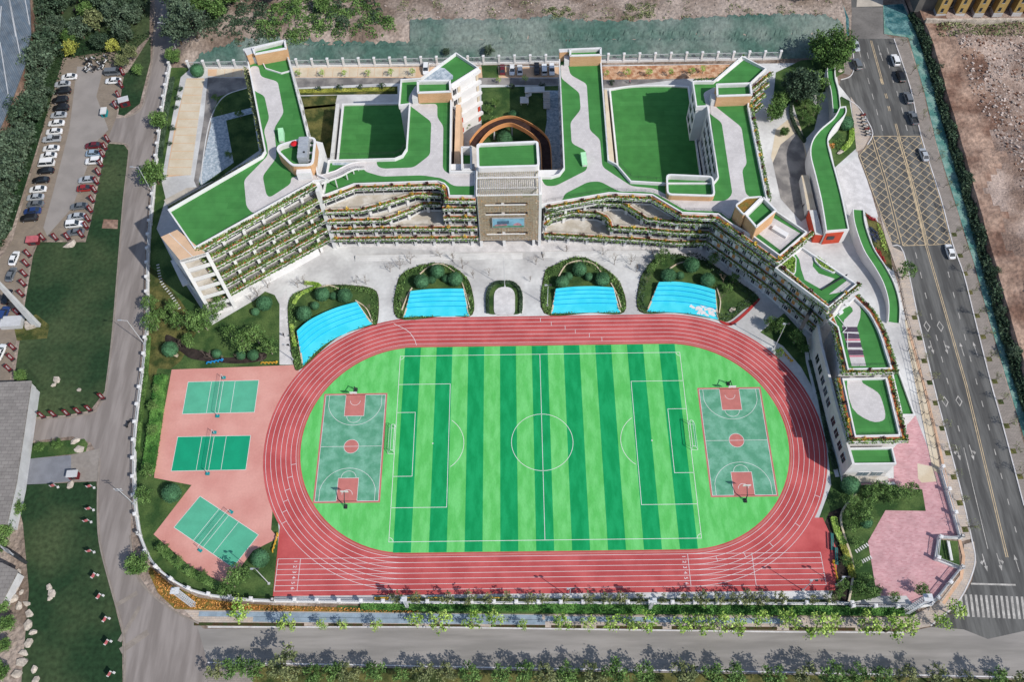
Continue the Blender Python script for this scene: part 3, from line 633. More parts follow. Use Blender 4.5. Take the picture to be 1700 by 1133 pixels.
# volleyball courts
def volley_court(cx, cy, a, m):
    c, s = math.cos(a), math.sin(a); R = lambda x, y: (cx+c*x-s*y, cy+s*x+c*y)
    mb = MB(); mb.sheet([R(-9, -4.5), R(9, -4.5), R(9, 4.5), R(-9, 4.5)], .075); b = struct('volleyball_court', mb, m)
    for pts, cl in (([R(-9, -4.5), R(9, -4.5), R(9, 4.5), R(-9, 4.5)], True), ([R(-3, -4.5), R(-3, 4.5)], False), ([R(3, -4.5), R(3, 4.5)], False), ([R(0, -4.5), R(0, 4.5)], False)): pline(pts, cl, .1, b, .081, nm='court_line')
VC = [(-80.61, 13.51, .0117, m_courtp), (-80.57, -1.76, .0053, m_courtg), (-76.33, -21.39, -.5654, m_courtp)]
for v in VC: volley_court(*v)

sheet('garden_soil', [(276, 556), (292, 562), (312, 576), (340, 584), (372, 594), (410, 590), (440, 586), (438, 598), (400, 604), (360, 602), (318, 596), (300, 584), (276, 570)], .062, m_darksoil, sm=4)
sheet('gate_garden', [(1288, 120), (1330, 100), (1376, 96), (1378, 150), (1340, 160), (1312, 170), (1296, 190), (1280, 200)], .058, m_lawn)
sheet('corner_garden', [(1554, 926), (1560, 897), (1590, 899), (1594, 942)], .05, m_lawn)
sheet('lawn', [(1374, 750), (1404, 800), (1398, 842), (1376, 852), (1366, 876), (1358, 866), (1380, 806)], .064, m_lawn)
# ================================================================== VEGETATION MESHES
def blob_leaves(mb, c, r, n, sz, rng, m=0, sq=1.0, shell=.55, flat=.5):
    for _ in range(n):
        v = Vector((rng.gauss(0, 1), rng.gauss(0, 1), rng.gauss(0, 1))).normalized()*(r*(shell+(1-shell)*rng.random()))
        mb.leaf((c[0]+v.x, c[1]+v.y, c[2]+v.z*sq), sz*rng.uniform(.7, 1.3), rng, m, flat)
def clump_mesh(name, mat, r, n, sz, seed, sq=.8):
    rng = random.Random(seed); mb = MB(); blob_leaves(mb, (0, 0, r*sq), r, n, sz, rng, 0, sq, .3); return mb.mesh(name, mat)
ME_YEL = [clump_mesh('shrub', m_lf_yflow, .55, 34, .22, s) for s in (1, 2)]
ME_PUR = [clump_mesh('shrub', m_lf_purp, .6, 40, .22, s) for s in (3, 4)]
ME_GRN = [clump_mesh('shrub', m_lf_mid, .7, 44, .24, s) for s in (5, 6)]
# ================================================================== THE SCHOOL
ST = 4.1
school = thing('school_building', 'stepped white school building with green turf roofs and planted terraces behind the running track', 'school', (-5, 66, 0))
prng = random.Random(5)
accent = [0]
def planter(path, z, w=1.15, shrubs=True, drop=.5, dens=4, lush=False, col=True, colstep=5.2, rail=True, top=ST, soil=True):
    """a white planter box along the outer edge of a floor with its soil, planting, columns and handrail"""
    mb = MB(); mb.ribbon(path, 0, w, z-.5, z+.5); mb_p = mb.build('planter', m_white, school)
    if soil: mb = MB(); mb.strip(path, .12, w-.12, z+.52); mb.build('planter_soil', m_soil, mb_p)
    mb = MB()
    for p, d in along(path, .24, .1):
        n = Vector((-d.y, d.x))
        for _ in range(dens):
            t = prng.random()
            if t < .62: q = p+n*prng.uniform(-.05, w*(1.0 if lush else .5)); zz = z+.5+prng.uniform(.05, .5)
            else: q = p+n*prng.uniform(-.38, -.04); zz = z+.45-prng.random()**1.5*drop*1.6
            mb.leaf((q.x+prng.uniform(-.15, .15), q.y, zz), prng.uniform(.18, .36), prng, 0, 1.2)
    o = mb.build('planting', m_lf_grass, mb_p); o['kind'] = 'stuff'
    if shrubs:
        for i, (p, d) in enumerate(along(path, 4.4, prng.uniform(.6, 2.5))):
            q = p+Vector((-d.y, d.x))*(w*.5); me = (ME_YEL if accent[0] % 2 else ME_PUR)[prng.randrange(2)]; accent[0] += 1
            place('shrub', me, mb_p, (q.x, q.y, z+.45), prng.uniform(0, 6), prng.uniform(.8, 1.2))
    if col:
        for p, d in along(path, colstep, 1.4):
            q = p+Vector((-d.y, d.x))*(w+.35); mb = MB(); mb.box((q.x, q.y, z-top), .75, 1.0, top-.02, math.atan2(d.y, d.x)); mb.build('column', m_white, school)
    if rail:
        a = offset(path, w+.12); mb = MB()
        for i in range(len(a)-1): mb.tube((a[i].x, a[i].y, z+1.05), (a[i+1].x, a[i+1].y, z+1.05), .03, n=4)
        for p, d in along(a, 1.6, .2): mb.tube((p.x, p.y, z+.5), (p.x, p.y, z+1.05), .022, n=4)
        mb.build('handrail', m_dark, mb_p)
def glazing(path, z1, off=1.42, h=None, par=None):
    """dark glass wall with white mullions set back under the floor above"""
    h = h or ST-.52; q = offset(path, off); mb = MB(); mb.ribbon(q, 0, .12, z1-.5-h, z1-.5)
    for p, d in along(q, 2.6, .4): mb.box((p.x, p.y, z1-.5-h), .16, .3, h, math.atan2(d.y, d.x), m=1)
    mb.ribbon(q, -.06, 0, z1-.5-h, z1-.5-h+.7, 1); mb.build('glazing', [m_glass, m_white2], par or school)
def slab(poly, z, th=.5, mt=None, nm='floor_slab'):
    mb = MB(); mb.prism(poly, z-th, z, 0, 1, True); return mb.build(nm, [mt or m_deck, m_white], school)
def body(poly, z0, z1, mat=None, nm='wall'):
    mb = MB(); mb.prism(poly, z0, z1); return mb.build(nm, mat or m_white, school)
def roof(poly, z, ph=1.0, th=.35, mat=None, par=None, glass=False):
    poly = [Vector(p[:2]) for p in poly]
    if area(poly) < 0: poly = poly[::-1]
    mb = MB(); mb.prism(poly, z-.5, z, 0, 1, True); r = mb.build('roof', [mat or m_turf_r, m_white], par or school)
    mb = MB(); mb.ribbon(poly, 0.003, th, z-.3, z+ph, closed=True); mb.build('parapet', m_white, r if par is None else par)
    return r
def roof_sheet(nm, pts, z, mat, parent, sm=0):
    q = G(pts, z); q = smooth(q, sm, True) if sm else q
    mb = MB(); mb.sheet(q, z); return mb.build(nm, mat, parent)
def rounded(pts, r=1.0, n=4):
    pts = [Vector(p) for p in pts]; out = []
    for i in range(len(pts)):
        a, p, b = pts[i-1], pts[i], pts[(i+1) % len(pts)]
        ra = min(r, (a-p).length*.45); rb = min(r, (b-p).length*.45)
        s, e = p+(a-p).normalized()*ra, p+(b-p).normalized()*rb
        for k in range(n+1): t = k/n; out.append((1-t)**2*s+2*t*(1-t)*p+t*t*e)
    return out
def rpath(pts, z, par, r=1.2):
    mb = MB(); mb.sheet(rounded(G(pts, z), r), z); return mb.build('roof_path', m_rpath, par)
def rail(path, z, par, h=1.1, step=2.4, closed=False):
    mb = MB(); q = [Vector(p[:2]) for p in path]
    if closed: q.append(q[0])
    for i in range(len(q)-1):
        for zz in (h, h*.55): mb.tube((q[i].x, q[i].y, z+zz), (q[i+1].x, q[i+1].y, z+zz), .025, n=4)
    for p, d in along(q, step): mb.tube((p.x, p.y, z), (p.x, p.y, z+h), .03, n=4)
    mb.build('handrail', m_dark, par)
winmesh = {}
def windows(p, q, z, n, w, h, par, mat=None, nm='window', out=1, pad=0.0, dep=.08):
    """n windows in a row on the wall p-q; each one a part"""
    p, q = Vector(p[:2]), Vector(q[:2]); d = (q-p); L = d.length; d /= L; nn = Vector((d.y, -d.x))*out; ang = math.atan2(d.y, d.x)
    mat = mat or m_glass; key = (w, h, mat.name, dep)
    if key not in winmesh:
        mb = MB(); mb.box((0, 0, 0), w, dep*2, h, m=0)
        if mat in (m_glass, m_glassb):
            for a, b, c, e in ((0, -.06, w+.14, .1), (0, h-.02, w+.14, .1)): mb.box((a, 0, b), c, dep*2.8, e, m=1)
            mb.box((0, 0, 0), .07, dep*2.5, h, m=1)
        winmesh[key] = mb.mesh(nm, [mat, m_white2])
    for i in range(n):
        t = pad+(L-2*pad)*(i+.5)/n; c = p+d*t
        place(nm, winmesh[key], par, (c.x, c.y, z), ang)
m_corr = M('grey_corridor_floor', rgb(150, 148, 144), .08, .8)
# --- west block with the first wing (six storeys)
ZW, Z2, Z3 = 24.6, 20.5, 16.4
WA, WB = Vector((-83.2, 40.2)), Vector((-56.2, 60.7)); _wn = Vector((-(WB-WA).y, (WB-WA).x)).normalized()
W_roof = G([(278, 348)], ZW+1)+[WA+_wn*1.15, WB+_wn*1.15]+G([(545, 297)], ZW+1)+[Vector((-56.0, 64)), Vector((-57.5, 70))]+G([(520, 262), (512, 226), (476, 84), (473, 65), (403, 81), (410, 98.5), (439, 250), (434, 258)], ZW+1)
wr = roof(W_roof, ZW)
wf0, wf1 = Vector((-82.9, 40.3)), Vector((-56.3, 58.9)); wd = (wf1-wf0).normalized(); wn = Vector((-wd.y, wd.x))
bodyW = [wf0+wn*3.2-wd*1, wf1+wn*3.2, Vector((-56.3, 76)), Vector((-59.9, 77.2)), Vector((-69.6, 109)), Vector((-70.6, 113.4)), Vector((-81.6, 110)), Vector((-80.0, 106)), Vector((-71, 72.6)), Vector((-92.2, 53.4)), Vector((-84.6, 41.6))]
wb = body(bodyW, 0, ZW-.5)
for k in range(6):
    z = ST*(k+1); back = 1.6 if k == 5 else 0
    pth = [wf0, wf0.lerp(wf1, .5), wf1] if k < 5 else [WA, WA.lerp(WB, .5), WB]
    planter(pth, z-.1 if k < 5 else z-.2, w=1.1, drop=.3, dens=9, lush=True, shrubs=False, colstep=5.6)
    if k < 5: slab([wf0, wf1, wf1+wn*3.4, wf0+wn*3.4], z, .5, m_corr)
    glazing(pth, z, 2.6 if k < 5 else 1.9)
windows(wf0+wn*.9, wf1+wn*.9-wd*4, .2, 5, 1.4, 2.6, wb, m_slab)
body([wf0+wn*.5+wd*1, wf1+wn*.5-wd*4, wf1+wn*3.1-wd*4, wf0+wn*3.1+wd*1], 0, ST-.6)
# soil tops of the west rows are covered by plants; the open end of the block with its loggias
E0, E1, E2, E3 = (P(x, y, 25.2).xy for x, y in ((298.5, 432), (341, 420), (294, 381.5), (267, 393.5)))
mb = MB(); mb.prism([E0, E1, E2, E3], 24.3, 25.2, 1, 0, True); er = mb.build('end_roof', [m_white, m_tan], school)
mb = MB(); mb.strip([E3.lerp(E2, .5), E0.lerp(E1, .5)], -.08, .08, 25.21); mb.build('roof_seam', m_white2, er)
mb = MB(); mb.ribbon([E3, E0], 0, .5, 0, 24.3); mb.build('end_wall', m_white, school)
for k in range(7):
    z = 3.6+ST*(k-1)+.2 if k else .3
    if k: slab([E0+(E3-E0)*.02, E1, E1.lerp(E2, .3), E0.lerp(E3, .3)], z, .35)
    mb = MB(); mb.ribbon([E0, E1], 0, .25, z-.45, z+.75); mb.build('loggia_parapet', m_white, school)
    if k < 6: mb = MB(); mb.ribbon([E0.lerp(E3, .28), E1.lerp(E2, .28)], 0, .2, z, z+3.7); mb.build('loggia_wall', m_slab, school)
for e in (E0, E1):
    mb = MB(); mb.box((e.x, e.y+.4, 0), .9, .9, 24.3, .6); mb.build('column', m_white, school)
windows(E3, E0, 9, 3, 2.0, 5.5, school, m_glass, out=-1)
mb = MB(); mb.prism(G([(283, 433), (290, 430), (313, 471), (303, 475)], 7), 6.6, 7.0, 0, 0, True); mb.build('canopy', m_white2, school)
rpath([(415, 110), (421, 150), (439, 159), (447, 196), (438, 217), (444, 242), (445, 258), (405, 299), (409, 343), (419, 354), (428, 352), (516, 308), (545, 296), (545, 288), (483, 294), (483, 305), (448, 328), (442, 323), (436, 292), (459, 262), (458, 242), (455, 213), (471, 187), (461, 135), (433, 127), (429, 109)], ZW+.02, wr)
mb = MB(); mb.ribbon(G([(436, 103), (441, 113), (467, 121), (482, 117)], ZW+.4), -.12, .12, ZW, ZW+.45); mb.build('turf_edge', m_white, wr)
rail(G([(330, 411), (430, 354), (520, 305)], ZW), ZW, wr); rail(G([(479, 100), (509, 218)], ZW), ZW, wr)
# trailing plants down the west side of the first wing
mb = MB()
for p, d in along([Vector((-80.3, 105)), Vector((-71.3, 74))], .25):
    for _ in range(12): mb.leaf((p.x-prng.uniform(.1, 1.3), p.y+prng.uniform(-.2, .2), ZW-.2-prng.random()**1.3*5.5), prng.uniform(.2, .42), prng)
o = mb.build('trailing_plants', m_lf_olive, school); o['kind'] = 'stuff'
mb = MB()
for p, d in along(W_roof[8:12] and [Vector((-71.5, 72)), Vector((-92.8, 53.6))], .3):
    for _ in range(3): mb.leaf((p.x-prng.uniform(0, .5), p.y+prng.uniform(.1, .7), ZW-.3-prng.random()*1.2), prng.uniform(.15, .3), prng)
o = mb.build('trailing_plants', m_lf_olive, school); o['kind'] = 'stuff'
# rooftop rooms: brick walls, white rim, sunken turf
def rooftop(px_top, ztop, z0, r=.25, rimw=.45, sink=1.2, doors=(), mat=None, turf=None):
    q = rounded(G(px_top, ztop), r, 3)
    if area(q) < 0: q = q[::-1]
    mb = MB(); mb.ribbon(q, .02, rimw, z0, ztop-.35, closed=True); b = mb.build('rooftop_room', mat or m_brick, school)
    mb = MB(); mb.ribbon(q, -.04, rimw+.03, ztop-.35, ztop, closed=True); mb.build('rim', m_white, b)
    mb = MB(); mb.sheet(offset(q, rimw-.1, True), ztop-sink); mb.build('roof_turf', turf or m_turf_r, b)
    mb = MB(); mb.ribbon(q, rimw+.002, rimw+.04, ztop-sink, ztop-.36, closed=True); mb.build('inner_wall', m_white2, b)
    return b
r1 = rooftop([(418, 79), (473.4, 65), (476, 80), (422, 90)], ZW+4, ZW)
r2 = rooftop([(692, 133), (748, 132), (749, 152), (692.6, 154)], Z2+4, Z2)
r3 = rooftop([(945.6, 80.5), (998.7, 78.5), (998.7, 91), (945.6, 92.5)], Z3+4, Z3)
r4 = rooftop([(1189, 138.6), (1247, 136.6), (1249.4, 157.6), (1190, 159.5)], Z3+4, Z3)
for (px, z) in ((((404, 81.5), (418, 78), (421, 88), (410, 92)), ZW+3.4), (((928.5, 81.5), (944, 80.5), (944, 86), (929, 87)), Z3+3.4)):
    mb = MB(); q = G(px, z); mb.prism(q, z-3.4, z, 1, 0); b = mb.build('rooftop_room', [m_brick, m_white2], school)
for (x, y, z) in ((425, 90, ZW), (689, 158, Z2), (941, 95, Z3), (1185, 161, Z3)):
    c = P(x, y, z+2.2); mb = MB(); mb.box((c.x, c.y, z), 1.5, 2.4, 2.2); mb.build('roof_access_box', m_white2, school)
r5 = rooftop([(458, 249), (462, 239.7), (510, 226.5), (525, 228.5), (520, 274), (491, 275), (483, 274)], ZW+4.1, ZW, 1.6, .5, 1.6)
r6 = rooftop([(1106, 288.5), (1184, 292), (1187.7, 325.6), (1107.4, 323)], Z3+2.2, Z3, 1.3, .4, 1.7)
r7 = rooftop([(1237.5, 356.5), (1268, 326.5), (1290, 349), (1255.7, 378)], Z3+5.2, Z3, .3, .4, 1.3)
q = rounded(G([(1220, 341), (1238.5, 327.5), (1266.7, 325.7), (1235, 357.5)], Z3+5.6), .8, 3); mb = MB(); mb.prism(q, Z3, Z3+5.3, 0, 1); b = mb.build('rooftop_room', [m_orange_g, m_brick], school)
mb = MB(); qq = q if area(q) > 0 else q[::-1]; mb.ribbon(qq, -.05, .3, Z3+5.25, Z3+5.7, closed=True); mb.build('rim', m_white, b)
c = P(506, 282, ZW+1.8); mb = MB(); mb.box((c.x, c.y-1.2, ZW), 3.6, 1.4, 2.7, .05); mb.build('entrance_porch', m_white, r5)
# --- middle block and the second wing (five storeys)
V2 = G([(534.5, 326), (588, 305.7), (726, 301), (737, 305), (743, 312), (745, 325), (789.5, 326), (789.5, 283), (748, 283), (750, 140), (795, 111.6), (757, 86.4), (698, 129), (665, 131), (661.6, 175), (679, 172.5), (674, 246), (667, 257), (655, 262), (545, 265)], Z2+1)
vr = roof(V2, Z2)
b2 = body([(-55.2, 69.5), (-16.4, 69.5), (-16.4, 71.5)]+[tuple(p) for p in [Vector((-22.9, 71.5)), Vector((-23.3, 99.2)), Vector((-15.9, 105.6)), Vector((-22.2, 111.6)), Vector((-31.9, 101.7)), Vector((-37.2, 101.4)), Vector((-37.2, 91.8)), Vector((-34.3, 91.8)), Vector((-34.3, 74.5)), Vector((-37, 72.2)), Vector((-55.2, 72))]], 0, Z2-.5)
rpath([(604, 266), (625, 264), (626, 276), (636, 280), (687, 278), (714, 257), (716, 202), (679, 174), (678, 161), (691, 140), (694, 173), (726, 172), (726, 195), (736, 209), (735, 280), (742, 287), (766, 287), (789, 284), (789, 309), (753, 309), (735, 296), (701, 291), (634, 293), (604, 284)], Z2+.02, vr)
roof_sheet('roof_path', [(699, 134), (731, 112), (738, 113), (752, 125), (752, 131), (748, 132)], Z2+.02, m_gravelblue, vr)
roof_sheet('roof_path', [(551, 267), (601, 266), (604, 272), (590, 272), (570, 274), (552, 274)], Z2+.03, m_gravelblue, vr)
rail(G([(538, 326), (590, 307), (724, 303), (740, 312), (741, 328), (786, 328)], Z2), Z2, vr); rail(G([(743, 145), (741, 275)], Z2), Z2, vr); rail(G([(705, 120), (757, 82), (797, 110)], Z2+.6), Z2+.6, vr)
rail(G([(552, 263), (655, 261), (667, 256), (673, 246)], Z2), Z2+.8, vr)
mb = MB(); mb.ribbon([Vector((-22.5, 69)), Vector((-22.5, 98))], -1.6, -.2, 0, 15); mb.build('stair_wing', m_tan, school)
windows((-21.0, 70), (-21.0, 97), 2, 9, 1.4, 3.0, school, m_red, out=1); windows((-21.0, 70), (-21.0, 97), 7.5, 9, 1.4, 3.0, school, m_panel, out=1)
fa, fb = Vector((-23.1, 99.2)), Vector((-15.7, 105.7)); fd = (fb-fa).normalized(); fn = Vector((fd.y, -fd.x))
for k in range(5):
    z = ST*k
    mb = MB(); mb.ribbon([fa-fd*.3, fb+fd*.3], -.7, .02, z+3.5, z+4.5); mb.build('ledge', m_white, school)
    windows(fa+fd*1.8+fn*.05, fa+fd*3+fn*.05, z+.8, 1, .9, 2.6, b2, (m_red if k < 2 else m_cream)); windows(fb-fd*1.2+fn*.05, fb-fd*.2+fn*.05, z+.8, 1, .8, 2.6, b2, (m_red if k < 2 else m_cream))
    windows(fa+fd*.2+fn*.05, fa+fd*1.5+fn*.05, z+.8, 1, 1.1, 2.6, b2)
    # west and east faces of the wing
    windows((-34.3, 80), (-34.3, 91), z+1, 3, 2.2, 2.2, b2, out=-1)
    windows((-71.2, 75), (-79.6, 104), z+5, 7, 2.4, 2.2, wb, out=-1); windows((-60.5, 79), (-69.2, 108), z+5, 7, 2.4, 2.2, wb, out=1)
small = rooftop([(765.5, 243), (783, 243), (783, 281), (766, 281.5)], Z2+1.4, Z2-3, .2, .35, 3.0, mat=m_white)
# ramp bridge from the west roof down to the middle roof
rp = [(530, 300, 24.7), (548, 293, 24.3), (562, 288, 23.5), (575, 281, 22.5), (586, 276.5, 21.6), (596, 275, 20.9), (606, 275, 20.6)]
q = smooth([P(*a) for a in rp], 4); q2 = [v.xy for v in q]; zz = [v.z for v in q]
mb = MB(); mb.ribbon(q2, -1.3, 1.3, [z-.3 for z in zz], zz, 1, mt=0); br = mb.build('ramp_bridge', [m_rpath, m_white], school)
for s in (-1.3, 1.15):
    mb = MB(); mb.ribbon(q2, s, s+.15, [z for z in zz], [z+.22 for z in zz]); mb.build('ramp_kerb', m_white, br)
mb = MB(); a = offset(q2, -1.2)
for i in range(len(a)-1):
    for h in (.6, 1.1): mb.tube((a[i].x, a[i].y, zz[i]+h), (a[i+1].x, a[i+1].y, zz[i+1]+h), .03, n=4)
    if i % 3 == 0: mb.tube((a[i].x, a[i].y, zz[i]), (a[i].x, a[i].y, zz[i]+1.1), .03, n=4)
mb.build('handrail', m_dark, br)
for i in (5, 10, 14, 18):
    mb = MB(); mb.box((a[i].x, a[i].y, Z2), .25, .25, zz[i]-Z2-.1); mb.build('support', m_white, br)
# terraces of the middle block
BK = 69.6
def terrace(px, z, backs, th=.5, **k):
    q = smooth(G(px, z+.3), 3) if k.pop('sm', False) else G(px, z+.3)
    slab(q+backs, z, th); planter(q, z, **k); glazing(q, z); return q
planter(offset(G([(534, 327), (588, 306), (726, 301.5), (737, 305), (743.5, 313), (745.5, 326), (789.5, 326.5)], Z2+.9), -1.15), Z2-.1, drop=.3, col=False, rail=False)
glazing(offset(G([(536, 327), (588, 306), (726, 301.5), (737, 305), (743.5, 313), (745.5, 326), (789.5, 326.5)], Z2+.9), 0), Z2, .4)
bk2 = lambda a, b: [Vector((b, BK)), Vector((a, BK))]
terrace([(539.7, 354), (599, 352), (640, 341), (678, 329), (690, 325), (715, 326), (731, 327)], Z3, bk2(-55.5, -25), top=ST)
terrace([(735, 349), (742, 348), (789.5, 348)], Z3, bk2(-24.4, -16.2))
terrace([(543.7, 370), (639, 367.5), (684, 351), (694, 345), (704, 341), (731, 341)], 12.3, bk2(-55.5, -25))
terrace([(737, 365), (742, 364), (791, 364.5)], 12.3, bk2(-24.4, -16.2))
terrace([(549, 384), (640, 382), (792, 381)], 8.2, bk2(-55.5, -16.2), drop=.35, dens=4)
terrace([(553, 399.5), (640, 398.5), (793.5, 397.5)], 4.1, bk2(-55.5, -16.2), drop=.35, dens=4)
mb = MB(); mb.box((-55.9, 60.6, 0), 1.0, 3.0, ZW, 0); mb.build('column', m_white, school)
# white steps along the front of the ground floor
mb = MB()
for k in range(3): mb.box((-27, 55.9-.45*k, 0), 46, .9, .45-.15*k+.06)
mb.build('entrance_steps', m_white2, school)
mb = MB()
for k in range(3): mb.box((17.5, 56.2-.45*k, 0), 32, .9, .45-.15*k+.06)
mb.build('entrance_steps', m_white2, school)
mb = MB(); mb.prism([(-56, 60), (-16, 57), (1, 57), (33, 57), (46, 53), (46, 62), (-56, 70)], .03, .16); mb.build('ground_floor', m_plaza_l, school)
# --- the entrance tower with slatted pergola and screen
tw = body([(-15.2, 61.2), (-.2, 61.2), (-.2, 75), (-15.2, 75)], 0, 21.5)
b = rooftop([(791, 238), (893.5, 233.5), (896, 276), (792, 279)], 24.4, 20, 1.0, .55, .9, mat=m_white)
slab([(-15.5, 59), (.3, 59), (.3, 68), (-15.5, 68)], 19.8, .4, m_deck, 'terrace_slab')
mb = MB()
for x0, x1, y0, y1 in ((-15.0, -4, 61.2, 65.2),): mb.sheet([(x0, y0), (x1, y0), (x1, y1), (x0, y1)], 19.85)
mb.build('terrace_paving', m_deck, school)
mb = MB(); mb.sheet([(-3.8, 60), (-.2, 60), (-.2, 67), (-3.8, 67)], 19.86); mb.build('terrace_turf', m_turf_r, school)
for k in range(62):
    x = -15.35+k*.253
    if k % 2: mb = MB(); mb.box((x, 63.2, 22.45), .1, 9.0, .14); mb.build('pergola_slat', M_SLAT, school)
    for (z0, z1) in (((3.2, 22.4),) if not 5 <= k <= 55 else (((3.2, 5.5), (7.0, 14.0), (15.5, 18.2), (19.4, 22.4)) if 18 <= k <= 50 and k < 55 else ((3.2, 14.0), (15.5, 22.4)) if 8 <= k < 42 else ((3.2, 22.4),))):
        mb = MB(); mb.box((x, 58.75, z0), .15, .1, z1-z0); mb.build('screen_slat', M_SLAT if k % 3 else M_SLAT2, school)
for y, z, h in ((58.75, 22.25, .3), (61.0, 22.3, .22), (64.3, 22.25, .55), (67.2, 22.3, .25)):
    mb = MB(); mb.box((-7.55, y, z), 16.2, .25, h); mb.build('pergola_beam', m_white, school)
for x in (-15.6, .45): mb = MB(); mb.box((x, 63.2, 22.2), .3, 9.3, .5); mb.build('pergola_beam', m_white, school)
for z in (3.0, 5.6, 6.9, 14.1, 15.4, 18.3, 19.3): mb = MB(); mb.box((-7.55, 58.9, z), 15.8, .1, .12); mb.build('screen_rail', m_tan, school)
for z in (6.1, 14.6, 18.6): mb = MB(); mb.box((-8.4, 58.55, z), 10.5, .25, .2); mb.build('screen_rail', m_white, school)
for x in (-15.3, -9.0, -.9, .7): mb = MB(); mb.box((x, 59.3, 0), .75, .8, 22.2); mb.build('column', m_white, school)
for k in range(1, 5): slab([(-15.2, 59.4), (.2, 59.4), (.2, 61.4), (-15.2, 61.4)], ST*k, .4)
for k in range(5): windows((-15, 61.2), (-.3, 61.2), ST*k+.8, 6, 2.0, 2.4, tw)
mb = MB()
for i in range(2200): mb.leaf((prng.uniform(-15.4, .3), prng.uniform(58.5, 58.9), prng.uniform(3.2, 22.3)), prng.uniform(.07, .14), prng)
o = mb.build('climbing_plants', m_lf_orange, school); o['kind'] = 'stuff'
mb = MB()
for i in range(2400): mb.leaf((prng.uniform(-15.4, .3), prng.uniform(59, 67.5), prng.uniform(22.4, 22.7)), prng.uniform(.06, .12), prng)
o = mb.build('climbing_plants', m_lf_olive, school); o['kind'] = 'stuff'
# the picture board hanging on the screen
bd = thing('picture_board', 'long picture board with blue sky and grey building hung on the slatted entrance screen', 'board', (-7.7, 58.3, 9.6))
mb = MB(); mb.box((0, 0, 0), 8.6, .3, 4.0); part('frame', mb.mesh('frame', m_grey), bd)
def fl(nm, m, pts, y):
    mb = MB(); mb.v = [(a, y, b) for a, b in pts]; mb.f = [tuple(range(len(pts)))]; mb.m = [0]; part(nm, mb.mesh(nm, m), bd)
fl('sky_print', M('sky_print', rgb(134, 182, 204), .15, .6), [(-4.15, .15), (4.15, .15), (4.15, 3.8), (-4.15, 3.8)], -.16)
fl('grass_print', M('grass_print', rgb(94, 150, 118), .2, .9), [(-4.15, .15), (4.15, .15), (4.15, .8), (-1, .95), (-4.15, .75)], -.165)
fl('hill_print', M('hill_print', rgb(176, 132, 140), .25, 1.2), [(-3.9, .7), (-.2, .8), (-.5, 1.6), (-2.4, 1.9), (-3.5, 1.3)], -.168)
fl('hill_print', M('hill_print2', rgb(190, 140, 150), .25, 1.2), [(1.2, .9), (3.6, .8), (3.2, 1.7), (2.4, 2.1), (1.5, 1.6)], -.168)
fl('building_print', M('building_print', rgb(86, 116, 138), .2, 1.5), [(-3.0, 1.4), (.2, 1.6), (.2, 3.0), (-3.0, 2.8)], -.172)
# --- east block with the third and fourth wings (four storeys)
V3 = G([(897, 341), (905, 339), (1011, 320.5), (1082.5, 323.6), (1132.5, 353.4), (1192, 355.8), (1211, 370), (1251, 393), (1294.7, 425), (1340.6, 385), (1288, 349), (1275, 334), (1243, 176), (1248, 136.6), (1273, 113), (1232, 92), (1184, 134), (1149.4, 134), (1155.6, 177), (1174, 176), (1191.4, 293.5), (1184, 303), (1105, 303), (1048, 299.6), (1024.6, 272), (1011, 265), (998.7, 104.5), (998, 78), (928, 81), (928, 104.5), (935.7, 278), (928, 288), (914.7, 292), (897, 292)], Z3+1)
v3 = roof(V3, Z3)
p0, p1, p2 = Vector((45.7, 55.6)), Vector((59.7, 41.3)), Vector((70.6, 27.8))
b3 = body([(.6, 66.5), (25, 66.3), (33, 65.4), (37, 60.5), (47.0, 57.4), (59.7, 44.0), (67.5, 50.2), (59.3, 59), (59.3, 93.4), (61.4, 102.5), (66.3, 107.8), (60.4, 112.6), (50.8, 102.8), (45.4, 102.8), (45.4, 93.8), (48.3, 93.8), (48.3, 68.3), (46, 65.5), (33.9, 65.8), (25, 66.7), (21.4, 72.3), (19.2, 74), (19.2, 117), (7.8, 116.8), (7.6, 72.5), (.6, 72.5)], 0, Z3-.5)
rpath([(897, 293), (905, 309), (922, 309), (975, 282), (973, 250), (949, 238), (947, 203), (964, 182), (962, 154), (932, 130), (930, 107), (943, 107), (947, 124), (974, 139), (979, 216), (996, 231), (1000, 277), (1048, 309), (1088, 313), (1105, 323), (1186, 334), (1206, 333), (1216, 322), (1198, 203), (1175, 186), (1167, 154), (1189, 143), (1187, 176), (1231, 211), (1240, 272), (1232, 282), (1238, 322), (1246, 327), (1222, 340), (1212, 366), (1194, 351), (1137, 349), (1086, 320), (1063, 318), (1028, 318), (996, 301), (976, 302), (937, 322), (934, 333), (897, 340)], Z3+.02, v3)
roof_sheet('roof_path', [(1259, 388), (1281, 360), (1329, 388), (1296, 416)], Z3+.02, m_rpath, v3)
c = P(1295, 385, Z3+.5); mb = MB(); mb.box((c.x, c.y, Z3), 4.2, 1.4, .9, -.72); mb.build('bench', m_white, v3)
for seg in ([(907, 336), (1011, 317), (1082, 320), (1130, 348)], [(1000, 110), (1009, 262)], [(1240, 180), (1271, 330)], [(931, 110), (933, 276)], [(1137, 350), (1190, 352), (1248, 390), (1294, 421), (1336, 384)], [(1028, 275), (1049, 297), (1104, 300)], [(1178, 180), (1188, 290)]): rail(G(seg, Z3), Z3+.15, v3)
ring = [P(905, 341, Z3+.5).xy, P(1011, 322.5, Z3+.5).xy, P(1083, 325.5, Z3+.5).xy, P(1133, 355.5, Z3+.5).xy, P(1189, 358, Z3+.5).xy]
planter(offset(ring, -1.15)+[p1+Vector((-.6, -.75)), p1+Vector((.4, -.6)), Vector((70.3, 49.4))], Z3-.1, drop=.4, dens=5, col=False, rail=False)
glazing(ring, Z3, .6)
def bk3(a, b): return [Vector((b, 66.2)), Vector((a, 66.2))]
SE = [p1, p2]
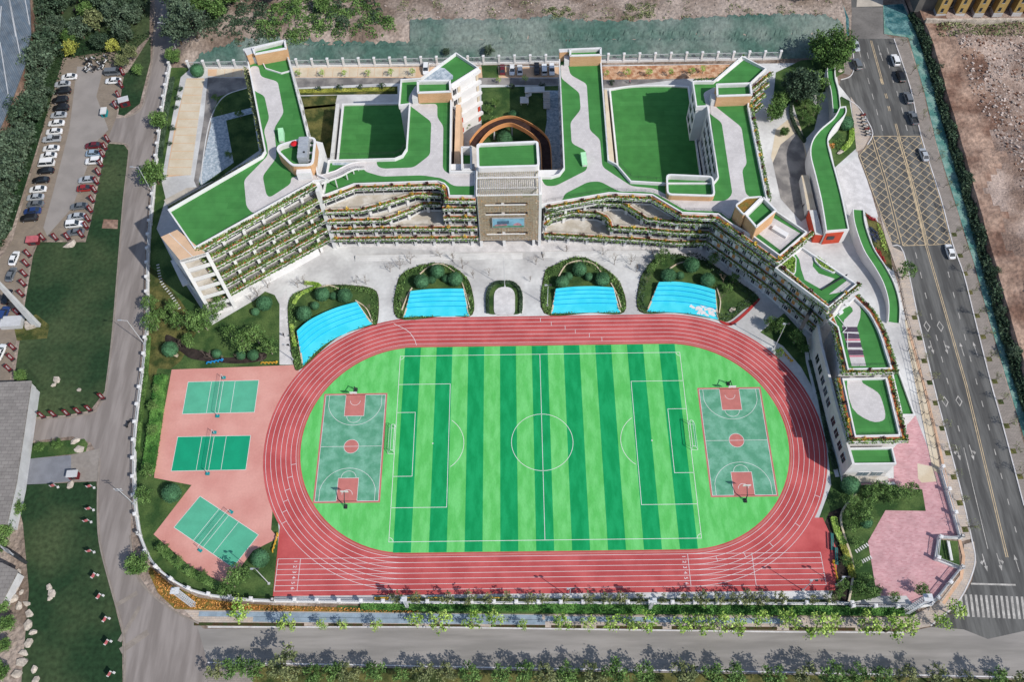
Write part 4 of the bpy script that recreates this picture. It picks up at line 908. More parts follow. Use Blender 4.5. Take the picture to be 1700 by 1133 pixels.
q = G([(905, 359.5), (949, 344), (979, 339), (1032, 340), (1072, 366), (1125, 372)], 12.6)+[p0, p1, p2]
slab(q+[Vector((72, 30)), Vector((61, 44)), Vector((47, 58)), Vector((33, 66.2)), Vector((.6, 66.2))], 12.3); planter(q[:-2], 12.3, drop=.6, dens=6, colstep=5.2); glazing(q[:-2], 12.3)
q = G([(907, 376), (917, 364.5), (952, 355), (990, 357), (1003, 362), (1009, 370), (1010.5, 380), (1070, 383.5), (1120, 388)], 8.5)+[p0, p1, p2]
slab(q+[Vector((72, 30)), Vector((61, 44)), Vector((47, 58)), Vector((33, 66.2)), Vector((.6, 66.2))], 8.2); planter(q[:-2], 8.2, drop=.6, dens=6, colstep=5.2); glazing(q[:-2], 8.2)
q = G([(903.6, 392), (1070, 401), (1122, 405.5)], 4.4)+[p0, p1, p2]
slab(q+[Vector((72, 30)), Vector((61, 44)), Vector((47, 58)), Vector((33, 66.2)), Vector((.6, 66.2))], 4.1); planter(q[:-2], 4.1, drop=.6, dens=6, colstep=5.2); glazing(q[:-2], 4.1)
for z in (12.3, 8.2, 4.1): planter([p0, p1, p2], z, drop=.25, dens=4, shrubs=False, colstep=6.0, w=.8)
# south-east face: white bays, dark windows and orange panels on every floor
d1 = (p1-p0).normalized(); n1 = Vector((-d1.y, d1.x)); d2 = (p2-p1).normalized(); n2 = Vector((-d2.y, d2.x))
for k in range(4):
    za = ST*k
    for (a, b, n, dd, nn) in ((p0, p1, 8, d1, n1), (p1, p2, 7, d2, n2)):
        if k == 3 and a is p1: continue
        hh = ST-1.0 if not (k == 3) else ST-1
        mb = MB(); mb.ribbon([a+nn*.9, b+nn*.9], 0, .5, za+.5 if k else 0, za+3.6); wl = mb.build('wall', m_white, school)
        L = (b-a).length
        for i in range(n*2):
            t = (i+.5)/(n*2); c = a.lerp(b, t)+nn*.88
            windows(c-dd*.6, c+dd*.6, za+1.0, 1, .95, 2.2, wl, (m_glass, m_slab, m_panel, m_white2)[i % 4] if i % 5 else m_glass)
# --- stepped lower blocks towards the south-east
B_ = G([(1287, 444), (1376, 511), (1424, 471), (1332, 408.5)], 15.4); br_ = roof(B_, 14.4, .8)
body([Vector((61, 43)), p2+Vector((.6, 1.6)), Vector((78, 35.2)), Vector((67.5, 47.4))], 0, 13.9)
planter([p1+Vector((.5, -.8)), p2+Vector((-.1, -.1)), Vector((80, 34.9))], 14.2, drop=.4, dens=5, col=False, rail=False)
roof_sheet('roof_path', [(1319, 419), (1331, 410), (1351, 428), (1349, 442), (1359, 454), (1386, 463), (1364, 481), (1336, 465), (1330, 447), (1327, 431)], 14.42, m_rpath, br_)
roof_sheet('roof_path', [(1376, 489), (1406, 466), (1421, 472), (1408, 483)], 14.42, m_rpath, br_)
for px in ([(1297, 439), (1315, 424), (1321, 428.5), (1320, 452), (1316.5, 455)], [(1353, 426), (1358, 425), (1388, 449), (1384, 452.6), (1364, 443), (1354, 433)]):
    q = rounded(G(px, 14.9), .5, 3); q = q if area(q) > 0 else q[::-1]; mb = MB(); mb.ribbon(q, -.2, .1, 14.4, 14.95, closed=True); pb = mb.build('roof_planter', m_white, br_)
    mb = MB()
    for s in scatter(q, 420, prng): mb.leaf((s.x, s.y, 14.85+prng.uniform(0, .2)), prng.uniform(.14, .26), prng, 0, 1.5)
    o = mb.build('planting', m_lf_bright, pb); o['kind'] = 'stuff'
rail(G([(1290, 446), (1374, 507)], 14.4), 14.6, br_); rail(G([(1378, 508), (1421, 472)], 14.4), 14.6, br_)
mb = MB(); mb.ribbon(G([(1363.6, 482), (1406, 457)], 14.5), -.1, .1, 14.4, 14.95); mb.build('turf_edge', m_dark, br_)
C_ = smooth(G([(1419.3, 493), (1444.7, 519.3), (1461.7, 551.8), (1473, 587), (1481.5, 612.5)], 13.1), 3)+G([(1407.3, 614), (1390.4, 543.3), (1375.5, 530.6)], 13.1)
cr_ = roof(C_, 12.3, .8); body([Vector((72, 13)), Vector((82.6, 13)), Vector((82, 23)), Vector((78, 31.5)), Vector((73.4, 27)), Vector((73.4, 24))], 0, 11.8)
planter([p2+Vector((.3, -.2)), Vector((71.5, 24.0)), Vector((71.3, 11.2)), Vector((84.4, 11.2)), Vector((84.3, 17)), Vector((83.9, 22.5)), Vector((82.4, 28.4)), Vector((79.4, 33.4))], 12.1, drop=.35, dens=5, col=False, rail=False)
roof_sheet('roof_path', [(1405, 503), (1416, 496), (1426, 505), (1429, 515), (1428, 528), (1423, 543), (1438, 608), (1414, 608), (1398, 543), (1402, 531), (1416, 517), (1415, 512)], 12.32, m_rpath, cr_)
mp = M('purple_rubber', rgb(88, 76, 90), .1, 1.5); mpk = M('pink_rubber', rgb(206, 120, 136), .1, 1)
for y0, y1, m in ((543, 551.5, mp), (553, 562.5, mp), (563, 566, mpk), (569, 577, mp), (581, 590, mp), (590.5, 593, mpk)):
    f = lambda y, s: (1398+(y-543)*.246+(25-(y-543)*.012 if s else 0), y)
    roof_sheet('play_mat', [f(y0, 0), f(y0, 1), f(y1, 1), f(y1, 0)], 12.33, m, cr_)
mb = MB(); pts = [P(x, y, 12.6) for x, y in ((1390, 525), (1406, 545), (1399, 552), (1426, 554), (1407, 552), (1407, 578), (1433, 581))]
for i in range(len(pts)-1): mb.tube(pts[i], pts[i+1], .09, n=5)
mb.build('pipe', m_white, cr_)
for x, y in ((1405, 508), (1394, 521)): c = P(x, y, 12.3); mb = MB(); mb.box((c.x, c.y, 12.3), 1.2, .8, .9, .5); mb.build('roof_unit', m_white, cr_)
rail(G([(1409, 609), (1479, 608)], 12.3), 12.5, cr_); rail(G([(1479, 606), (1470, 582), (1459, 552), (1443, 522), (1421, 499)], 12.3), 12.5, cr_)
D_ = [(71.6, -4.5), (82.1, -4.4), (82.2, 10.75), (71.6, 10.7)]; dr_ = roof(D_, 10.3, .7); body([(71, -4.9), (82.5, -4.9), (82.5, 11), (71, 11)], 0, 9.8)
planter([Vector((70.3, 11.0)), Vector((70.3, -5.6)), Vector((83.6, -5.6)), Vector((83.6, 11.1))], 10.1, drop=.35, dens=5, col=False, rail=False)
roof_sheet('roof_path', [(1406.6, 629.5), (1429, 629.5), (1433, 637), (1457, 652), (1465, 668), (1469.7, 689), (1465, 699), (1444.5, 699.4), (1415, 677.7)], 10.32, m_rpath, dr_, 3)
rail([(72.2, -3.9), (81.6, -3.8), (81.6, 10.2)], 10.4, dr_)
E_ = [(70.7, -10.2), (80.9, -10.2), (80.9, -6.0), (70.7, -6.0)]; e_r = roof(E_, 7.4, .8); be = body([(70.8, -10.05), (80.75, -10.05), (80.75, -6), (70.8, -6)], 0, 6.9)
windows((73.5, -10.05), (80, -10.05), .8, 2, 2.6, 2.3, be, m_glassb); slab([(70.5, -11.6), (81.5, -11.6), (81.5, -10.2), (70.5, -10.2)], .5, .4)
mb = MB(); mb.ribbon([Vector((69.2, 27)), Vector((69.0, 21.4)), Vector((69.7, 4.2)), Vector((70.6, -10.2))], 0, .6, 0, 8.6); ww = mb.build('wall', m_white2, school)
windows((69.05, 21), (69.6, 6), 3.4, 5, 1.9, 2.6, ww, out=-1); windows((69.7, 4), (70.4, -8.6), 3.4, 4, 1.9, 2.6, ww, out=-1)
mb = MB(); mb.strip([Vector((68.9, 24)), Vector((68.7, 21)), Vector((69.4, 4)), Vector((70.3, -10))], -1.0, 0, .12); mb.build('wall_footing', m_white2, school)
# low green ledges on the road side
L_ = G([(1474, 592), (1484, 590), (1520, 690), (1497, 690)], 5); roof(L_, 4.5, .5); body(L_, 0, 4.0)
# walkway bridge under the second lower block
mb = MB(); q = G([(1358, 494), (1330, 546)], 9.0); mb.ribbon(q, -.45, .45, 8.5, 9.0); mb.build('footbridge', m_dark, school)
# balcony planters on the east end of the fourth wing
ea, eb = Vector((60.8, 101.0)), Vector((67.4, 107.6))
for k in range(1, 5): planter([ea+Vector((1.1, -1.1)), eb+Vector((1.1, -1.1))], ST*k-.1, drop=.5, dens=6, col=False, rail=False)
planter([Vector((60.2, 60)), Vector((60.6, 98))][::-1] if False else [Vector((60.9, 61)), Vector((60.9, 95))], Z3-.4, drop=1.2, dens=7, shrubs=True, col=False, rail=False, soil=False)
planter([Vector((61.2, 114.2)), Vector((52, 105)), Vector((45.5, 104.6))], Z3-.3, drop=.8, dens=6, shrubs=False, col=False, rail=False, soil=False)
for k in range(4):
    windows((48.2, 72), (48.2, 92), ST*k+1, 6, 2.2, 2.0, b3, out=-1); windows((7.6, 74), (7.8, 115), ST*k+1, 11, 2.4, 2.0, b3, out=-1)
    windows((45.3, 94), (45.3, 102), ST*k+1, 2, 2.2, 2.0, b3, out=-1)
# --- the two low sports halls between the wings
g1 = G([(568, 172)], 6)+[Vector((-56.7, 72.5)), Vector((-34.8, 72.5)), Vector((-34.8, 108.2))]; body(g1, 0, 5.4); h1 = roof(g1, 5.6, .5, .6)
g2 = smooth(G([(1011, 148), (1040, 143), (1073, 141), (1110, 141), (1144, 143)], 3.6), 3)+[Vector((47.2, 66.5)), Vector((25.5, 67)), Vector((23.6, 72))]; body(g2, 0, 3.0); h2 = roof(g2, 3.2, .5, .5)
mb = MB(); mb.prism([(20.0, 73), (23.0, 73), (22.5, 114.5), (19.8, 114.5)], 0, 3.7); vp = mb.build('vent_strip', m_cream, school)
for k in range(9): mb = MB(); mb.box((21.1, 84+k*3.4, 3.7), .45, .6, .25); mb.build('vent', m_dark, vp)
mb = MB(); mb.prism([(-58.6, 74), (-57.6, 74), (-58.0, 108), (-59, 108)], 0, 6.2); mb.build('vent_strip', m_white2, school)
mb = MB(); mb.ribbon([Vector((48.0, 70)), Vector((47.6, 92))], -.7, -.1, 3, 5); mb.build('wall', m_white2, school)
# ================================================================== OTHER THINGS IN THE GROUNDS
ONES = ['first', 'second', 'third', 'fourth', 'fifth', 'sixth', 'seventh', 'eighth', 'ninth', 'tenth', 'eleventh', 'twelfth', 'thirteenth', 'fourteenth', 'fifteenth', 'sixteenth', 'seventeenth', 'eighteenth', 'nineteenth', 'twentieth']
TENS = {2: 'twenty', 3: 'thirty', 4: 'forty', 5: 'fifty'}
def nth(i):
    if i < 20: return ONES[i]
    t, u = divmod(i+1, 10)
    return {2: 'twentieth', 3: 'thirtieth', 4: 'fortieth', 5: 'fiftieth'}[t] if u == 0 else TENS[t]+'-'+ONES[u-1]
rng = random.Random(21)
# ------------------------------------------------------------------ fences
ME_POST = {}
def post_mesh(h, w=.62):
    if (h, w) not in ME_POST:
        mb = MB(); mb.box((0, 0, 0), w, w, h-.25); mb.box((0, 0, h-.25), w+.22, w+.22, .14); mb.box((0, 0, h-.11), w-.1, w-.1, .11); ME_POST[(h, w)] = mb.mesh('post', m_white)
    return ME_POST[(h, w)]
def fence(pth, label, h=2.6, step=4.9, cat='fence', barm=None, group=None):
    L = plen(pth); n = max(1, round(L/step)); st = along(pth, L/n-1e-4); c = st[len(st)//2][0]
    t = thing('perimeter_fence', label, cat, (c.x, c.y, 0), 0, group)
    mb = MB(); mb.ribbon(pth, -.22, .22, 0, .8); mb.build('base_wall', m_white, t)
    for i, (p, d) in enumerate(st):
        place('post', post_mesh(h), t, (p.x, p.y, 0), math.atan2(d.y, d.x))
        if i+1 < len(st):
            q = st[i+1][0]; e = (q-p); l = e.length; e /= l; mb = MB()
            for z in (h*.36, h*.78): mb.ribbon([p+e*.3, q-e*.3], -.05, .05, z, z+.09)
            k = int(l/.34)
            for j in range(1, k):
                s = p+e*(l*j/k); mb.box((s.x, s.y, .55), .06, .06, h*.86-.55)
            mb.build('railing_panel', barm or m_steel, t)
    return t
fence(smooth(G([(283, 112), (272, 180), (262, 262), (255, 340), (249, 400), (247, 470), (247, 530), (242, 600), (234, 660), (227, 720), (225, 780), (227, 840), (234, 890)]), 3), 'white railed fence along the concrete west road', 2.4)
fence(smooth(G([(234, 890), (251, 930), (282, 961), (330, 986), (400, 997), (456, 1000)]), 3), 'curved white fence round the south-west corner of the school', 2.4)
fence(G([(456, 1000), (675, 1003), (1000, 1004), (1410, 1005)]), 'long white fence between the running track and the south road', 2.4)
fence(G([(1412, 1010), (1515, 1011), (1545, 1006), (1592, 946)]), 'white fence round the corner of the pink brick plaza', 2.4, 4.6)
fence(G([(1592, 946), (1551, 930), (1557, 893), (1592, 895)]), 'white fence notch around the small corner garden by the zebra crossing', 2.4, 4.6)
fence(G([(1592, 895), (1560, 780)]), 'white fence between the pink brick plaza and the east pavement', 2.4, 5.2)
fence([Vector((-108.5, 130.2)), Vector((-84, 130.2))], 'white fence behind the round shrubs at the north-west corner', 3.6, 4.93)
fence([Vector((-84, 130.2)), Vector((78, 130.2))], 'long white fence below the netted bank behind the school', 3.6, 4.93)
# low dark railings along the east walk
for k, pth in enumerate(([(1490, 470), (1502, 530), (1518, 590), (1540, 690), (1558, 776)], [(1530, 690), (1512, 605), (1503, 575)])):
    q = G(pth); t = thing('metal_railing', ('thin dark railing beside the pale east walkway', 'short inner railing on the east walkway next to the green ledge')[k], 'railing', (q[1].x, q[1].y, 0)); mb = MB()
    for i in range(len(q)-1):
        for z in (1.0, 1.9): mb.tube((q[i].x, q[i].y, z), (q[i+1].x, q[i+1].y, z), .04, n=4)
    mb.build('rail', m_dark, t)
    for p, d in along(q, 3.0): mb = MB(); mb.box((p.x, p.y, 0), .1, .1, 2.0); mb.build('post', m_dark, t)
# ------------------------------------------------------------------ blue step stands with their planted beds
STANDS = []
def stand(bot, top, label, n=4, rise=.38):
    B, T = smooth(G(bot, .2), 6), smooth(G(top, 1.6), 6); m = max(len(B), len(T))
    def res(p, m):
        L = plen(p); return [a for a, d in along(p, L/(m-1)-1e-5)][:m-1]+[Vector(p[-1])]
    B, T = res(B, 24), res(T, 24); STANDS.append(B+T[::-1]); c = (B[12]+T[12])/2
    t = thing('step_stand', label, 'stand', (c.x, c.y, 0)); lines = [[b.lerp(a, f) for a, b in zip(T, B)] for f in (0, .38, .56, .72, .86, 1.0)]
    mb = MB(); mb.prism(lines[0]+lines[1][::-1], .0, .26); mb.build('lower_floor', m_blue, t)
    for k in range(1, 5):
        mb = MB(); mb.prism(lines[k]+lines[k+1][::-1], 0, .26+rise*k, 0, 1); mb.build('step', [m_blue, m_bluedk], t)
    for side in (0, -1):
        q = [l[side] for l in lines]; mb = MB(); mb.ribbon(q, -.2, .2, 0, [.22, .4, .65, .95, 1.3, 1.5]); mb.build('side_wall', m_cream, t)
    return t
def bed(px, label, curb=True, mat=None, sm=5):
    q = smooth(G(px, .1), sm, True); mb = MB(); mb.prism(q, 0, .14); o = mb.build('planting_bed', mat or m_lawn); tag(o, kind='structure')
    if curb: mb = MB(); q = q if area(q) > 0 else q[::-1]; mb.ribbon(q, -.1, .05, 0, .18, closed=True); k = mb.build('bed_edge', m_bedsoil, o)
    return q
BEDS = [bed([(480, 545), (480, 500), (500, 483), (543, 474), (590, 475), (618, 480), (628, 495), (626, 536), (614, 541), (560, 560), (503, 610), (488, 606)], ''),
        bed([(660, 528), (660, 470), (676, 450), (705, 440), (735, 438), (762, 450), (781, 474), (784, 522), (740, 524)], ''),
        bed([(904, 520), (904, 456), (922, 440), (963, 427), (1002, 445), (1030, 472), (1036, 518), (980, 519)], ''),
        bed([(1062, 517), (1062, 468), (1074, 445), (1094, 426), (1130, 423), (1160, 424), (1200, 452), (1259, 494), (1234, 514), (1207, 534), (1180, 528), (1120, 519)], '')]
stand([(502.6, 608), (535, 575), (575, 553), (618, 538)], [(493, 550), (510, 535), (531, 523), (560, 511), (592, 502)], 'tilted blue step stand at the west bend of the running track')
stand([(670, 527), (700, 525.5), (740, 525), (779, 524.5)], [(682, 484), (710, 481), (740, 480), (769, 480)], 'blue step stand just west of the flagpole island')
stand([(915.7, 521), (950, 520), (990, 519), (1030, 519)], [(923, 480), (950, 477), (985, 476), (1018, 478)], 'blue step stand just east of the flagpole island')
stand([(1074, 518), (1110, 518.5), (1150, 522), (1192, 531)], [(1094, 469), (1125, 468.5), (1160, 474), (1187, 482)], 'blue step stand with white splashes beside the east bend')
mb = MB(); q = scatter(G([(1140, 510), (1170, 500), (1188, 515), (1190, 527), (1160, 522)], .14), 40, rng)
for p in q: mb.sheet([(p.x+rng.uniform(.2, .7)*math.cos(a), p.y+rng.uniform(.2, .7)*math.sin(a)) for a in [i*math.pi/4 for i in range(8)]], .28+rng.uniform(0, .01))
o = mb.build('white_paint_splashes', m_line); tag(o, kind='stuff'); o['label'] = 'white splashes on the easternmost blue stand'
for px in ([(615, 500), (622, 528), (617, 542)], [(484, 520), (492, 585), (500, 609)]): pass
# low cream garden walls curving behind each stand
for px, lb in (([(524, 480), (545, 474), (562, 479)], 'short cream garden wall behind the tilted blue stand'), ([(667, 515), (676, 492), (684, 478)], 'cream garden wall on the west side of the bed west of the flagpole'), ([(697, 455), (715, 441), (735, 439), (754, 451)], 'arched cream garden wall north of the bed west of the flagpole'), ([(766, 466), (774, 490), (780, 512)], 'cream garden wall on the east side of the bed west of the flagpole'),
               ([(926, 462), (940, 440), (963, 433), (985, 438), (998, 452)], 'arched cream garden wall north of the bed east of the flagpole'), ([(1014, 470), (1024, 488), (1031, 510)], 'cream garden wall on the east side of the bed east of the flagpole'), ([(1112, 446), (1125, 438), (1139, 434)], 'short cream garden wall in the easternmost bed'), ([(1190, 478), (1196, 500), (1194, 520)], 'cream garden wall beside the splashed blue stand'), ([(590, 499), (608, 512), (618, 533)], 'cream garden wall on the east side of the tilted blue stand')):
    q = smooth(G(px, .4), 6); mb = MB(); mb.ribbon(q, -.14, .14, .1, .5); tag(mb.build('garden_wall', m_cream), lb, 'wall')
mb = MB(); mb.sheet(smooth(G([(1196, 532), (1212, 536), (1234, 520), (1258, 497), (1260, 500), (1237, 524), (1214, 541), (1198, 537)], .2), 3, True), .2); o = mb.build('red_path_edge', m_redpave); tag(o, kind='structure')
mb = MB(); mb.ribbon(smooth(G([(1421, 820), (1402, 843), (1396, 862), (1402, 890), (1412, 920), (1417, 945), (1413, 980), (1409, 1000)], .4), 5), -.22, .22, 0, .45); tag(mb.build('garden_wall', m_cream), 'winding cream garden wall between the track and the pink plaza', 'wall')
# flagpole island
q = rounded(G([(806, 523), (806, 484), (820, 467), (852, 467), (868, 484), (868, 523)], .1), 2.0, 4); mb = MB(); mb.prism(q, 0, .25, 0, 1); o = mb.build('flagpole_island', [m_lawn, m_white]); tag(o, kind='structure')
q = rounded(G([(820, 523.5), (820, 486), (829, 477), (847, 477), (855, 486), (855, 523.5)], .3), 1.6, 4); mb = MB(); mb.prism(q, 0, .42); st_ = mb.build('flagpole_terrace', m_plaza_l, o)
for k in range(9): mb = MB(); y = 507+k*1.9; mb.strip(G([(821, y), (854, y)], .43), -.05, .05, .43); mb.build('step_edge', m_slab, o)
# ------------------------------------------------------------------ lamps, masts, flagpoles
def pole_thing(name, label, cat, x, y, h, kind, group=None, ang=0.0):
    c = P(x, y); t = thing(name, label, cat, (c.x, c.y, 0), ang, group)
    mb = MB(); mb.tube((0, 0, 0), (0, 0, h), .11, .06, 7); part('pole', mb.mesh('pole', m_steel), t)
    mb = MB(); mb.box((0, 0, 0), .5, .5, .35); part('base', mb.mesh('base', m_slab), t)
    if kind == 'street':
        mb = MB(); mb.tube((0, 0, h-.1), (-1.6, 0, h+.25), .05, n=5); part('arm', mb.mesh('arm', m_steel), t)
        mb = MB(); mb.box((-1.8, 0, h+.18), .9, .32, .14); part('lamp_head', mb.mesh('lamp_head', m_grey), t)
    if kind == 'flood':
        mb = MB(); mb.box((0, 0, h-.15), 1.7, .1, .1); part('cross_arm', mb.mesh('cross_arm', m_steel), t)
        for sx in (-.6, .6):
            mb = MB(); mb.box((sx, -.18, h-.1), .55, .3, .5); part('flood_lamp', mb.mesh('flood_lamp', m_grey if sx < 0 else m_dark), t)
    if kind == 'utility':
        for z in (h-.5, h-1.3):
            mb = MB(); mb.box((0, 0, z), 1.8, .12, .12); part('cross_arm', mb.mesh('cross_arm', m_grey), t)
        for sx in (-.8, 0, .8): mb = MB(); mb.tube((sx, 0, h-.4), (sx, 0, h-.1), .07, n=5); part('insulator', mb.mesh('insulator', m_white), t)
    return t
for x, y, h, k, lb in ((240, 572, 11.9, 'street', 'tall street lamp by the white fence beside the west garden'), (253, 320, 11, 'street', 'tall street lamp by the round green tree on the west road'), (293.5, 84, 11, 'street', 'street lamp nearest the hillside on the west road'),
                       (446.8, 970, 12.4, 'flood', 'white floodlight mast beside the south-west start of the sprint lanes'), (1286, 577, 11.8, 'flood', 'white floodlight mast at the north-east bend of the track'), (1332.7, 981, 8.7, 'flood', 'floodlight mast at the south-east end of the sprint lanes'), (1388, 972, 7, 'flood', 'floodlight mast in the dark planting strip east of the track'), (945, 993, 8, 'flood', 'floodlight mast on the south straight near the middle of the fence'), (908.6, 508, 10, 'flood', 'slim floodlight mast at the west corner of the bed east of the flagpole'), (486.5, 598, 8, 'flood', 'floodlight mast beside the narrow path at the tilted blue stand')):
    pole_thing('street_lamp' if k == 'street' else 'floodlight_mast', lb, 'lamp', x, y, h, k)
pole_thing('utility_pole', 'pole with cross arms and insulators on the west road opposite the pink flags', 'pole', 222, 837, 10, 'utility')
def flagpole(x, y, h, lb):
    c = P(x, y, .4); t = thing('flagpole', lb, 'flagpole', (c.x, c.y, .4)); mb = MB(); mb.tube((0, 0, 0), (0, 0, h), .09, .04, 7); part('pole', mb.mesh('pole', m_steel), t)
    mb = MB(); mb.tube((0, 0, 0), (0, 0, .3), .25, .2, 8); part('base', mb.mesh('base', m_slab), t); mb = MB(); mb.tube((0, 0, h), (0, 0, h+.18), .1, .02, 6); part('finial', mb.mesh('finial', m_grey), t)
flagpole(838, 476, 13, 'tall thin flagpole at the head of the white island steps')
def lattice(x, y, h, lb, wd=.9):
    c = P(x, y); t = thing('lattice_mast', lb, 'mast', (c.x, c.y, 0)); mb = MB(); cs = [(-wd/2, -wd/2), (wd/2, -wd/2), (wd/2, wd/2), (-wd/2, wd/2)]
    for a in cs: mb.tube((a[0], a[1], 0), (a[0], a[1], h), .07, n=4)
    part('legs', mb.mesh('legs', m_steel), t); mb = MB(); n = int(h/1.0)
    for k in range(n):
        for i in range(4):
            a, b = cs[i], cs[(i+1) % 4]; mb.tube((*a, k*h/n), (*b, (k+1)*h/n), .045, n=3, cap=False); mb.tube((*a, (k+1)*h/n), (*b, (k+1)*h/n), .045, n=3, cap=False)
    part('bracing', mb.mesh('bracing', m_steel), t); mb = MB(); mb.box((0, 0, h), wd+.9, wd+.5, .25); mb.box((0, 0, h+.6), .7, .5, .6); part('head_frame', mb.mesh('head_frame', m_steel), t)
lattice(322, 1006, 12.5, 'white lattice mast on the orange verge at the south-west corner'); lattice(1504, 1017, 12.5, 'white lattice mast by the pink plaza corner on the south pavement', 1.0)
lattice(677, 1010, 7.5, 'short white lattice mast at the fence near the west sprint lanes', .5); lattice(1078, 1012, 7.5, 'short white lattice mast at the fence in the middle of the south verge', .5)
# ------------------------------------------------------------------ sports equipment
def hoop(cx, cy, s, lb):
    t = thing('basketball_hoop', lb, 'hoop', (cx, cy+s*15.3, .1), 0 if s < 0 else math.pi)
    mb = MB(); mb.box((0, -.1, 0), .7, 1.0, .3); part('base', mb.mesh('base', m_dark), t)
    mb = MB(); mb.tube((0, 0, .3), (0, .3, 2.7), .14, .12, 7); mb.tube((0, .25, 2.5), (0, 2.3, 3.45), .11, .09, 7); mb.tube((0, -.6, .3), (0, .35, 2.4), .06, n=5); part('stand_frame', mb.mesh('stand_frame', m_dark), t)
    mb = MB(); mb.box((0, 2.4, 2.9), 1.8, .06, 1.05); bd_ = part('backboard', mb.mesh('backboard', m_white), t)
    mb = MB(); pts = [(.23*math.cos(i*math.pi/6), 2.7+.23*math.sin(i*math.pi/6), 3.05) for i in range(13)]
    for i in range(12): mb.tube(pts[i], pts[i+1], .025, n=4)
    mb.tube((0, 2.43, 3.05), (0, 2.5, 3.05), .03, n=4); part('rim', mb.mesh('rim', m_red), t)
for cx, cy, w_ in ((-46.55, -.5, 'west'), (47.2, -.27, 'east')):
    hoop(cx, cy, -1, 'dark basketball hoop at the near end of the %s court' % w_); hoop(cx, cy, 1, 'basketball hoop at the far end of the %s court' % w_)
def goal(x, s, lb):
    t = thing('football_goal', lb, 'goal', (x, .8, .1), 0 if s < 0 else math.pi); h, d, w2 = 2.3, 1.6, 3.4
    mb = MB(); mb.tube((0, -w2, 0), (0, -w2, h), .07, n=6); mb.tube((0, w2, 0), (0, w2, h), .07, n=6); mb.tube((0, -w2, h), (0, w2, h), .07, n=6); part('goal_frame', mb.mesh('goal_frame', m_white), t)
    mb = MB()
    for y in (-w2, w2): mb.tube((0, y, h), (-.7, y, h), .05, n=5); mb.tube((-.7, y, h), (-d, y, 0), .05, n=5); mb.tube((-d, y, 0), (0, y, 0), .05, n=5)
    mb.tube((-d, -w2, 0), (-d, w2, 0), .05, n=5); mb.tube((-.7, -w2, h), (-.7, w2, h), .05, n=5); part('back_frame', mb.mesh('back_frame', m_white), t)
    mb = MB()
    for i in range(27):
        y = -w2+2*w2*i/26; mb.tube((-.7, y, h), (-d, y, 0), .012, n=3, cap=False); mb.tube((0, y, h), (-.7, y, h), .012, n=3, cap=False)
    for j in range(9): f = j/8; mb.tube((-.7-(d-.7)*f, -w2, h*(1-f)), (-.7-(d-.7)*f, w2, h*(1-f)), .012, n=3, cap=False)
    part('net', mb.mesh('net', m_courtg), t)
goal(-35.95, -1, 'white football goal at the west end of the pitch'); goal(35.95, 1, 'white football goal at the east end of the pitch')
m_tealp = M('teal_paint', rgb(36, 148, 152), .06, 1)
for (cx, cy, a, m), nm in zip(VC, ('northern', 'middle', 'angled southern')):
    t = thing('volleyball_net', 'volleyball net across the %s green court' % nm, 'net', (cx, cy, .08), a)
    for s in (-1, 1):
        mb = MB(); mb.box((0, 0, 0), .9, .7, .35); part('post_base', mb.mesh('post_base', m_tealp), t, (0, s*5.4, 0))
        mb = MB(); mb.tube((0, 0, 0), (0, 0, 2.4), .06, n=6); part('post', mb.mesh('post', m_steel), t, (0, s*5.2, 0))
    mb = MB(); mb.tube((0, -5.2, 2.35), (0, 5.2, 2.35), .035, n=4); part('top_tape', mb.mesh('top_tape', m_white), t); mb = MB()
    for i in range(36): y = -5.1+i*10.2/35; mb.tube((0, y, 1.4), (0, y, 2.35), .01, n=3, cap=False)
    for z in (1.4, 1.7, 2.0): mb.tube((0, -5.2, z), (0, 5.2, z), .012, n=3, cap=False)
    part('net_mesh', mb.mesh('net_mesh', m_dark), t)
def shelter(x, y, rz, lb, c1, c2, ln=3.2):
    c = P(x, y, .1); t = thing('bench', lb, 'bench', (c.x, c.y, .05), rz)
    mb = MB(); mb.box((0, -.15, .45), ln, .28, .07); mb.box((0, .18, .45), ln, .28, .07); part('seat', mb.mesh('seat', c2), t)
    mb = MB(); mb.box((0, .42, .62), ln, .07, .4); part('backrest', mb.mesh('backrest', c1), t)
    for sx in (-ln/2+.3, ln/2-.3): mb = MB(); mb.box((0, 0, 0), .1, .75, .46); part('leg', mb.mesh('leg', m_dark), t, (sx, 0, 0))
m_bteal = M('bench_teal', rgb(64, 120, 116), .1, 1); m_byel = M('bench_yellow', rgb(214, 168, 62), .08, 1)
for i, x in enumerate((634, 688, 722.6, 826)): shelter(x, 995.5, 0, '%s dark green and yellow bench from the west along the south fence' % nth(i).capitalize(), m_bteal, m_byel)
shelter(1381, 901, 1.42, 'upper teal bench in the planting strip east of the track', m_bteal, m_bteal, 4); shelter(1388, 925, 1.42, 'lower teal bench in the planting strip east of the track', m_bteal, m_bteal, 4)
shelter(1576, 916, 1.5, 'white bench in the small corner garden by the zebra crossing', m_white, m_white, 4.5); shelter(288, 590, -.45, 'pale stone bench beside the round shrub in the west garden', m_cream, m_cream, 3.0)
def play(x, y, rz, lb, m):
    c = P(x, y, .05); t = thing('play_figure', lb, 'play equipment', (c.x, c.y, .05), rz)
    for k in range(4):
        mb = MB(); pts = [(.55*math.cos(math.pi*i/8), 0, .75*math.sin(math.pi*i/8)) for i in range(9)]
        for i in range(8): mb.tube(pts[i], pts[i+1], .16, n=6)
        part('arch', mb.mesh('arch', m), t, (k*.95-1.4, 0, 0))
    mb = MB(); mb.tube((1.9, 0, .2), (2.3, 0, .9), .28, .3, 7); part('head', mb.mesh('head', m), t)
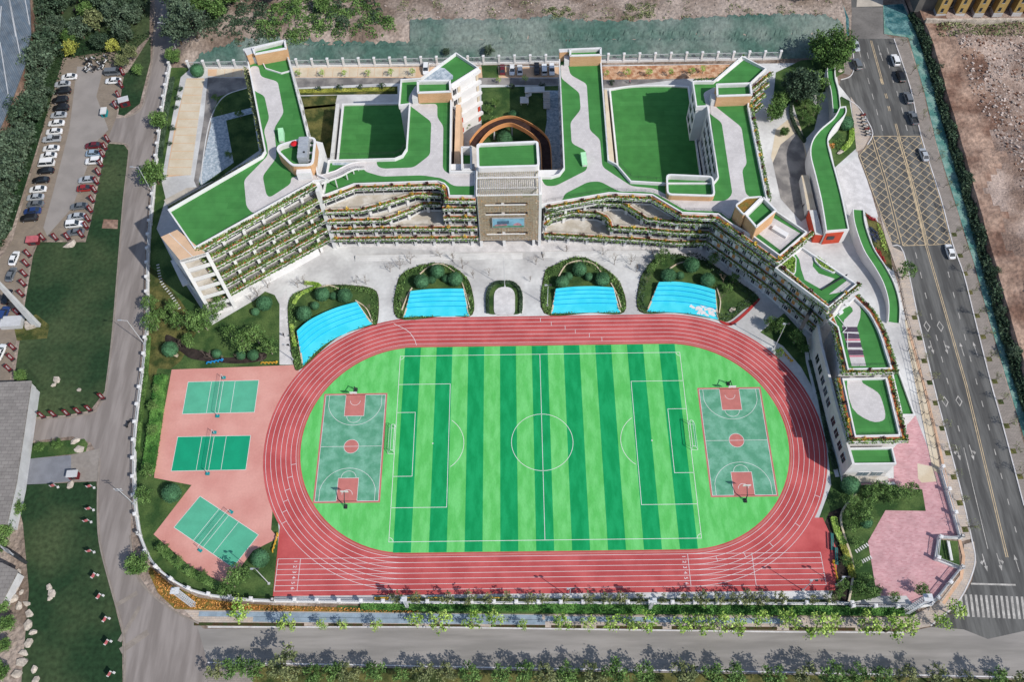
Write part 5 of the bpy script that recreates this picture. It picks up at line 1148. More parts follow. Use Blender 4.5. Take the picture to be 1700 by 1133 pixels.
play(446, 604, .0, 'yellow play arches on the lawn north of the volleyball courts', m_byel); play(1304, 591, -1.0, 'yellow play arches in the shade by the north-east bend', m_byel); play(1386, 950, 1.6, 'yellow play arches in the dark planting strip', m_byel); play(457, 904, 1.4, 'yellow play arches by the shrub at the sprint start', m_byel)
play(356, 602, .2, 'small blue play arches on the west lawn', M('play_blue', rgb(40, 150, 214), .06, 1))
# ------------------------------------------------------------------ inner court: orange ramp, stairs
rt = thing('spiral_ramp', 'curving orange walled ramp in the courtyard behind the entrance tower', 'ramp', (-6, 95, 0))
q3 = smooth([P(x, y, z) for x, y, z in ((787, 241, 5.0), (796, 228, 5.2), (808, 216, 5.5), (824, 207, 5.9), (842, 202, 6.3), (858, 204, 6.7), (883, 217, 7.3), (899, 231, 7.7), (905, 243, 7.9), (907, 265, 8.1), (908, 300, 8.2))], 4)
q2 = [v.xy for v in q3]; zz = [v.z for v in q3]
mb = MB(); mb.ribbon(q2, -1.3, 1.3, [z-.35 for z in zz], zz); mb.build('ramp_floor', m_rampf, rt)
for a in (-1.5, 1.3): mb = MB(); mb.ribbon(q2, a, a+.2, [z-.6 for z in zz], [z+.95 for z in zz]); mb.build('ramp_wall', m_ramp, rt)
for i in range(4, len(q2)-2, 7): mb = MB(); mb.tube((q2[i].x, q2[i].y, 0), (q2[i].x, q2[i].y, zz[i]-.3), .25, n=8); mb.build('support', m_slab, rt)
c = P(888, 178); t = thing('outdoor_stair', 'white outdoor stair with landings in the shaded courtyard', 'stair', (c.x, c.y, 0))
for (x, y, z, sx, sy) in ((0, 4, 3.2, 6, 2.4), (-3.2, 1, 1.9, 2.6, 2.6)):
    mb = MB(); mb.box((x, y, z), sx, sy, .3); part('landing', mb.mesh('landing', m_white2), t)
    for a in (-1, 1): mb = MB(); mb.box((x+a*(sx/2-.3), y, 0), .3, .3, z); part('leg', mb.mesh('leg', m_white2), t)
for k in range(10): mb = MB(); mb.box((3.6, 3.2-k*.45, 3.1-k*.31), 2.0, .47, .32); part('step', mb.mesh('step', m_white2), t)
for k in range(5): mb = MB(); mb.box((-1.2+k*-.36, 2.6, 3.0-k*.25), .4, 1.6, .26); part('step', mb.mesh('step', m_white2), t)
# ------------------------------------------------------------------ gatehouse with its green roof ribbon
gt = thing('gatehouse', 'long curved gatehouse with green roof strip and red end wall beside the east forecourt', 'building', (81, 72, 0))
left = smooth(G([(1371, 385), (1363, 335), (1353, 292), (1345, 258), (1348, 235), (1361, 216), (1384, 196), (1394, 178)], 5.5), 4)
right = smooth(G([(1404, 177), (1404, 190), (1385, 212), (1375, 232), (1379, 256), (1389, 292), (1399, 332), (1409.5, 382)], 5.5), 4)
poly = left+right; mb = MB(); mb.prism(poly, 0, 5.3, 0, 1); mb.build('roof_turf', [m_turf_r, m_white], gt)
pq = poly if area(poly) > 0 else poly[::-1]; mb = MB(); mb.ribbon(pq, -.02, .3, 5.0, 5.75, closed=True); mb.build('parapet', m_white, gt)
ga, gb = left[0], right[-1]
mb = MB(); mb.ribbon([ga+Vector((.3, -.08)), gb+Vector((-1.2, -.08))], -.12, 0, 0, 4.9); mb.build('end_wall', m_red, gt)
mb = MB(); mb.box((ga.x+2, ga.y-.22, 2.2), 1.9, .1, 1.5); mb.build('window', m_glass, gt)
mb = MB(); mb.prism([ga+Vector((-2.2, .5)), ga+Vector((-.1, .3)), ga+Vector((-.4, 9)), ga+Vector((-2.4, 9))], 0, 3.6, 0, 1); mb.build('side_porch', [m_white2, m_red], gt)
mb = MB(); mb.prism([ga+Vector((-2.6, 9.6)), ga+Vector((-.2, 9.6)), ga+Vector((-.2, 22)), ga+Vector((-2.2, 22))], 0, 3.0, 0, 1); mb.build('side_wing', [m_cream, m_white2], gt)
def ribbon_walk(pts, zs, w, lb):
    q = smooth(G(pts, sum(zs)/2), 5); n = len(q); z = [zs[0]+(zs[1]-zs[0])*i/(n-1) for i in range(n)]; c = q[n//2]
    t = thing('turf_ramp', lb, 'ramp', (c.x, c.y, 0)); mb = MB(); mb.ribbon(q, -w, w, 0, z, 1, mt=0); mb.build('turf', [m_turf_r, m_white], t)
    for a in (-w-.2, w): mb = MB(); mb.ribbon(q, a, a+.2, 0, [k+.5 for k in z]); mb.build('side_wall', m_white, t)
ribbon_walk([(1386, 92), (1380, 112), (1380, 132), (1385, 155), (1388, 190)], (2.2, 3.4), 1.0, 'narrow green ramp running out from under the big tree by the east road')
ribbon_walk([(1421, 355), (1425, 378), (1440, 416), (1460, 444), (1476, 470), (1486, 500), (1487, 530)], (4.4, 1.0), 1.3, 'long green ramp with white sides curving down beside the flower bed')
# ================================================================== OUTLYING BUILDINGS
def building(name, label, poly, z, roofm, wallm, loc=None, edge=None):
    c = sum(poly, Vector((0, 0)))/len(poly); t = thing(name, label, 'building', (c.x, c.y, 0))
    mb = MB(); mb.prism(poly, 0, z-.4); mb.build('wall', wallm, t); mb = MB(); mb.prism(offset(poly if area(poly) > 0 else poly[::-1], -.4, True), z-.4, z, 0, 0, True); r = mb.build('roof', roofm, t)
    if edge: mb = MB(); mb.ribbon(offset(poly if area(poly) > 0 else poly[::-1], -.45, True), 0, .35, z-.3, z+.1, closed=True); mb.build('roof_edge', edge, r)
    return t, r
m_sheet = brickmat('corrugated_blue_sheet', rgb(104, 118, 130), rgb(120, 128, 134), rgb(84, 92, 102), 6.0, .55, .06, rot=1.0, stain=.2)
t, r = building('warehouse', 'large warehouse roof of blue-grey sheets at the top-left corner', G([(-60, -60), (44, -60), (47, 0), (49, 55), (38, 110), (14, 175), (-4, 215), (-60, 330)], 9), 9, m_sheet, m_redearth)
for a, b in (((2, 10), (-10, 160)), ((16, 0), (34, 95)), ((0, 70), (14, 160)), ((40, -10), (49, 40)), ((10, -30), (26, 60))):
    mb = MB(); q = G([a, b], 9.1); mb.ribbon(q, -.12, .12, 9.0, 9.14); mb.build('roof_rope', m_slab, r)
rub = G([(22, 58), (48, 56), (50, 75), (38, 110), (20, 150), (8, 180), (2, 175), (18, 120)], 2)
mb = MB()
for p in scatter(rub, 260, rng): mb.box((p.x, p.y, 8.6 if False else rng.uniform(0, 2)), rng.uniform(.6, 2.6), rng.uniform(.3, 1.2), rng.uniform(.2, .9), rng.uniform(0, 3))
o = mb.build('timber_debris', m_redearth); tag(o, kind='stuff')
m_screen = M('green_site_hoarding', rgb(26, 72, 36), .2, .6)
q = smooth(G([(60, 0), (56, 30), (53, 70), (44, 120), (28, 175), (12, 220), (-8, 275)], 1), 4); mb = MB(); mb.ribbon(q, -.1, .1, 0, 2.4); tag(mb.build('site_hoarding', m_screen), 'green site hoarding between the warehouse and the row of dark trees', 'hoarding')
c = P(20, 190, 0); t = thing('hoarding_sign', 'green sign with red and pale marks on the site hoarding', 'sign', (c.x, c.y, 0), 1.1)
mb = MB(); mb.box((0, 0, .4), 7, .15, 2.6); part('panel', mb.mesh('panel', M('sign_green', rgb(38, 104, 52), .1, 1)), t)
mb = MB(); mb.box((-1.5, -.1, 1.0), 1.6, .06, 1.3); part('red_mark', mb.mesh('red_mark', m_red), t); mb = MB(); mb.box((1.2, -.1, 1.0), 1.8, .06, 1.3); part('pale_mark', mb.mesh('pale_mark', m_slab), t)
m_tile = brickmat('grey_roof_tiles', rgb(150, 144, 138), rgb(138, 132, 127), rgb(118, 112, 108), 1.6, .9, .05, stain=.12)
t, r = building('hall', 'low building with grey tiled roof at the left edge of the picture', G([(-60, 640), (49, 635), (24, 803), (9, 868), (-60, 870)], 5.5), 5.5, m_tile, m_slab, edge=None)
mb = MB(); q = G([(52, 638), (40, 690)], 3); mb.ribbon(q, -.25, .25, 1, 3.2); mb.build('gutter', m_white2, t); mb = MB(); q = G([(23, 815), (14, 862)], 3); mb.ribbon(q, -.25, .25, 1, 3.2); mb.build('gutter', m_white2, t)
t, r = building('annex', 'small grey roofed annex below the black patterned wall', G([(-60, 935), (2, 938), (26, 950), (0, 1000), (-60, 1010)], 4), 4, m_tile, m_slab)
c0, c1 = P(-14, 898, 2).xy, P(38, 932, 2).xy
t = thing('patterned_wall', 'black wall panel with white swirling pattern by the left edge', 'wall', (c0.x, c0.y, 0)); mb = MB(); mb.ribbon([c0, c1], -.35, .35, 0, 3.0); mb.build('panel', m_dark, t)
d = (c1-c0).normalized(); nn = Vector((-d.y, d.x))
for k in range(4):
    mb = MB(); pts = [c0+d*(s*.45)+nn*(-.2+.14*k+.1*math.sin(s*.9+k)) for s in range(18)]; mb.strip(pts, -.035, .035, 3.01); mb.build('swirl', m_slab, t)
    mb = MB()
    for s in range(17): a, b = c0+d*(s*.5)-nn*.36, c0+d*(s*.5+.5)-nn*.36; z0 = .5+.6*k+.25*math.sin(s*.8+k); z1 = .5+.6*k+.25*math.sin(s*.8+.8+k); mb.quad((a.x, a.y, z0), (b.x, b.y, z1), (b.x, b.y, z1+.18), (a.x, a.y, z0+.18))
    mb.build('swirl', m_slab, t)
c = P(62, 541); t = thing('white_pylon', 'tall slender white pylon rising from the grass beside the car park', 'monument', (c.x, c.y, 0))
mb = MB(); mb.v = [(-.9, -.5, 0), (.9, -.5, 0), (.9, .5, 0), (-.9, .5, 0), (-.5, -.3, 21), (.5, -.3, 21), (.5, .3, 21), (-.5, .3, 21)]; mb.f = [(0, 1, 5, 4), (1, 2, 6, 5), (2, 3, 7, 6), (3, 0, 4, 7), (4, 5, 6, 7)]; mb.m = [0]*5; part('shaft', mb.mesh('shaft', m_slab), t)
mb = MB(); mb.box((-1.6, 0, 0), 2.4, 2.2, 1.2, .3); part('plinth', mb.mesh('plinth', m_stone), t); mb = MB(); mb.box((-6.5, .6, 0), 5.5, 3.2, 1.6, .05); part('plinth_block', mb.mesh('plinth_block', m_slab), t)
sheet('soil_patch', [(22, 538), (60, 522), (82, 540), (78, 562), (28, 566)], .045, m_lawn_dry)
# yellow apartment block north-east
m_ylw = M('yellow_render', rgb(176, 148, 92), .08, .6); m_brn = M('brown_render', rgb(132, 94, 54), .1, .6)
y0 = 147.5; t = thing('apartment_block', 'yellow ribbed apartment block at the top-right corner', 'building', (160, y0+6, 4)); zb = 2.0
mb = MB(); mb.box((166, y0+9, zb), 84, 16, 22); wl = mb.build('wall', M('grey_render', rgb(108, 104, 100), .1, .5), t)
mb = MB(); mb.box((166, y0+9, zb+22), 85, 17, .6); mb.build('roof', m_slab, t)
wm = None
for i in range(13):
    x = 131.5+i*6.1; wide = i % 2
    mb = MB(); mb.box((x, y0-.2, zb), 3.0, 3.4, 21.5, m=0); by = mb.build('bay', m_ylw, t)
    mb = MB(); mb.box((x+1.62, y0-.1, zb), .22, 3.3, 21.4); mb.build('bay_side', m_brn, by)
    mb = MB(); mb.box((x, y0-.24, zb), 3.06, 3.44, 1.6); mb.build('bay_base', m_slab, by)
    for k in range(6):
        if wm is None:
            mb = MB(); mb.box((0, 0, 0), .8, .12, 1.5); mb.box((0, 0, -.1), 1.0, .2, .1, m=1); wm = mb.mesh('window', [m_glass, m_slab])
        place('window', wm, by, (x-.2, y0-1.9, zb+2.2+k*3.2))
        if not i % 2: place('window', wm, by, (x+3.0, y0+.95, zb+2.0+k*3.2), scale=(2.2, 1, 1.3))
mb = MB(); mb.ribbon([Vector((126, 143)), Vector((133, 142.4)), Vector((215, 142.2))], -.4, .4, 1, 4.0); tag(mb.build('retaining_wall', m_stone), 'long grey retaining wall in front of the yellow apartment block', 'wall')
mb = MB()
for p in scatter([Vector((129, 136)), Vector((215, 134)), Vector((215, 141.5)), Vector((129, 142))], 2600, rng): mb.leaf((p.x, p.y, bh(p.x, p.y)+rng.uniform(0, .8)), rng.uniform(.2, .5), rng, 0, 1)
o = mb.build('weeds', m_lf_olive); tag(o, kind='stuff')
# site huts at the top-left
t, r = building('site_hut', 'small white hut at the end of the green hoarding', G([(52, -10), (60, -8), (74, 18), (66, 26), (54, 12)], 3.5), 3.5, m_slab, m_white2)
# ================================================================== RUBBLE, ROCKS
rmesh = []
for s in range(5):
    r_ = random.Random(s); bm = bmesh.new(); bmesh.ops.create_icosphere(bm, subdivisions=1, radius=1)
    for v in bm.verts: v.co *= r_.uniform(.7, 1.2); v.co.z = max(v.co.z*.6, -.3)
    me = bpy.data.meshes.new('rock'); bm.to_mesh(me); bm.free(); me.materials.append(m_stone); rmesh.append(me)
rocks = [(95, 632, 1.6), (90, 640, 1.0), (132, 648, .9), (117, 407, 2.4), (83, 976, 1.2), (87, 987, 1.6), (84, 994, 1.0), (30, 952, 1.4), (27, 965, 1.4), (26, 979, 1.2), (24, 995, 1.7), (31, 1008, 1.5), (36, 985, 1.0), (45, 1003, 1.2), (50, 1020, 1.5), (47, 1040, 1.8), (55, 1050, 1.3), (48, 1068, 1.6), (40, 1085, 1.5), (38, 1100, 1.9), (30, 1120, 1.7), (58, 1112, 1.3), (60, 1130, 1.4), (125, 733, 1.7), (132, 748, 1.9), (117, 807, 1.5), (1401, 280, 0)]
for i, (x, y, s) in enumerate(rocks):
    if s: c = P(x, y); o = place('boulder', rmesh[i % 5], None, (c.x, c.y, .15), rng.uniform(0, 6), (s*.8, s*.6, s*.5)); tag(o, '%s pale boulder from the top among the rocks on the west lawns' % nth(sorted(range(len(rocks)), key=lambda k: rocks[k][1]).index(i)-1).capitalize(), 'boulder', 'boulders on the west lawns')
for x, y, lb in ((1396, 253, 'long white name stone lying on the lawn beside the gatehouse roof'), (1395, 119, 'small white stone on the lawn by the narrow green ramp'), (1215, 516, 'white stone on the dark lawn next to the red path edge')):
    c = P(x, y); o = place('name_stone', rmesh[2], None, (c.x, c.y, .3), .7, (2.2 if x == 1396 else 1.2, .7, .7)); tag(o, lb, 'stone')
def rubble(poly, n, smin, smax, name, mat, zf, seed):
    r_ = random.Random(seed); mb = MB()
    for p in scatter(poly, n, r_):
        s = smin+(smax-smin)*r_.random()**3; mb.box((p.x, p.y, zf(p)-.1), s*r_.uniform(.7, 1.8), s, s*r_.uniform(.3, .8), r_.uniform(0, 3.1))
    o = mb.build(name, mat); return tag(o, kind='stuff')
m_rub1 = M('pale_rubble', rgb(190, 174, 164), .2, 1.0, fine=.2, island=.35); m_rub2 = M('brown_rubble', rgb(132, 100, 84), .2, 1, island=.4)
east_poly = [Vector((134, 136)), Vector((133, 110)), Vector((138, 80)), Vector((134, 60)), Vector((127, 40)), Vector((124, 18)), Vector((124, -10)), Vector((168, -10)), Vector((178, 60)), Vector((190, 136))]
for nm_, seed_, mat_, n_ in (('rubble', 3, m_rub1, 15000), ('rubble', 4, m_rub2, 6000)):
    rubble(east_poly, n_, .08, .6, nm_, mat_, lambda p: bh(p.x, p.y)+.05, seed_)
rubble([Vector((-120, 146)), Vector((100, 144)), Vector((100, 170)), Vector((-120, 170))], 1500, .1, .5, 'loose_stones', m_rub1, lambda p: hz(p.x, p.y)+.15, 6)
# ================================================================== TREES AND PLANTS
def tree_mesh(seed, h, r, th, ncl, nl, lsz, mat, tmat, sq=.8, cl=.34, limbs=7, shell=.35):
    r_ = random.Random(seed); cr = MB(); tk = MB(); c = Vector((0, 0, h-r*sq)); lean = Vector((r_.uniform(-.3, .3), r_.uniform(-.3, .3), th))
    tk.tube((0, 0, -.2), lean, .045*h*.62+.03, .03*h*.5+.02, 7)
    cents = []
    for i in range(ncl):
        v = Vector((r_.gauss(0, 1), r_.gauss(0, 1), r_.gauss(.15, 1))).normalized()*(r*(shell+(1-shell)*r_.random()**.6)*r_.uniform(.72, 1.0))
        p = c+Vector((v.x, v.y, v.z*sq)); cents.append(p); blob_leaves(cr, p, r*cl*r_.uniform(.7, 1.25), nl, lsz, r_, 0, .8, .2)
    for p in cents[:limbs]: m_ = lean.lerp(p, .5)+Vector((0, 0, -.2*r)); tk.tube(lean*.92, m_, .02*h*.5+.012, .012*h*.5+.01, 5); tk.tube(m_, p, .012*h*.5+.01, .01, 4)
    return cr.mesh('crown', mat), tk.mesh('trunk', tmat)
def bare_mesh(seed, h, mat, leafmat=None, nl=0, spread=.5):
    r_ = random.Random(seed); tk = MB(); cr = MB(); tips = []
    def grow(p, d, l, rad, lev):
        q = p+d*l; tk.tube(p, q, rad, rad*.65, 5 if lev < 2 else 3, cap=False)
        if lev >= 4: tips.append(q); return
        for _ in range(3 if lev else 4):
            nd = (d+Vector((r_.gauss(0, spread), r_.gauss(0, spread), r_.uniform(-.05, .35)))).normalized(); grow(q, nd, l*r_.uniform(.55, .8), rad*.6, lev+1)
    grow(Vector((0, 0, -.1)), Vector((r_.uniform(-.1, .1), r_.uniform(-.1, .1), 1)).normalized(), h*.34, .03*h*.5+.03, 0)
    for t_ in tips:
        for _ in range(nl): cr.leaf(t_+Vector((r_.gauss(0, .25), r_.gauss(0, .25), r_.gauss(0, .2))), r_.uniform(.1, .2), r_)
    return (cr.mesh('crown', leafmat) if nl else None), tk.mesh('trunk', mat)
m_lf_bigt = leafm('big_tree_leaves', rgb(74, 104, 52), rgb(98, 130, 66))
TK = {}
m_lf_dk2 = leafm('greyish_dark_leaves', rgb(78, 98, 76), rgb(104, 122, 98), .5)
TK['dense'] = [tree_mesh(s, 8.0, 4.0, 3.0, 80, 30, .28, m_lf_dk2 if s != 2 else m_lf_dark, m_trunk, .85, .27) for s in (1, 2, 3)]
TK['mid'] = [tree_mesh(s+10, 7.0, 3.4, 2.8, 74, 30, .27, m_lf_mid, m_trunk, .85) for s in (1, 2)]
TK['grove'] = TK['dense']+TK['mid'][:1]+[tree_mesh(91, 7.5, 3.4, 3, 70, 28, .26, m_lf_olive, m_trunk, .9, .28)]+TK['dense'][:2]
TK['yellow'] = [tree_mesh(s+20, 6, 2.6, 2.2, 42, 24, .26, m_lf_yel, m_trunk, 1.0) for s in (1,)]
TK['big'] = [tree_mesh(s+30, 14, 7.4, 5, 210, 36, .36, m_lf_bigt, m_trunk, .8, .26) for s in (1,)]
TK['bigdark'] = [tree_mesh(s+35, 13, 5.8, 5, 190, 36, .34, m_lf_dark, m_trunk, 1.0, .26) for s in (1,)]
TK['street'] = [tree_mesh(s+40, 5.2, 2.0, 2.2, 26, 13, .2, m_lf_bright, m_stem, .8, .32) for s in (1, 2, 3)]
TK['south'] = [tree_mesh(s+50, 6.6, 2.5, 2.8, 40, 18, .22, m_lf_olive if s == 2 else m_lf_mid, m_trunk, .85, .30) for s in (1, 2, 3)]
TK['slim'] = [tree_mesh(s+60, 4.2, 1.5, 1.4, 24, 13, .17, m_lf_olive, m_trunk, 1.05, .3) for s in (1, 2, 3)]
TK['garden'] = [tree_mesh(s+70, 6.0, 2.5, 2.3, 48, 20, .2, m_lf_mid, m_stem, .9, .3) for s in (1, 2)]
TK['bush'] = [tree_mesh(s+80, 1.6, 1.0, .3, 14, 14, .16, m_lf_mid, m_trunk, .7, .4) for s in (1, 2)]
TK['bushdark'] = [tree_mesh(s+84, 1.8, 1.2, .3, 16, 14, .18, m_lf_dark, m_trunk, .7, .4) for s in (1, 2)]
TK['bare'] = [bare_mesh(s, 4.2, m_twig) for s in (1, 2, 3)]
TK['sapling'] = [bare_mesh(s+5, 5.0, m_twig, m_lf_olive, 1, .4) for s in (1, 2, 3)]
def tree(kind, i, loc, s=1.0, label='', cat='tree', group=None, name='tree'):
    cr, tk = TK[kind][i % len(TK[kind])]; t = thing(name, label, cat, loc, rng.uniform(0, 6.28), group)
    sc = (s*rng.uniform(.92, 1.08), s*rng.uniform(.92, 1.08), s*rng.uniform(.92, 1.08)); t.scale = sc
    part('trunk', tk, t)
    if cr: part('crown', cr, t)
    return t
def row(kind, pts, fmt, group, s=1.0, js=.15, z=0.0, name='tree', cat='tree', zf=None, hc=0):
    pts = sorted(pts, key=lambda q: q[1] if 'from the top' in fmt else (-q[0] if 'from the right' in fmt else q[0]))
    for i, q in enumerate(pts):
        x, y = q[0], q[1]; sc = q[2] if len(q) > 2 else 1; c = P(x, y, hc*s*sc if hc else z)
        tree(kind, i*3+rng.randrange(3), (c.x, c.y, zf(c) if zf else z), s*sc*rng.uniform(1-js, 1+js), (fmt % nth(i)).capitalize() if '%s' in fmt else fmt, cat, group, name)
# south road: north pavement row, south row; slim trees behind the fence
row('street', [(408, 1022), (484, 1044, .9), (538, 1042, .6), (572, 1042, .6), (628, 1043, .65), (692, 1036, .7), (732, 1040), (786, 1038), (822, 1034), (868, 1042, .6), (932, 1041), (975, 1040, .7), (1015, 1042), (1042, 1040, .9), (1066, 1044), (1128, 1043), (1158, 1045, .9), (1186, 1043, 1.15), (1218, 1046), (1256, 1036, .9), (1300, 1038), (1348, 1050, 1.2), (1376, 1040), (1430, 1044), (1470, 1050, 1.1), (1500, 1046), (1552, 1040, .9), (1576, 1020, .8)], '%s bright green tree from the west in the row on the south pavement', 'trees along the south pavement', 1.3)
row('south', [(365, 1118, .9), (398, 1116), (432, 1118, 1.1), (487, 1116, 1.25), (526, 1126, .8), (560, 1122, .9), (585, 1124, .9), (628, 1122), (668, 1126, .8), (706, 1126, .9), (742, 1124), (782, 1128, .9), (832, 1128, .9), (872, 1124), (905, 1130, .95), (940, 1126), (985, 1130), (1018, 1124, 1.05), (1066, 1128), (1128, 1128), (1176, 1130), (1214, 1128, 1.1), (1274, 1132, .95), (1330, 1130), (1372, 1132, 1.1), (1412, 1128), (1452, 1132), (1492, 1130, 1.05), (1540, 1134), (1590, 1138), (1640, 1138), (1690, 1140)], '%s tree from the west in the row along the bottom edge', 'trees along the bottom edge', 1.08)
row('slim', [(660, 998), (693, 998), (744, 998, .9), (782, 999), (812, 999), (842, 998, 1.1), (880, 999), (903, 998, .9), (938, 998, .8), (975, 999), (1005, 999, 1.1), (1030, 998), (1060, 999), (1100, 999, .7), (1132, 999, 1.05), (1160, 999), (1190, 999), (1215, 999), (1235, 999, 1.15), (1262, 1000), (1290, 1000, 1.05), (1345, 1000), (1372, 1000)], '%s slim tree from the west between the running track and the fence', 'slim trees behind the south fence', 1.1)
# car park trees
row('dense', [(90, 96, 1.15), (78, 112, .95), (72, 132, 1.0), (66, 152), (78, 170, .85), (68, 192, 1.1), (40, 186, .8), (56, 214, 1.1), (26, 212, .9), (48, 246, 1.15), (20, 232, .75), (38, 270, 1.2), (14, 258, .9), (33, 300, 1.2), (20, 328, 1.25), (14, 366, 1.25), (6, 400, 1.2)], '%s dark round tree from the top beside the west car park', 'dark trees beside the car park', 1.16)
row('yellow', [(124, 92), (192, 88, .9)], '%s yellow green tree from the left above the car park', 'yellow trees above the car park')
row('grove', [(104, 22, 1.2), (101, 56, .9), (140, 64, 1.0), (166, 52, 1.1), (174, 82, .9), (186, 16, 1.3), (196, 42, 1.0), (208, 114, .8), (222, 100, .7), (232, 124, .6), (160, 8, 1.2), (128, 4, 1.2), (82, 40, .9), (212, 70, .8), (72, 20, 1.0), (150, 30, 1.0), (206, 20, 1.0), (226, 40, .9), (240, 18, 1.0), (120, 72, .7), (66, 66, .9)], '%s tree from the left in the mixed grove above the car park', 'grove above the car park', 1.0)
row('mid', [(292, 104, .8), (270, 212, 1.0), (264, 306, 1.15), (236, 944, .75)], '%s round tree from the top between the west road and the fence', 'round trees by the west fence')
zh = lambda c: hz(c.x, c.y) if c.y > 131 else 0
row('dense', [(306, 84, .9), (318, 62, 1.0), (334, 78, 1.1), (312, 36, 1.1), (336, 20, 1.2), (360, 14, 1.1)], '%s dark tree from the left on the hillside by the west road', 'dark trees on the hillside', 1.3, zf=zh)
row('mid', [(372, 52, 1.15), (396, 30, 1.0), (345, 48, 1.1), (466, 22, 1.1), (500, 10, 1.1), (545, 42, .7), (575, 16, .9), (600, 8, .8), (430, 10, .9)], '%s green tree from the left on the slope above the netted bank', 'green trees above the netted bank', 1.1, zf=zh)
row('dense', [(1272, 14, .6), (1294, 8, .7), (1328, 24, .9), (1340, 14, .9), (742, 96, .4), (812, 96, .5)], '%s dark bush from the left on the bare hillside', 'dark bushes on the bare hillside', 1.0, zf=zh)
def scrub(poly, ncl, nl, mat, rmin, rmax, sz, seed, zf):
    r_ = random.Random(seed); mb = MB()
    for c in scatter(poly, ncl, r_):
        R_ = rmin+(rmax-rmin)*r_.random()**2
        for _ in range(int(nl*R_*R_)+6):
            a = r_.uniform(0, 6.28); d = R_*math.sqrt(r_.random()); x, y = c.x+d*math.cos(a), c.y+d*math.sin(a)
            mb.leaf((x, y, zf(x, y)+r_.random()*R_*.7*(1-(d/R_)**2)+.1), r_.uniform(sz*.6, sz*1.3), r_, 0, .9)
    return tag(mb.build('hill_scrub', mat), kind='stuff')
hzz = lambda x, y: hz(x, y)
scrub(G([(425, 58), (440, 30), (470, 2), (600, -10), (640, 20), (664, 50), (620, 56), (560, 54), (500, 58)], 5), 150, 30, m_lf_mid, .5, 2.8, .3, 1, hzz)
scrub(G([(425, 58), (440, 30), (470, 2), (600, -10), (640, 20), (600, 50), (500, 58)], 5), 60, 30, m_lf_dark, .6, 2.6, .3, 2, hzz)
scrub(G([(370, 62), (430, 66), (445, 30), (425, -10), (330, -20), (330, 60)], 5), 90, 30, m_lf_dark, .6, 2.6, .3, 3, hzz)
scrub(G([(640, -10), (1380, -10), (1380, 26), (1100, 32), (900, 28), (680, 32)], 5), 110, 14, m_lf_olive, .3, 1.8, .22, 4, hzz)
scrub(G([(905, 16), (950, 14), (956, 28), (925, 38), (908, 30)], 5), 26, 26, m_lf_olive, .6, 1.6, .25, 5, hzz)
scrub(G([(1010, 30), (1050, 4), (1090, 4), (1080, 26), (1040, 34)], 5), 26, 22, m_lf_olive, .6, 1.8, .25, 6, hzz)
mb = MB(); hp = G([(60, 60), (200, 40), (245, 60), (200, 110), (110, 95), (60, 250), (20, 370), (0, 420), (-20, 380), (30, 240), (55, 150)], .3)
for p in scatter(hp, 3800, rng): mb.leaf((p.x, p.y, rng.uniform(.05, .45)), rng.uniform(.2, .42), rng, 0, 1.2)
tag(mb.build('undergrowth', leafm('undergrowth_leaves', rgb(36, 56, 34), rgb(48, 74, 40))), kind='stuff')
# east: the two big trees, the ditch plants, saplings in both pavements
c = P(1370, 112); tree('big', 0, (c.x, c.y, 0), 1.0, 'biggest round dark green tree beside the east road', 'tree'); c = P(1322, 168); tree('bigdark', 0, (c.x, c.y, 0), 1.0, 'tall bluish dark tree east of the last school wing', 'tree')
row('mid', [(1343, 150, 1.2), (1282, 200, .8), (1292, 180, .7), (1300, 225, .5)], '%s bushy tree from the right near the east end of the last wing', 'bushy trees near the last wing')
mb = MB(); dp = G([(1556, 150), (1577, 232), (1608, 330), (1640, 440), (1664, 530), (1694, 640), (1720, 740), (1745, 745), (1670, 500), (1604, 262), (1565, 140), (1525, 20), (1512, 20)], 1)
for p in scatter(dp, 15000, rng):
    bx_ = bankx(p.y); xx = rng.uniform(bx_-2.0, bx_+.3); k_ = math.sin(p.y*.5)*math.sin(p.y*.17+1)
    mb.leaf((xx, p.y, rng.random()*(1.6+1.3*k_)+(.6 if xx > bx_-1 else 0)), rng.uniform(.2, .45), rng, 0, .6)
tag(mb.build('ditch_shrubs', m_lf_dark), kind='stuff')
row('dense', [(1576, 215, .4), (1602, 305, .42), (1628, 398, .42), (1643, 458, .45), (1657, 522, .42), (1678, 592, .5), (1556, 120, .4)], '%s bush from the top in the shaded ditch under the earth bank', 'bushes in the ditch', 1.0, cat='bush', name='bush')
row('sapling', [(1498, 76, .9), (1512, 124), (1524, 160), (1532, 200), (1544, 232), (1554, 268), (1566, 312), (1575, 350), (1584, 390, .9), (1594, 425), (1602, 455), (1610, 486), (1622, 525), (1632, 560), (1642, 597), (1651, 634), (1661, 668), (1671, 708), (1682, 750), (1693, 792)], '%s sapling from the top on the far pavement of the east road', 'saplings on the far east pavement', .85)
row('sapling', [(1518, 528, .8), (1526, 562, .9), (1534, 600, .9), (1543, 636), (1553, 670, .9), (1564, 712), (1573, 753), (1583, 793), (1593, 836), (1602, 880)], '%s sapling from the top on the near pavement of the east road', 'saplings on the near east pavement', .8)
for pts in ([(1518, 528), (1526, 562), (1534, 600), (1543, 636), (1553, 670), (1564, 712), (1573, 753), (1583, 793), (1593, 836), (1602, 880)], [(1584, 390), (1594, 425), (1602, 455), (1610, 486), (1622, 525), (1632, 560), (1642, 597), (1651, 634), (1661, 668), (1671, 708), (1682, 750), (1693, 792)]):
    for x, y in pts: c = P(x, y); mb = MB(); mb.box((c.x, c.y, .1), 1.3, 1.3, .045, .03); o = mb.build('tree_pit', m_lawn_dry); tag(o, kind='structure')
c = P(1498, 462); tree('garden', 0, (c.x, c.y, 0), 1.05, 'leafy green tree on the near pavement beside the flower bed', 'tree')
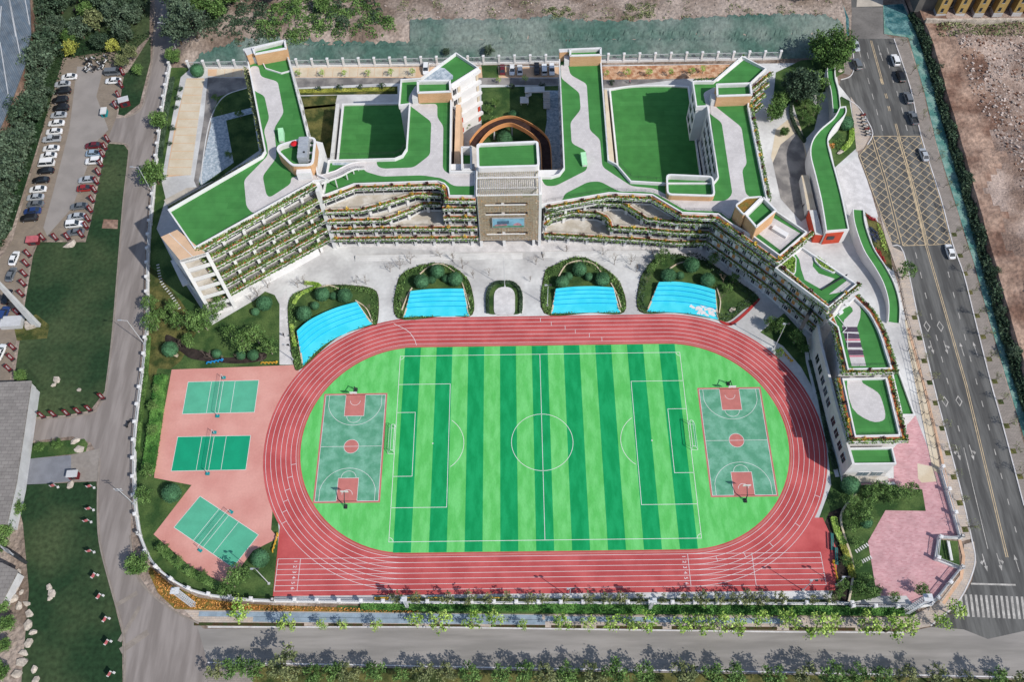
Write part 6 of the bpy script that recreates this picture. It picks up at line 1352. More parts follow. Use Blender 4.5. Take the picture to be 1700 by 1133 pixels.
# west garden
row('garden', [(262, 548, 1.1), (330, 552, 1.35), (358, 530, 1.1), (412, 582, 1.4), (452, 588, 1.0), (372, 512, .9), (320, 575, .8), (275, 530, .8), (300, 545, 1.0), (345, 548, 1.1), (385, 560, .9), (430, 570, 1.0), (290, 520, .8), (256, 515, .8)], '%s tree from the left on the west garden lawn', 'trees on the west garden lawn', 1.05)
row('bare', [(300, 576, .8), (340, 590, .7), (352, 596, .7), (398, 594, .7), (372, 598, .6), (436, 600, .8), (428, 492, 1.1), (445, 478, .9), (418, 500, .8)], '%s bare shrub tree from the left in the west garden', 'bare shrub trees in the west garden', 1.0)
row('garden', [(258, 720, .6), (258, 680, .55), (262, 650, .5), (250, 790, .8), (246, 830, .8), (276, 915, .55), (300, 935, .55), (340, 958, .5), (390, 975, 1.0), (405, 960, 1.0), (380, 985, .7), (318, 950, .5)], '%s small tree from the left inside the south-west fence', 'small trees inside the south-west fence', 1.0)
# bare trees and shrubs round the beds
row('bare', [(495, 478), (510, 476), (592, 470), (608, 472), (614, 515, .7), (648, 452), (664, 447), (682, 438), (732, 428, .9), (752, 434), (768, 446), (786, 462), (778, 500, .7), (890, 440), (902, 432), (940, 420), (1000, 424, .9), (1020, 440), (1028, 480, .7), (1046, 440), (1056, 452), (1082, 424), (1072, 470, .8), (1200, 470, .9), (1208, 450, .9), (1196, 500, .8), (812, 458, .7), (880, 468, .6), (668, 505, .6), (488, 560, .6)], '%s bare grey tree from the left around the beds in front of the school', 'bare trees round the beds', .95)
row('garden', [(1092, 440, .7), (1100, 432, .7), (1080, 455, .7), (1206, 486, .7), (1216, 470, .7), (1182, 440, .7), (1290, 552, 1.1), (1318, 570, 1.0), (1276, 545, .8), (1330, 585, .7), (1290, 592, .6)], '%s small leafy tree from the left near the east bend beds', 'leafy trees near the east bend', .95)
row('garden', [(1440, 828, 1.0), (1462, 820, .8), (1490, 826, .9), (1408, 842, .9), (1412, 880, .8), (1424, 865, .9), (1400, 935, .6), (1432, 968, .8), (1420, 985, .9), (1448, 985, .7), (1480, 995, .6), (1524, 985, .7), (1394, 975, .7), (1450, 816, .9), (1476, 834, .8), (1508, 820, .7), (1430, 848, .9), (1416, 905, .7), (1420, 940, .6), (1440, 990, .8), (1402, 860, .6), (1390, 990, .6)], '%s small tree from the left in the south-east garden', 'trees in the south-east garden', .9)
row('garden', [(798, 200, .6), (812, 190, .8), (822, 178, .7), (776, 214, .6), (808, 222, .8), (822, 212, .9), (796, 236, .6), (832, 206, .6), (360, 168, .6), (368, 188, .6), (400, 196, .7), (382, 262, .6)], '%s small tree from the right in the courtyards', 'courtyard trees', .9)
row('street', [(497, 128, .7), (536, 128, .7), (573, 128, .7), (612, 128, .7), (650, 127, .7), (685, 126, .8), (1006, 128, .7), (1040, 128, .8), (1076, 128, .7), (1112, 127, .7), (1146, 126, .8), (1166, 122, .8), (872, 138, .7), (828, 138, .6)], '%s thin young tree from the left along the north parking bays', 'young trees along the north bays', .8)
row('bushdark', [(529, 150), (565, 149), (600, 148), (635, 147), (300, 150, .9), (297, 165, .9), (293, 180, .9), (288, 215, .9), (283, 240, .9), (1016, 140), (850, 146), (900, 146)], '%s small round shrub from the left beside the service road', 'shrubs beside the service road', 1.0, cat='shrub', name='shrub')
row('garden', [(1336, 178, .8), (1350, 192, .9), (1342, 210, .8), (1358, 172, .9), (1366, 150, .9), (1332, 198, .7)], '%s garden tree from the left in the walled gate garden', 'trees in the gate garden', .9)
row('mid', [(28, 830, .7), (14, 850, .8), (34, 850, .6), (18, 884, .8), (8, 910, .7), (70, 745, .4), (100, 742, .4), (40, 745, .4), (10, 1010, .6), (20, 1040, .7), (14, 1075, .6), (8, 1120, .7), (40, 630, .5)], '%s shrubby tree from the top by the left edge', 'shrubby trees by the left edge', .95)
# clipped balls
def ball_mesh(r, seed):
    r_ = random.Random(seed); bm = bmesh.new(); bmesh.ops.create_icosphere(bm, subdivisions=3, radius=r*.93)
    for v in bm.verts: v.co *= 1+.045*r_.uniform(-1, 1); v.co.z = v.co.z*.92+r*.85
    mb = MB(); mb.v = [tuple(v.co) for v in bm.verts]; mb.f = [tuple(v.index for v in f.verts) for f in bm.faces]; mb.m = [0]*len(mb.f); bm.free()
    for _ in range(1300):
        v = Vector((r_.gauss(0, 1), r_.gauss(0, 1), r_.gauss(0, 1))).normalized()*r*r_.uniform(.92, 1.07); mb.leaf((v.x, v.y, v.z*.92+r*.85), r_.uniform(.08, .15), r_)
    return mb.mesh('foliage', m_lf_top)
BALL = [ball_mesh(1.75, s) for s in (1, 2)]; mbs = MB(); mbs.tube((0, 0, 0), (0, 0, 1), .12, n=6); BSTEM = mbs.mesh('stem', m_trunk)
def ball(x, y, s, lb):
    c = P(x, y, 1.5*s); t = thing('clipped_shrub', lb, 'shrub', (c.x, c.y, .05), rng.uniform(0, 6), 'clipped round shrubs'); t.scale = (s, s, s); part('foliage', BALL[rng.randrange(2)], t); part('stem', BSTEM, t)
for x, y, s, lb in ((505, 521, 1.15, 'big clipped ball at the west end of the bed behind the tilted stand'), (535, 489, 1.1, 'middle big clipped ball behind the tilted blue stand'), (572.5, 491, 1.1, 'eastern big clipped ball behind the tilted blue stand'), (523, 508, .65, 'small clipped ball low in the bed behind the tilted stand'), (554, 492, .6, 'small clipped ball between two big ones behind the tilted stand'),
                    (700, 468, 1.15, 'western big clipped ball in the bed left of the flagpole'), (726, 451, 1.1, 'middle big clipped ball in the bed left of the flagpole'), (756, 464, 1.1, 'eastern big clipped ball in the bed left of the flagpole'), (717, 465, .62, 'small clipped ball in the bed left of the flagpole'), (740, 463, .6, 'small shaded clipped ball in the bed left of the flagpole'),
                    (933.6, 469, 1.05, 'western big clipped ball in the bed right of the flagpole'), (962, 447.5, 1.1, 'middle big clipped ball in the bed right of the flagpole'), (1000, 464, 1.1, 'eastern big clipped ball in the bed right of the flagpole'), (944, 459, .65, 'small western clipped ball in the bed right of the flagpole'), (978, 460, .65, 'small eastern clipped ball in the bed right of the flagpole'),
                    (1110, 458, 1.15, 'western big clipped ball in the easternmost bed'), (1148, 440, 1.2, 'northern big clipped ball in the easternmost bed'), (1175, 465, 1.1, 'eastern big clipped ball in the easternmost bed'), (1129, 458, .65, 'small clipped ball in the easternmost bed'),
                    (439, 504, 1.15, 'big clipped ball at the end of the west block'), (424, 518, .6, 'small clipped ball beside the big one near the west block'), (282, 580, 1.15, 'clipped ball beside the stone bench in the west garden'), (285, 820, 1.25, 'clipped ball in the corner between two volleyball courts'), (432, 928, 1.15, 'clipped ball by the angled volleyball court corner'), (1412, 806, 1.25, 'clipped ball at the corner of the lowest school block'), (327, 117, 1.2, 'clipped ball by the north-west parking bays'), (1405, 205, 1.2, 'clipped ball at the tip of the gatehouse roof'), (1438, 868, .8, 'pale clipped ball in the south-east garden'), (852, 192, .9, 'clipped ball in the shaded courtyard'), (838, 230, 1.3, 'big clipped ball inside the orange ramp'),
                    (420, 590, .8, 'clipped ball among the bare shrubs north of the volleyball courts'), (360, 588, .7, 'clipped ball in the dark bed of the west garden'), (400, 590, .7, 'clipped ball near the middle of the dark garden bed')): ball(x, y, s, lb)
# hedges: each one clipped body with leaves
def hedge(px, w_, h_, lb, mat=None, dens=16, sm=4):
    q = smooth(G(px, .3), sm); mb = MB(); mb.ribbon(q, -w_*.42, w_*.42, 0, h_*.85)
    for p, d in along(q, .3):
        n_ = Vector((-d.y, d.x))
        for _ in range(dens): s = rng.uniform(-w_/2, w_/2); r_ = p+n_*s; mb.leaf((r_.x, r_.y, rng.uniform(.25, 1.05)*h_ if abs(s) > w_*.4 else h_*rng.uniform(.8, 1.08)), rng.uniform(.14, .26), rng, 0, .8)
    return tag(mb.build('hedge', mat or m_lf_mid), lb, 'hedge')
hedge([(600, 1008), (750, 1010), (900, 1011)], 1.6, .9, 'dark green hedge along the south verge, west part', m_lf_deep); hedge([(900, 1011), (1100, 1013), (1410, 1015)], 2.2, 1.0, 'long bright hedge along the south verge, east part', m_lf_deep)
hedge([(1412, 1016), (1500, 1017)], 2.0, 1.0, 'hedge outside the pink plaza fence', m_lf_deep)
hedge([(660, 997), (900, 998), (1160, 999), (1380, 1000)], .9, .7, 'low dark hedge between the track and the south fence', m_lf_olive, 10)
hedge([(268, 625), (262, 680), (250, 760), (246, 785)], 3.6, 1.2, 'broad bright hedge west of the volleyball courts', m_lf_deep, 22)
hedge([(262, 905), (300, 940), (345, 966), (380, 982)], 2.2, 1.0, 'hedge along the edge of the angled volleyball court', m_lf_mid)
hedge([(810, 520), (810, 486), (822, 471), (837, 469.5)], .9, .8, 'western curved hedge of the flagpole island', m_lf_dark); hedge([(840, 469.5), (852, 471), (864, 486), (864, 520)], .9, .8, 'eastern curved hedge of the flagpole island', m_lf_dark)
hedge([(280, 345), (330, 318), (400, 278), (436, 262)], .8, .6, 'thin grey green hedge north of the west block', m_lf_olive)
hedge([(480, 152), (560, 150), (655, 148)], 1.2, .7, 'yellowish low hedge beside the north service road', m_lf_yel)
hedge([(1314, 168), (1313, 190), (1322, 215), (1336, 236)], .9, 1.2, 'curved hedge at the edge of the walled gate garden', m_lf_dark)
hedge([(506, 470), (530, 474), (500, 488), (487, 505)], 1.0, .7, 'bright low hedge at the top of the bed behind the tilted stand', m_lf_bright)
hedge([(484, 540), (490, 575)], 1.0, .7, 'bright low hedge beside the narrow garden path', m_lf_bright)
hedge([(1398, 250), (1412, 235), (1414, 215)], 1.6, .9, 'yellow green hedge curving round the lawn by the gatehouse', m_lf_bright)
hedge([(287, 130), (276, 190), (266, 262)], 1.4, 1.0, 'dark hedge inside the upper west fence', m_lf_dark); hedge([(248, 560), (243, 620), (236, 680), (229, 750)], .9, 1.0, 'green creeper hedge along the middle of the west fence', m_lf_mid)
hedge([(1383, 860), (1390, 885), (1402, 905)], 1.6, .8, 'bright yellow green shrub strip behind the teal benches', m_lf_bright); hedge([(1398, 905), (1408, 930), (1416, 960)], 1.6, .7, 'dry yellow shrub strip below the bright one by the teal benches', m_lf_yel)
hedge([(1345, 600), (1358, 650), (1372, 720), (1386, 780)], 1.0, .8, 'shaded hedge between the east bend and the school wall', m_lf_dark)
def flowers(px, n, m, h_, lb):
    q = G(px, .3); mb = MB()
    for p in scatter(q, n, rng): mb.leaf((p.x, p.y, .1+rng.uniform(0, h_)), rng.uniform(.14, .26), rng, 0, 1.2)
    o = mb.build('flower_bed', m); tag(o, lb, 'flower bed')
flowers([(1438, 356), (1452, 362), (1456, 368), (1442, 364)], 160, m_lf_red, .5, 'strip of red flowers at the top of the round bed'); flowers([(1442, 374), (1456, 384), (1462, 398), (1452, 404), (1446, 392)], 260, leafm('blue_flowers', rgb(60, 66, 96), rgb(70, 80, 112)), .5, 'patch of dark blue flowers in the round bed')
flowers([(1452, 412), (1462, 416), (1472, 438), (1462, 432)], 200, m_lf_red, .5, 'strip of red flowers at the bottom of the round bed'); flowers([(1456, 370), (1468, 390), (1474, 420), (1464, 410), (1460, 388)], 260, m_lf_bright, .4, 'yellow green ground plants in the round bed')
flowers([(1384, 235), (1398, 228), (1404, 240), (1392, 252)], 260, m_lf_mid, .8, 'mixed green planting beside the gatehouse roof'); flowers([(1376, 240), (1384, 238), (1386, 246), (1378, 247)], 70, m_lf_orange, .6, 'orange planting beside the gatehouse roof')
for i, (q, n) in enumerate(zip(BEDS, (3600, 3600, 3600, 5200))):
    mb = MB()
    inner = offset(q if area(q) > 0 else q[::-1], 1.9, True)
    for p in scatter(q, n, rng):
        if not inside(p, inner) and not any(inside(p, S_) for S_ in STANDS): mb.leaf((p.x, p.y, .15+rng.uniform(0, .8)), rng.uniform(.16, .32), rng, 0, .8)
    tag(mb.build('bed_edge_planting', m_lf_mid if i != 3 else m_lf_dark), kind='stuff')
mb = MB()
for p in scatter(G([(255, 945), (282, 972), (330, 995), (400, 1005), (700, 1014), (690, 1018), (500, 1015), (330, 1012), (290, 1008), (262, 980)], .1), 1800, rng): mb.leaf((p.x, p.y, .05+rng.uniform(0, .35)), rng.uniform(.12, .26), rng, 0, 1)
tag(mb.build('dry_ground_cover', m_lf_orange), kind='stuff')
# ================================================================== VEHICLES
m_tyre = M('tyre_rubber', (.02, .02, .022), .1, 3, rough=.8, fine=0); m_rim = M('wheel_rim', (.45, .45, .46), .05, 2, rough=.35, fine=0, metal=.6)
m_lampg = glassy('lamp_glass', (.75, .76, .74), .1); m_lampr = glassy('tail_lamp', (.35, .02, .02), .15)
PAINT = {'white': (.72, .72, .71), 'black': (.012, .012, .014), 'silver': (.38, .40, .42), 'grey': (.13, .14, .15), 'dark red': (.12, .012, .016), 'red': (.26, .02, .018), 'blue': (.02, .045, .15), 'pale blue': (.26, .34, .42)}
PM = {}
for k, c in PAINT.items():
    m = bpy.data.materials.new(k.replace(' ', '_')+'_car_paint'); m.use_nodes = True; b = m.node_tree.nodes['Principled BSDF']; b.inputs['Base Color'].default_value = (*c, 1); b.inputs['Roughness'].default_value = .35; b.inputs['Coat Weight'].default_value = .4; b.inputs['Coat Roughness'].default_value = .12; PM[k] = m
mb = MB(); N_ = 14
for s, (r, y) in enumerate(((.2, .105), (.31, .1), (.33, .06), (.33, -.06), (.31, -.1))):
    for i in range(N_): a = 2*math.pi*i/N_; mb.v.append((r*math.cos(a), y, r*math.sin(a)))
for s in range(4):
    for i in range(N_): mb.f.append((s*N_+i, s*N_+(i+1) % N_, (s+1)*N_+(i+1) % N_, (s+1)*N_+i)); mb.m.append(0)
mb.f.append(tuple(range(N_))[::-1]); mb.m.append(1); mb.f.append(tuple(4*N_+i for i in range(N_))); mb.m.append(0)
ME_WHEEL = mb.mesh('wheel', [m_tyre, m_tyre])
mb = MB(); mb.tube((0, .1, 0), (0, .118, 0), .215, .2, 10)
ME_RIM = mb.mesh('rim', m_rim)
SPEC = {  # body stations (x, bottom, shoulder, half width); cabin base x0,x1, roof x0,x1, roof height, half widths
    'sedan': ([(-2.32, .38, .74, .68), (-2.2, .26, .9, .82), (-1.35, .22, .97, .89), (0, .2, .96, .9), (1.15, .22, .93, .89), (1.95, .26, .8, .84), (2.28, .36, .62, .66)], (-1.85, 1.15, -1.1, .2, 1.44, .80, .60)),
    'suv': ([(-2.3, .42, 1.0, .76), (-2.2, .3, 1.08, .88), (-1.3, .28, 1.1, .93), (0, .26, 1.08, .94), (1.2, .28, 1.06, .93), (2.0, .32, .95, .88), (2.32, .42, .72, .72)], (-2.15, 1.2, -1.85, .35, 1.74, .86, .70)),
    'van': ([(-2.3, .4, 1.0, .8), (-2.2, .3, 1.12, .86), (-1, .28, 1.12, .88), (0, .28, 1.12, .88), (1.6, .28, 1.05, .87), (2.1, .32, .85, .82), (2.25, .4, .7, .74)], (-2.2, 1.95, -2.05, 1.2, 1.95, .84, .74)),
    'pickup': ([(-2.6, .45, .95, .82), (-2.5, .36, 1.0, .9), (-1.2, .34, 1.0, .92), (0, .32, 1.02, .93), (1.3, .32, 1.02, .92), (2.2, .36, .92, .88), (2.55, .45, .72, .74)], (-.75, 1.35, -.6, .6, 1.74, .86, .70))}
def make_car(kind, colour):
    st, (c0, c1, r0, r1, rz_, hb, ht) = SPEC[kind]; pm = PM[colour]; t = thing('parked_car', 'x', 'car')
    mb = MB(); n = 8
    for (x, zb, zs, hw) in st:
        for y, z in ((-hw*.9, zb), (-hw, zb+.12), (-hw, zb+(zs-zb)*.6), (-hw*.9, zs), (hw*.9, zs), (hw, zb+(zs-zb)*.6), (hw, zb+.12), (hw*.9, zb)): mb.v.append((x, y, z))
    for s in range(len(st)-1):
        for i in range(n): mb.f.append((s*n+i, (s+1)*n+i, (s+1)*n+(i+1) % n, s*n+(i+1) % n)[::-1]); mb.m.append(0)
    mb.f.append(tuple(range(n))); mb.f.append(tuple((len(st)-1)*n+i for i in range(n))[::-1]); mb.m += [0, 0]
    if kind == 'pickup':
        mb.box((-1.65, 0, 1.0), 1.75, 1.7, .02, m=1)
        for y in (-.84, .84): mb.box((-1.65, y, 1.0), 1.8, .08, .3)
        mb.box((-2.53, 0, 1.0), .08, 1.7, .3)
    part('body', mb.mesh('body', [pm, m_dark]), t)
    zb = st[3][2]-.03; A = [(c0, -hb, zb), (c1, -hb, zb), (c1, hb, zb), (c0, hb, zb)]; B = [(r0, -ht, rz_), (r1, -ht, rz_), (r1, ht, rz_), (r0, ht, rz_)]
    def pane(nm, q):
        mb = MB(); mb.quad(*q); part(nm, mb.mesh(nm, m_glass), t)
    pane('windscreen', (A[1], A[2], B[2], B[1])); pane('rear_window', (A[3], A[0], B[0], B[3])); pane('side_window', (A[0], A[1], B[1], B[0])); pane('side_window', (A[2], A[3], B[3], B[2]))
    mb = MB(); mb.prism([(r0-.04, -ht-.02), (r1+.06, -ht-.02), (r1+.06, ht+.02), (r0-.04, ht+.02)], rz_-.03, rz_+.04)
    for a, b in zip(A, B): mb.tube(a, b, .045, n=4)
    for s in (-1, 1): xm = (r0+r1)/2; mb.tube((xm-.1, s*(hb+.003), zb), (xm-.05, s*(ht+.01), rz_), .05, n=4)
    part('roof', mb.mesh('roof', pm), t)
    wx = st[-1][0]-.85, st[0][0]+.85
    for x in wx:
        for s in (-1, 1): part('rim', ME_RIM, part('wheel', ME_WHEEL, t, (x, s*(st[3][3]-.12), .33), 0 if s > 0 else math.pi))
    for s in (-1, 1):
        mb = MB(); mb.box((st[-1][0]-.1, s*st[-1][3]*.78, st[-1][2]-.12), .2, .3, .13); part('headlight', mb.mesh('headlight', m_lampg), t)
        mb = MB(); mb.box((st[0][0]+.06, s*st[0][3]*.8, st[0][2]-.16), .14, .26, .15); part('tail_lamp', mb.mesh('tail_lamp', m_lampr), t)
    return t
PROTO = {}
def car(kind, colour, x, y, rz, label, group, s=1.0):
    c = P(x, y, .6); key = (kind, colour)
    if key in PROTO: t = copy_tree(PROTO[key])
    else: t = PROTO[key] = make_car(kind, colour)
    t.location = (c.x, c.y, .06); t.rotation_euler.z = rz+rng.uniform(-.03, .03); t.scale = (s, s, s); tag(t, label, 'car', group)
A_ = [('sedan', 'white', 115, 128), ('sedan', 'silver', 104, 140), ('suv', 'black', 105, 152), ('suv', 'black', 100.6, 167), ('suv', 'black', 101.6, 180), ('sedan', 'silver', 97.6, 191.5), ('sedan', 'white', 93.6, 205), ('sedan', 'white', 90, 219), ('pickup', 'silver', 86, 231.5), ('sedan', 'white', 85, 247), ('sedan', 'white', 80.5, 259), ('van', 'white', 77, 272), ('sedan', 'black', 76, 284), ('sedan', 'black', 68, 299.5), ('sedan', 'white', 63, 315), ('sedan', 'silver', 59, 328), ('sedan', 'grey', 59, 339.5), ('sedan', 'blue', 54, 351), ('suv', 'black', 49, 363)]
for i, (k, c, x, y) in enumerate(A_): car(k, c, x, y, math.pi+.08, '%s %s from the top in the left row of the car park' % (c.capitalize(), {'suv': 'SUV', 'van': 'van', 'pickup': 'pickup'}.get(k, 'car')+', '+nth(i)), 'cars in the left row of the car park', 1.08)
B__ = [('van', 'grey', 188, 121), ('sedan', 'white', 188, 134.5), ('sedan', 'dark red', 155, 242), ('sedan', 'pale blue', 157, 255), ('suv', 'white', 156, 268), ('sedan', 'silver', 144.6, 299), ('sedan', 'red', 142.6, 313), ('sedan', 'grey', 131.5, 343), ('sedan', 'silver', 127, 360), ('suv', 'white', 124.5, 373), ('sedan', 'grey', 125.6, 386)]
for i, (k, c, x, y) in enumerate(B__): car(k, c, x, y, math.pi+.08 if i % 3 else .06, '%s %s from the top in the right row of the car park' % (c.capitalize(), {'suv': 'SUV', 'van': 'van'}.get(k, 'car')+', '+nth(i)), 'cars in the right row of the car park', 1.08)
for i, (k, c, x, y) in enumerate([('sedan', 'white', 24, 429), ('sedan', 'grey', 19, 456), ('sedan', 'black', 12, 493), ('suv', 'blue', 7, 522), ('sedan', 'white', 1, 585)]): car(k, c, x, y, 1.5, '%s car parked lengthwise near the left edge, %s from the top' % (c.capitalize(), nth(i)), 'cars near the left edge', 1.05)
for i, (k, c, x, y, lb) in enumerate([('suv', 'white', 707, 115, 'white car beside the end of the second wing in the north bays'), ('sedan', 'dark red', 834, 115, 'red car alone at the left of the north parking row'), ('sedan', 'white', 850, 116, 'white car next to the red one in the north bays'), ('sedan', 'white', 863, 116, 'second white car from the red one in the north bays'), ('suv', 'black', 891, 115, 'dark car in the middle of the north parking row'), ('van', 'white', 903.5, 116, 'white car right of the dark one in the north bays'), ('suv', 'white', 916, 116, 'white car nearest the third wing in the north bays')]): car(k, c, x, y, 1.57 if i % 2 else -1.57, lb, 'cars in the north bays', 1.0)
for k, c, x, y, r_, lb in [('sedan', 'silver', 1420.5, 76, -1.5, 'silver car on the left side of the east road near the big tree'), ('suv', 'grey', 1423, 107, 1.62, 'dark SUV waiting at the gate junction on the east road'), ('suv', 'white', 1486, 100, 1.62, 'white car parked first on the right side of the east road'), ('suv', 'black', 1494.5, 127, 1.62, 'black SUV parked below the white one on the east road'), ('suv', 'grey', 1507, 163, 1.6, 'grey SUV parked on the right of the east road'), ('pickup', 'grey', 1515.5, 196, 1.6, 'dark pickup parked just above the yellow hatched box'), ('sedan', 'silver', 1533.5, 257, 1.6, 'silver car standing in the yellow hatched box'), ('sedan', 'white', 1577, 418, 1.58, 'white car just below the yellow hatched box')]: car(k, c, x, y, r_, lb, 'cars on the east road', 1.08)
# motorbikes
def make_bike(c):
    t = thing('motorbike', 'x', 'motorbike')
    for x in (-.62, .62): part('wheel', ME_WHEEL, t, (x, 0, .3), 0, (.85, .8, .85))
    mb = MB(); mb.box((-.15, 0, .42), 1.0, .3, .28); mb.box((.35, 0, .5), .35, .34, .42); mb.box((.72, 0, .42), .4, .16, .06); part('body', mb.mesh('body', c), t)
    mb = MB(); mb.box((-.3, 0, .72), .75, .28, .1); part('seat', mb.mesh('seat', m_dark), t)
    mb = MB(); mb.tube((.62, 0, .3), (.42, 0, 1.0), .04, n=5); mb.tube((.42, -.34, 1.02), (.42, .34, 1.02), .03, n=5); part('handlebar', mb.mesh('handlebar', m_dark), t)
    mb = MB(); mb.box((-.75, 0, .8), .32, .34, .28); part('top_box', mb.mesh('top_box', m_dark), t); return t
bp = [make_bike(PM[c]) for c in ('white', 'silver', 'red', 'black')]
first = [True]*4
def bike(k, x, y, rz, label, group):
    if first[k]: t = bp[k]; first[k] = False
    else: t = copy_tree(bp[k])
    c = P(x, y); t.location = (c.x, c.y, .08); t.rotation_euler.z = rz; t.scale = (1.1, 1.1, 1.1); tag(t, label, 'motorbike', group)
for i, (x, y) in enumerate(sorted([(147, 101), (151, 104), (156, 99), (144, 106), (149, 110), (155, 112), (143, 116), (147, 119), (152, 119), (159, 115), (165, 107), (168, 110), (171, 107), (176, 104), (167, 115), (172, 113), (176, 96)])): bike((0, 3, 0, 1)[i % 4], x, y, rng.choice((.4, 2.6, 1.2))+rng.uniform(-.3, .3), '%s motorbike from the left in the cluster above the car park' % nth(i).capitalize(), 'motorbikes above the car park')
for i, (x, y) in enumerate([(1432, 193), (1433, 199), (1434, 205), (1436, 211), (1438, 216), (1440, 221), (1441, 226)]): bike((2, 0, 1, 0)[i % 4], x, y, .1, '%s scooter from the top in the row on the gate pavement' % nth(i).capitalize(), 'scooters on the gate pavement')
for i, (x, y) in enumerate(sorted([(126, 18), (142, 16), (149, 15), (155, 16), (82, 18)])): bike((0, 3, 1, 0)[i % 4], x, y, 1.4, '%s motorbike from the left by the shed in the upper grove' % nth(i).capitalize(), 'motorbikes by the shed')
bike(3, 214, 706, 1.4, 'lone dark motorbike on the concrete west road', None)
# ================================================================== BANNERS AND SIGNS
m_maroon = M('maroon_print', rgb(110, 38, 44), .1, 1, fine=.05); m_pinkp = M('pink_print', rgb(190, 104, 110), .1, 1)
mb = MB(); mb.box((0, 0, .15), .95, .14, 3.0); ME_BAN = mb.mesh('panel', m_maroon); mb = MB(); mb.box((0, 0, 0), 1.2, .7, .18); ME_BB = mb.mesh('base', m_dark)
mb = MB()
for k in range(5): mb.box((.05*(-1)**k, -.075, 1.0+k*.34), .34, .02, .2)
for k in range(5): mb.box((.05*(-1)**k, .075, 1.0+k*.34), .34, .02, .2)
ME_BT = mb.mesh('lettering', m_slab)
def banner(x, y, rz, label, group):
    c = P(x, y); t = thing('banner_stand', label, 'banner', (c.x, c.y, .04), rz, group); part('panel', ME_BAN, t); part('base', ME_BB, t); part('lettering', ME_BT, t)
for i, (x, y) in enumerate([(206, 125), (204, 146), (199, 163), (194, 180), (181, 236), (177, 249), (173, 261), (170, 277), (166, 291), (163, 306), (160, 320), (156, 336), (153, 353), (149, 368), (146, 380)]): banner(x, y, .9, '%s maroon banner stand from the top along the right row of the car park' % nth(i).capitalize(), 'maroon banners beside the car park')
for i, (x, y) in enumerate([(74, 399), (95, 399), (115, 398), (138, 394)]): banner(x, y, .7, '%s maroon banner stand from the left at the bottom of the car park' % nth(i).capitalize(), 'maroon banners below the car park')
for i, (x, y) in enumerate([(50, 426), (47, 442), (44, 459), (42, 475), (39, 492), (32, 523), (25, 581), (22, 598), (18, 616)]): banner(x, y, .8, '%s maroon banner stand from the top along the left side of the big lawn' % nth(i).capitalize(), 'maroon banners left of the lawn')
for i, (x, y) in enumerate([(73, 694), (92, 692), (114, 690), (133, 687), (151, 683), (172, 663)]): banner(x, y, .3, '%s maroon banner stand from the left along the bottom of the big lawn' % nth(i).capitalize(), 'maroon banners below the lawn')
mb = MB(); mb.box((0, 0, 0), .6, .6, .5); ME_FB = mb.mesh('base', m_white2); mb = MB(); mb.tube((0, 0, .6), (0, 0, 3.2), .05, n=5); ME_FP = mb.mesh('pole', m_steel)
mb = MB()
for k in range(6): a, b = -k*.28, -(k+1)*.28; mb.quad((a, .06*math.sin(k*1.4), 1.6), (b, .06*math.sin(k*1.4+1.4), 1.55), (b, .06*math.sin(k*1.4+1.4), 3.15), (a, .06*math.sin(k*1.4), 3.2), 1 if k == 0 or k == 5 else 0)
ME_FL = mb.mesh('flag', [m_pinkp, m_slab])
for i, (x, y) in enumerate([(97, 810), (157, 811), (156, 848), (152, 868), (157, 918), (163, 956), (172, 990), (182, 1028), (185, 1066), (190, 1118)]):
    c = P(x, y); t = thing('pink_flag', '%s pink flag on a white base from the top along the lower lawn' % nth(i).capitalize(), 'flag', (c.x, c.y, .04), .3 if i < 5 else 1.1, 'pink flags along the lower lawn'); t.scale = (.75, .75, .75); part('base', ME_FB, t); part('pole', ME_FP, t); part('flag', ME_FL, t)
def booth(x, y, sx, sy, h_, rz, lb, m1, m2):
    c = P(x, y); t = thing('booth', lb, 'booth', (c.x, c.y, .03), rz); mb = MB(); mb.box((0, 0, 0), sx*.86, sy*.86, h_); part('wall', mb.mesh('wall', m2), t); mb = MB(); mb.box((0, 0, h_), sx, sy, .2); part('roof', mb.mesh('roof', m1), t); mb = MB(); mb.box((0, -sy*.43, .3), sx*.4, .06, h_*.6); part('window', mb.mesh('window', m_glass), t)
booth(175, 190, 1.8, 2.8, 1.5, .1, 'small teal and white booth in the right part of the car park', m_white2, m_tealp); booth(209, 174, 3.2, 2.2, 2.2, .35, 'white roofed booth at the car park exit', m_slab, m_maroon); booth(58, 403, 3.4, 2.2, 1.6, .1, 'pink roofed table booth below the car park', m_pinkp, m_maroon); booth(125, 792, 2.6, 1.8, 1.8, .05, 'red booth with pale roof panels beside the lower lawn', m_slab, m_maroon); booth(192, 176, 1.3, 1.3, 1.2, .2, 'small grey box next to the exit booth', m_grey, m_grey)
# rooftop plant
c = P(505, 251, ZW+3.6); t = thing('water_tank', 'long grey metal tank on the rounded rooftop room', 'tank', (c.x, c.y, ZW+2.5), .04)
mb = MB(); mb.box((0, 0, .5), 2.5, 7.0, 2.2)
for k in range(6): mb.box((0, -2.9+k*1.16, .5), 2.62, .12, 2.26)
part('tank_body', mb.mesh('tank_body', m_grey), t)
for y in (-2.6, 0, 2.6): mb = MB(); mb.box((0, 0, 0), 3.6, .5, .5); part('support', mb.mesh('support', m_white2), t, (.6, y, 0))
mb = MB(); mb.tube((.4, -1.8, 2.7), (.4, -1.8, 2.85), .3, n=8); part('hatch', mb.mesh('hatch', m_dark), t)
c = P(490, 243, ZW+3); t = thing('red_parasol', 'small red parasol beside the rooftop tank', 'parasol', (c.x, c.y, ZW+2.5)); mb = MB(); mb.tube((0, 0, 0), (0, 0, 1.9), .05, n=5); part('pole', mb.mesh('pole', m_dark), t)
mb = MB()
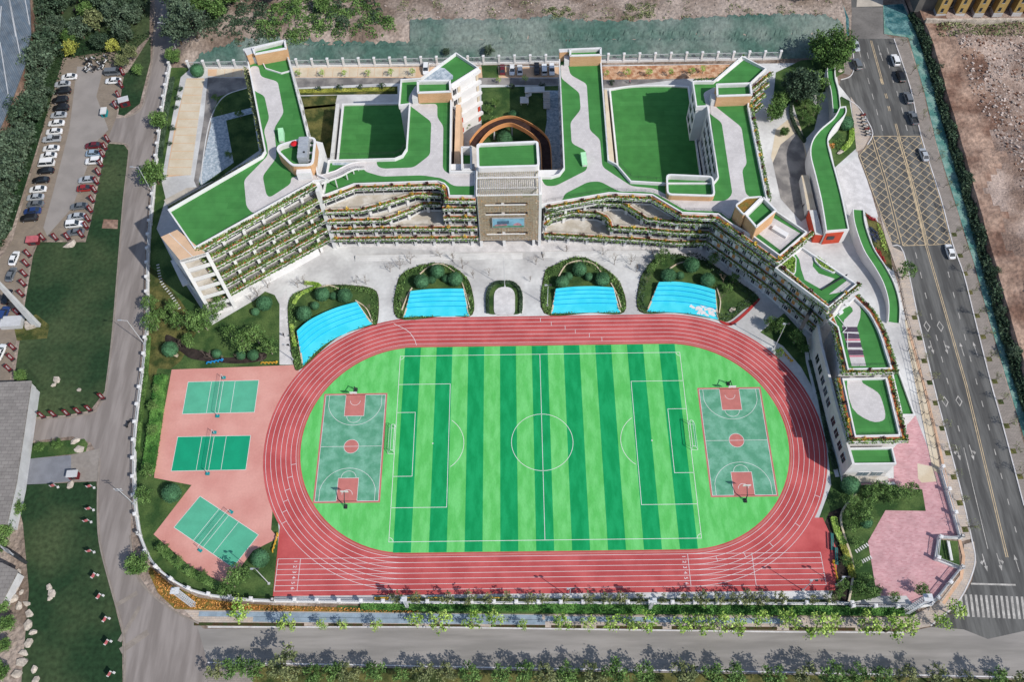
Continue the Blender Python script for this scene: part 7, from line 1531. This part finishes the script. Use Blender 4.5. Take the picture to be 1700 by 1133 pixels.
for i in range(8): a, b = i*math.pi/4, (i+1)*math.pi/4; mb.v += [(0, 0, 2.1), (1.0*math.cos(a), 1.0*math.sin(a), 1.6), (1.0*math.cos(b), 1.0*math.sin(b), 1.6)]; mb.f.append((3*i, 3*i+1, 3*i+2)); mb.m.append(0)
part('canopy', mb.mesh('canopy', M('red_fabric', rgb(214, 44, 52), .06, 2)), t)
mg = M('pale_green_sheet', rgb(170, 222, 178), .06, 1)
for x, y, z, lb in ((467, 225, ZW, 'pale green access cover on the first wing roof'), (969.5, 265, Z3, 'pale green access cover on the third wing roof')):
    c = P(x, y, z+1); t = thing('roof_access_cover', lb, 'cover', (c.x, c.y, z), .12); mb = MB(); mb.v = [(-.7, -1.6, 0), (.7, -1.6, 0), (.7, 1.6, 0), (-.7, 1.6, 0), (-.7, -1.6, .7), (.7, -1.6, .7), (.7, 1.6, 2.2), (-.7, 1.6, 2.2)]; mb.f = [(0, 1, 5, 4), (1, 2, 6, 5), (2, 3, 7, 6), (3, 0, 4, 7), (4, 5, 6, 7)]; mb.m = [0]*5; part('hood', mb.mesh('hood', mg), t)
    mb = MB(); mb.box((0, -1.62, .05), .9, .05, .6); part('door', mb.mesh('door', m_white2), t)
# ================================================================== PEOPLE
def person_mesh(stride, seed):
    s = stride; V = [(0, 0, .95), (0, 0, 1.18), (0, 0, 1.42), (0, .01, 1.52), (0, .02, 1.66),
                     (.19, 0, 1.40), (.25, -.06*s, 1.14), (.24, .1*s, .92), (-.19, 0, 1.40), (-.25, .06*s, 1.14), (-.24, -.12*s, .92),
                     (.1, 0, .9), (.11, .14*s, .5), (.11, .08*s, .08), (.11, .2*s, .04), (-.1, 0, .9), (-.11, -.08*s, .5), (-.11, -.26*s, .1), (-.11, -.14*s, .04)]
    E_ = [(0, 1), (1, 2), (2, 3), (3, 4), (2, 5), (5, 6), (6, 7), (2, 8), (8, 9), (9, 10), (0, 11), (11, 12), (12, 13), (13, 14), (0, 15), (15, 16), (16, 17), (17, 18)]
    R_ = [.15, .14, .16, .06, .105, .07, .055, .045, .07, .055, .045, .1, .07, .05, .05, .1, .07, .05, .05]
    me = bpy.data.meshes.new('person'); me.from_pydata(V, E_, []); o = bpy.data.objects.new('person_tmp', me); COL.objects.link(o)
    md = o.modifiers.new('skin', 'SKIN'); sv = me.skin_vertices[0].data
    for i, r in enumerate(R_): sv[i].radius = (r, r*.8)
    sv[0].use_root = True; o.modifiers.new('sub', 'SUBSURF').levels = 1
    dg = bpy.context.evaluated_depsgraph_get(); dg.update(); out = bpy.data.meshes.new_from_object(o.evaluated_get(dg)); bpy.data.objects.remove(o); return out
skin = M('skin', (.35, .2, .14), .05, 3, fine=0); hair = M('hair', (.015, .012, .01), .1, 3, fine=0)
def person(x, y, rz, shirt, trousers, lb, seed):
    me = person_mesh(1, seed); me.materials.clear()
    for m in (shirt, trousers, skin): me.materials.append(m)
    for p in me.polygons: z = p.center.z; p.material_index = 2 if z > 1.5 else (0 if z > .93 and not (abs(p.center.x) > .2 and z < .99) else (2 if abs(p.center.x) > .19 and z > .85 else 1))
    c = P(x, y); o = place('person', me, None, (c.x, c.y, .05), rz); tag(o, lb, 'person')
    mb = MB(); bm = bmesh.new(); bmesh.ops.create_icosphere(bm, subdivisions=2, radius=.115); mb.v = [(v.co.x, v.co.y-.015, v.co.z+1.70) for v in bm.verts if True]; mb.f = [tuple(v.index for v in f.verts) for f in bm.faces if f.calc_center_median().z > -.01 or f.calc_center_median().y < -.04]; mb.m = [0]*len(mb.f); bm.free(); part('hair', mb.mesh('hair', hair), o)
cloth = lambda n, c: M(n, c, .1, 4, fine=0)
person(1336, 340, .5, cloth('black_jacket', (.02, .02, .022)), cloth('dark_trousers', (.03, .03, .04)), 'person in dark clothes walking on the grey forecourt by the gatehouse', 1)
person(1332, 345, .8, cloth('navy_jacket', (.03, .035, .06)), cloth('black_trousers', (.015, .015, .018)), 'second person in dark clothes just below the other on the forecourt', 2)
person(472, 559, 1.0, cloth('grey_jacket', (.05, .05, .06)), cloth('dark_trousers_b', (.02, .02, .03)), 'person in grey walking on the narrow garden path', 3)
person(1045, 139, 2.0, cloth('pink_coat', (.6, .2, .25)), cloth('dark_trousers_c', (.02, .02, .03)), 'person in pink on the service road behind the right sports hall', 4)
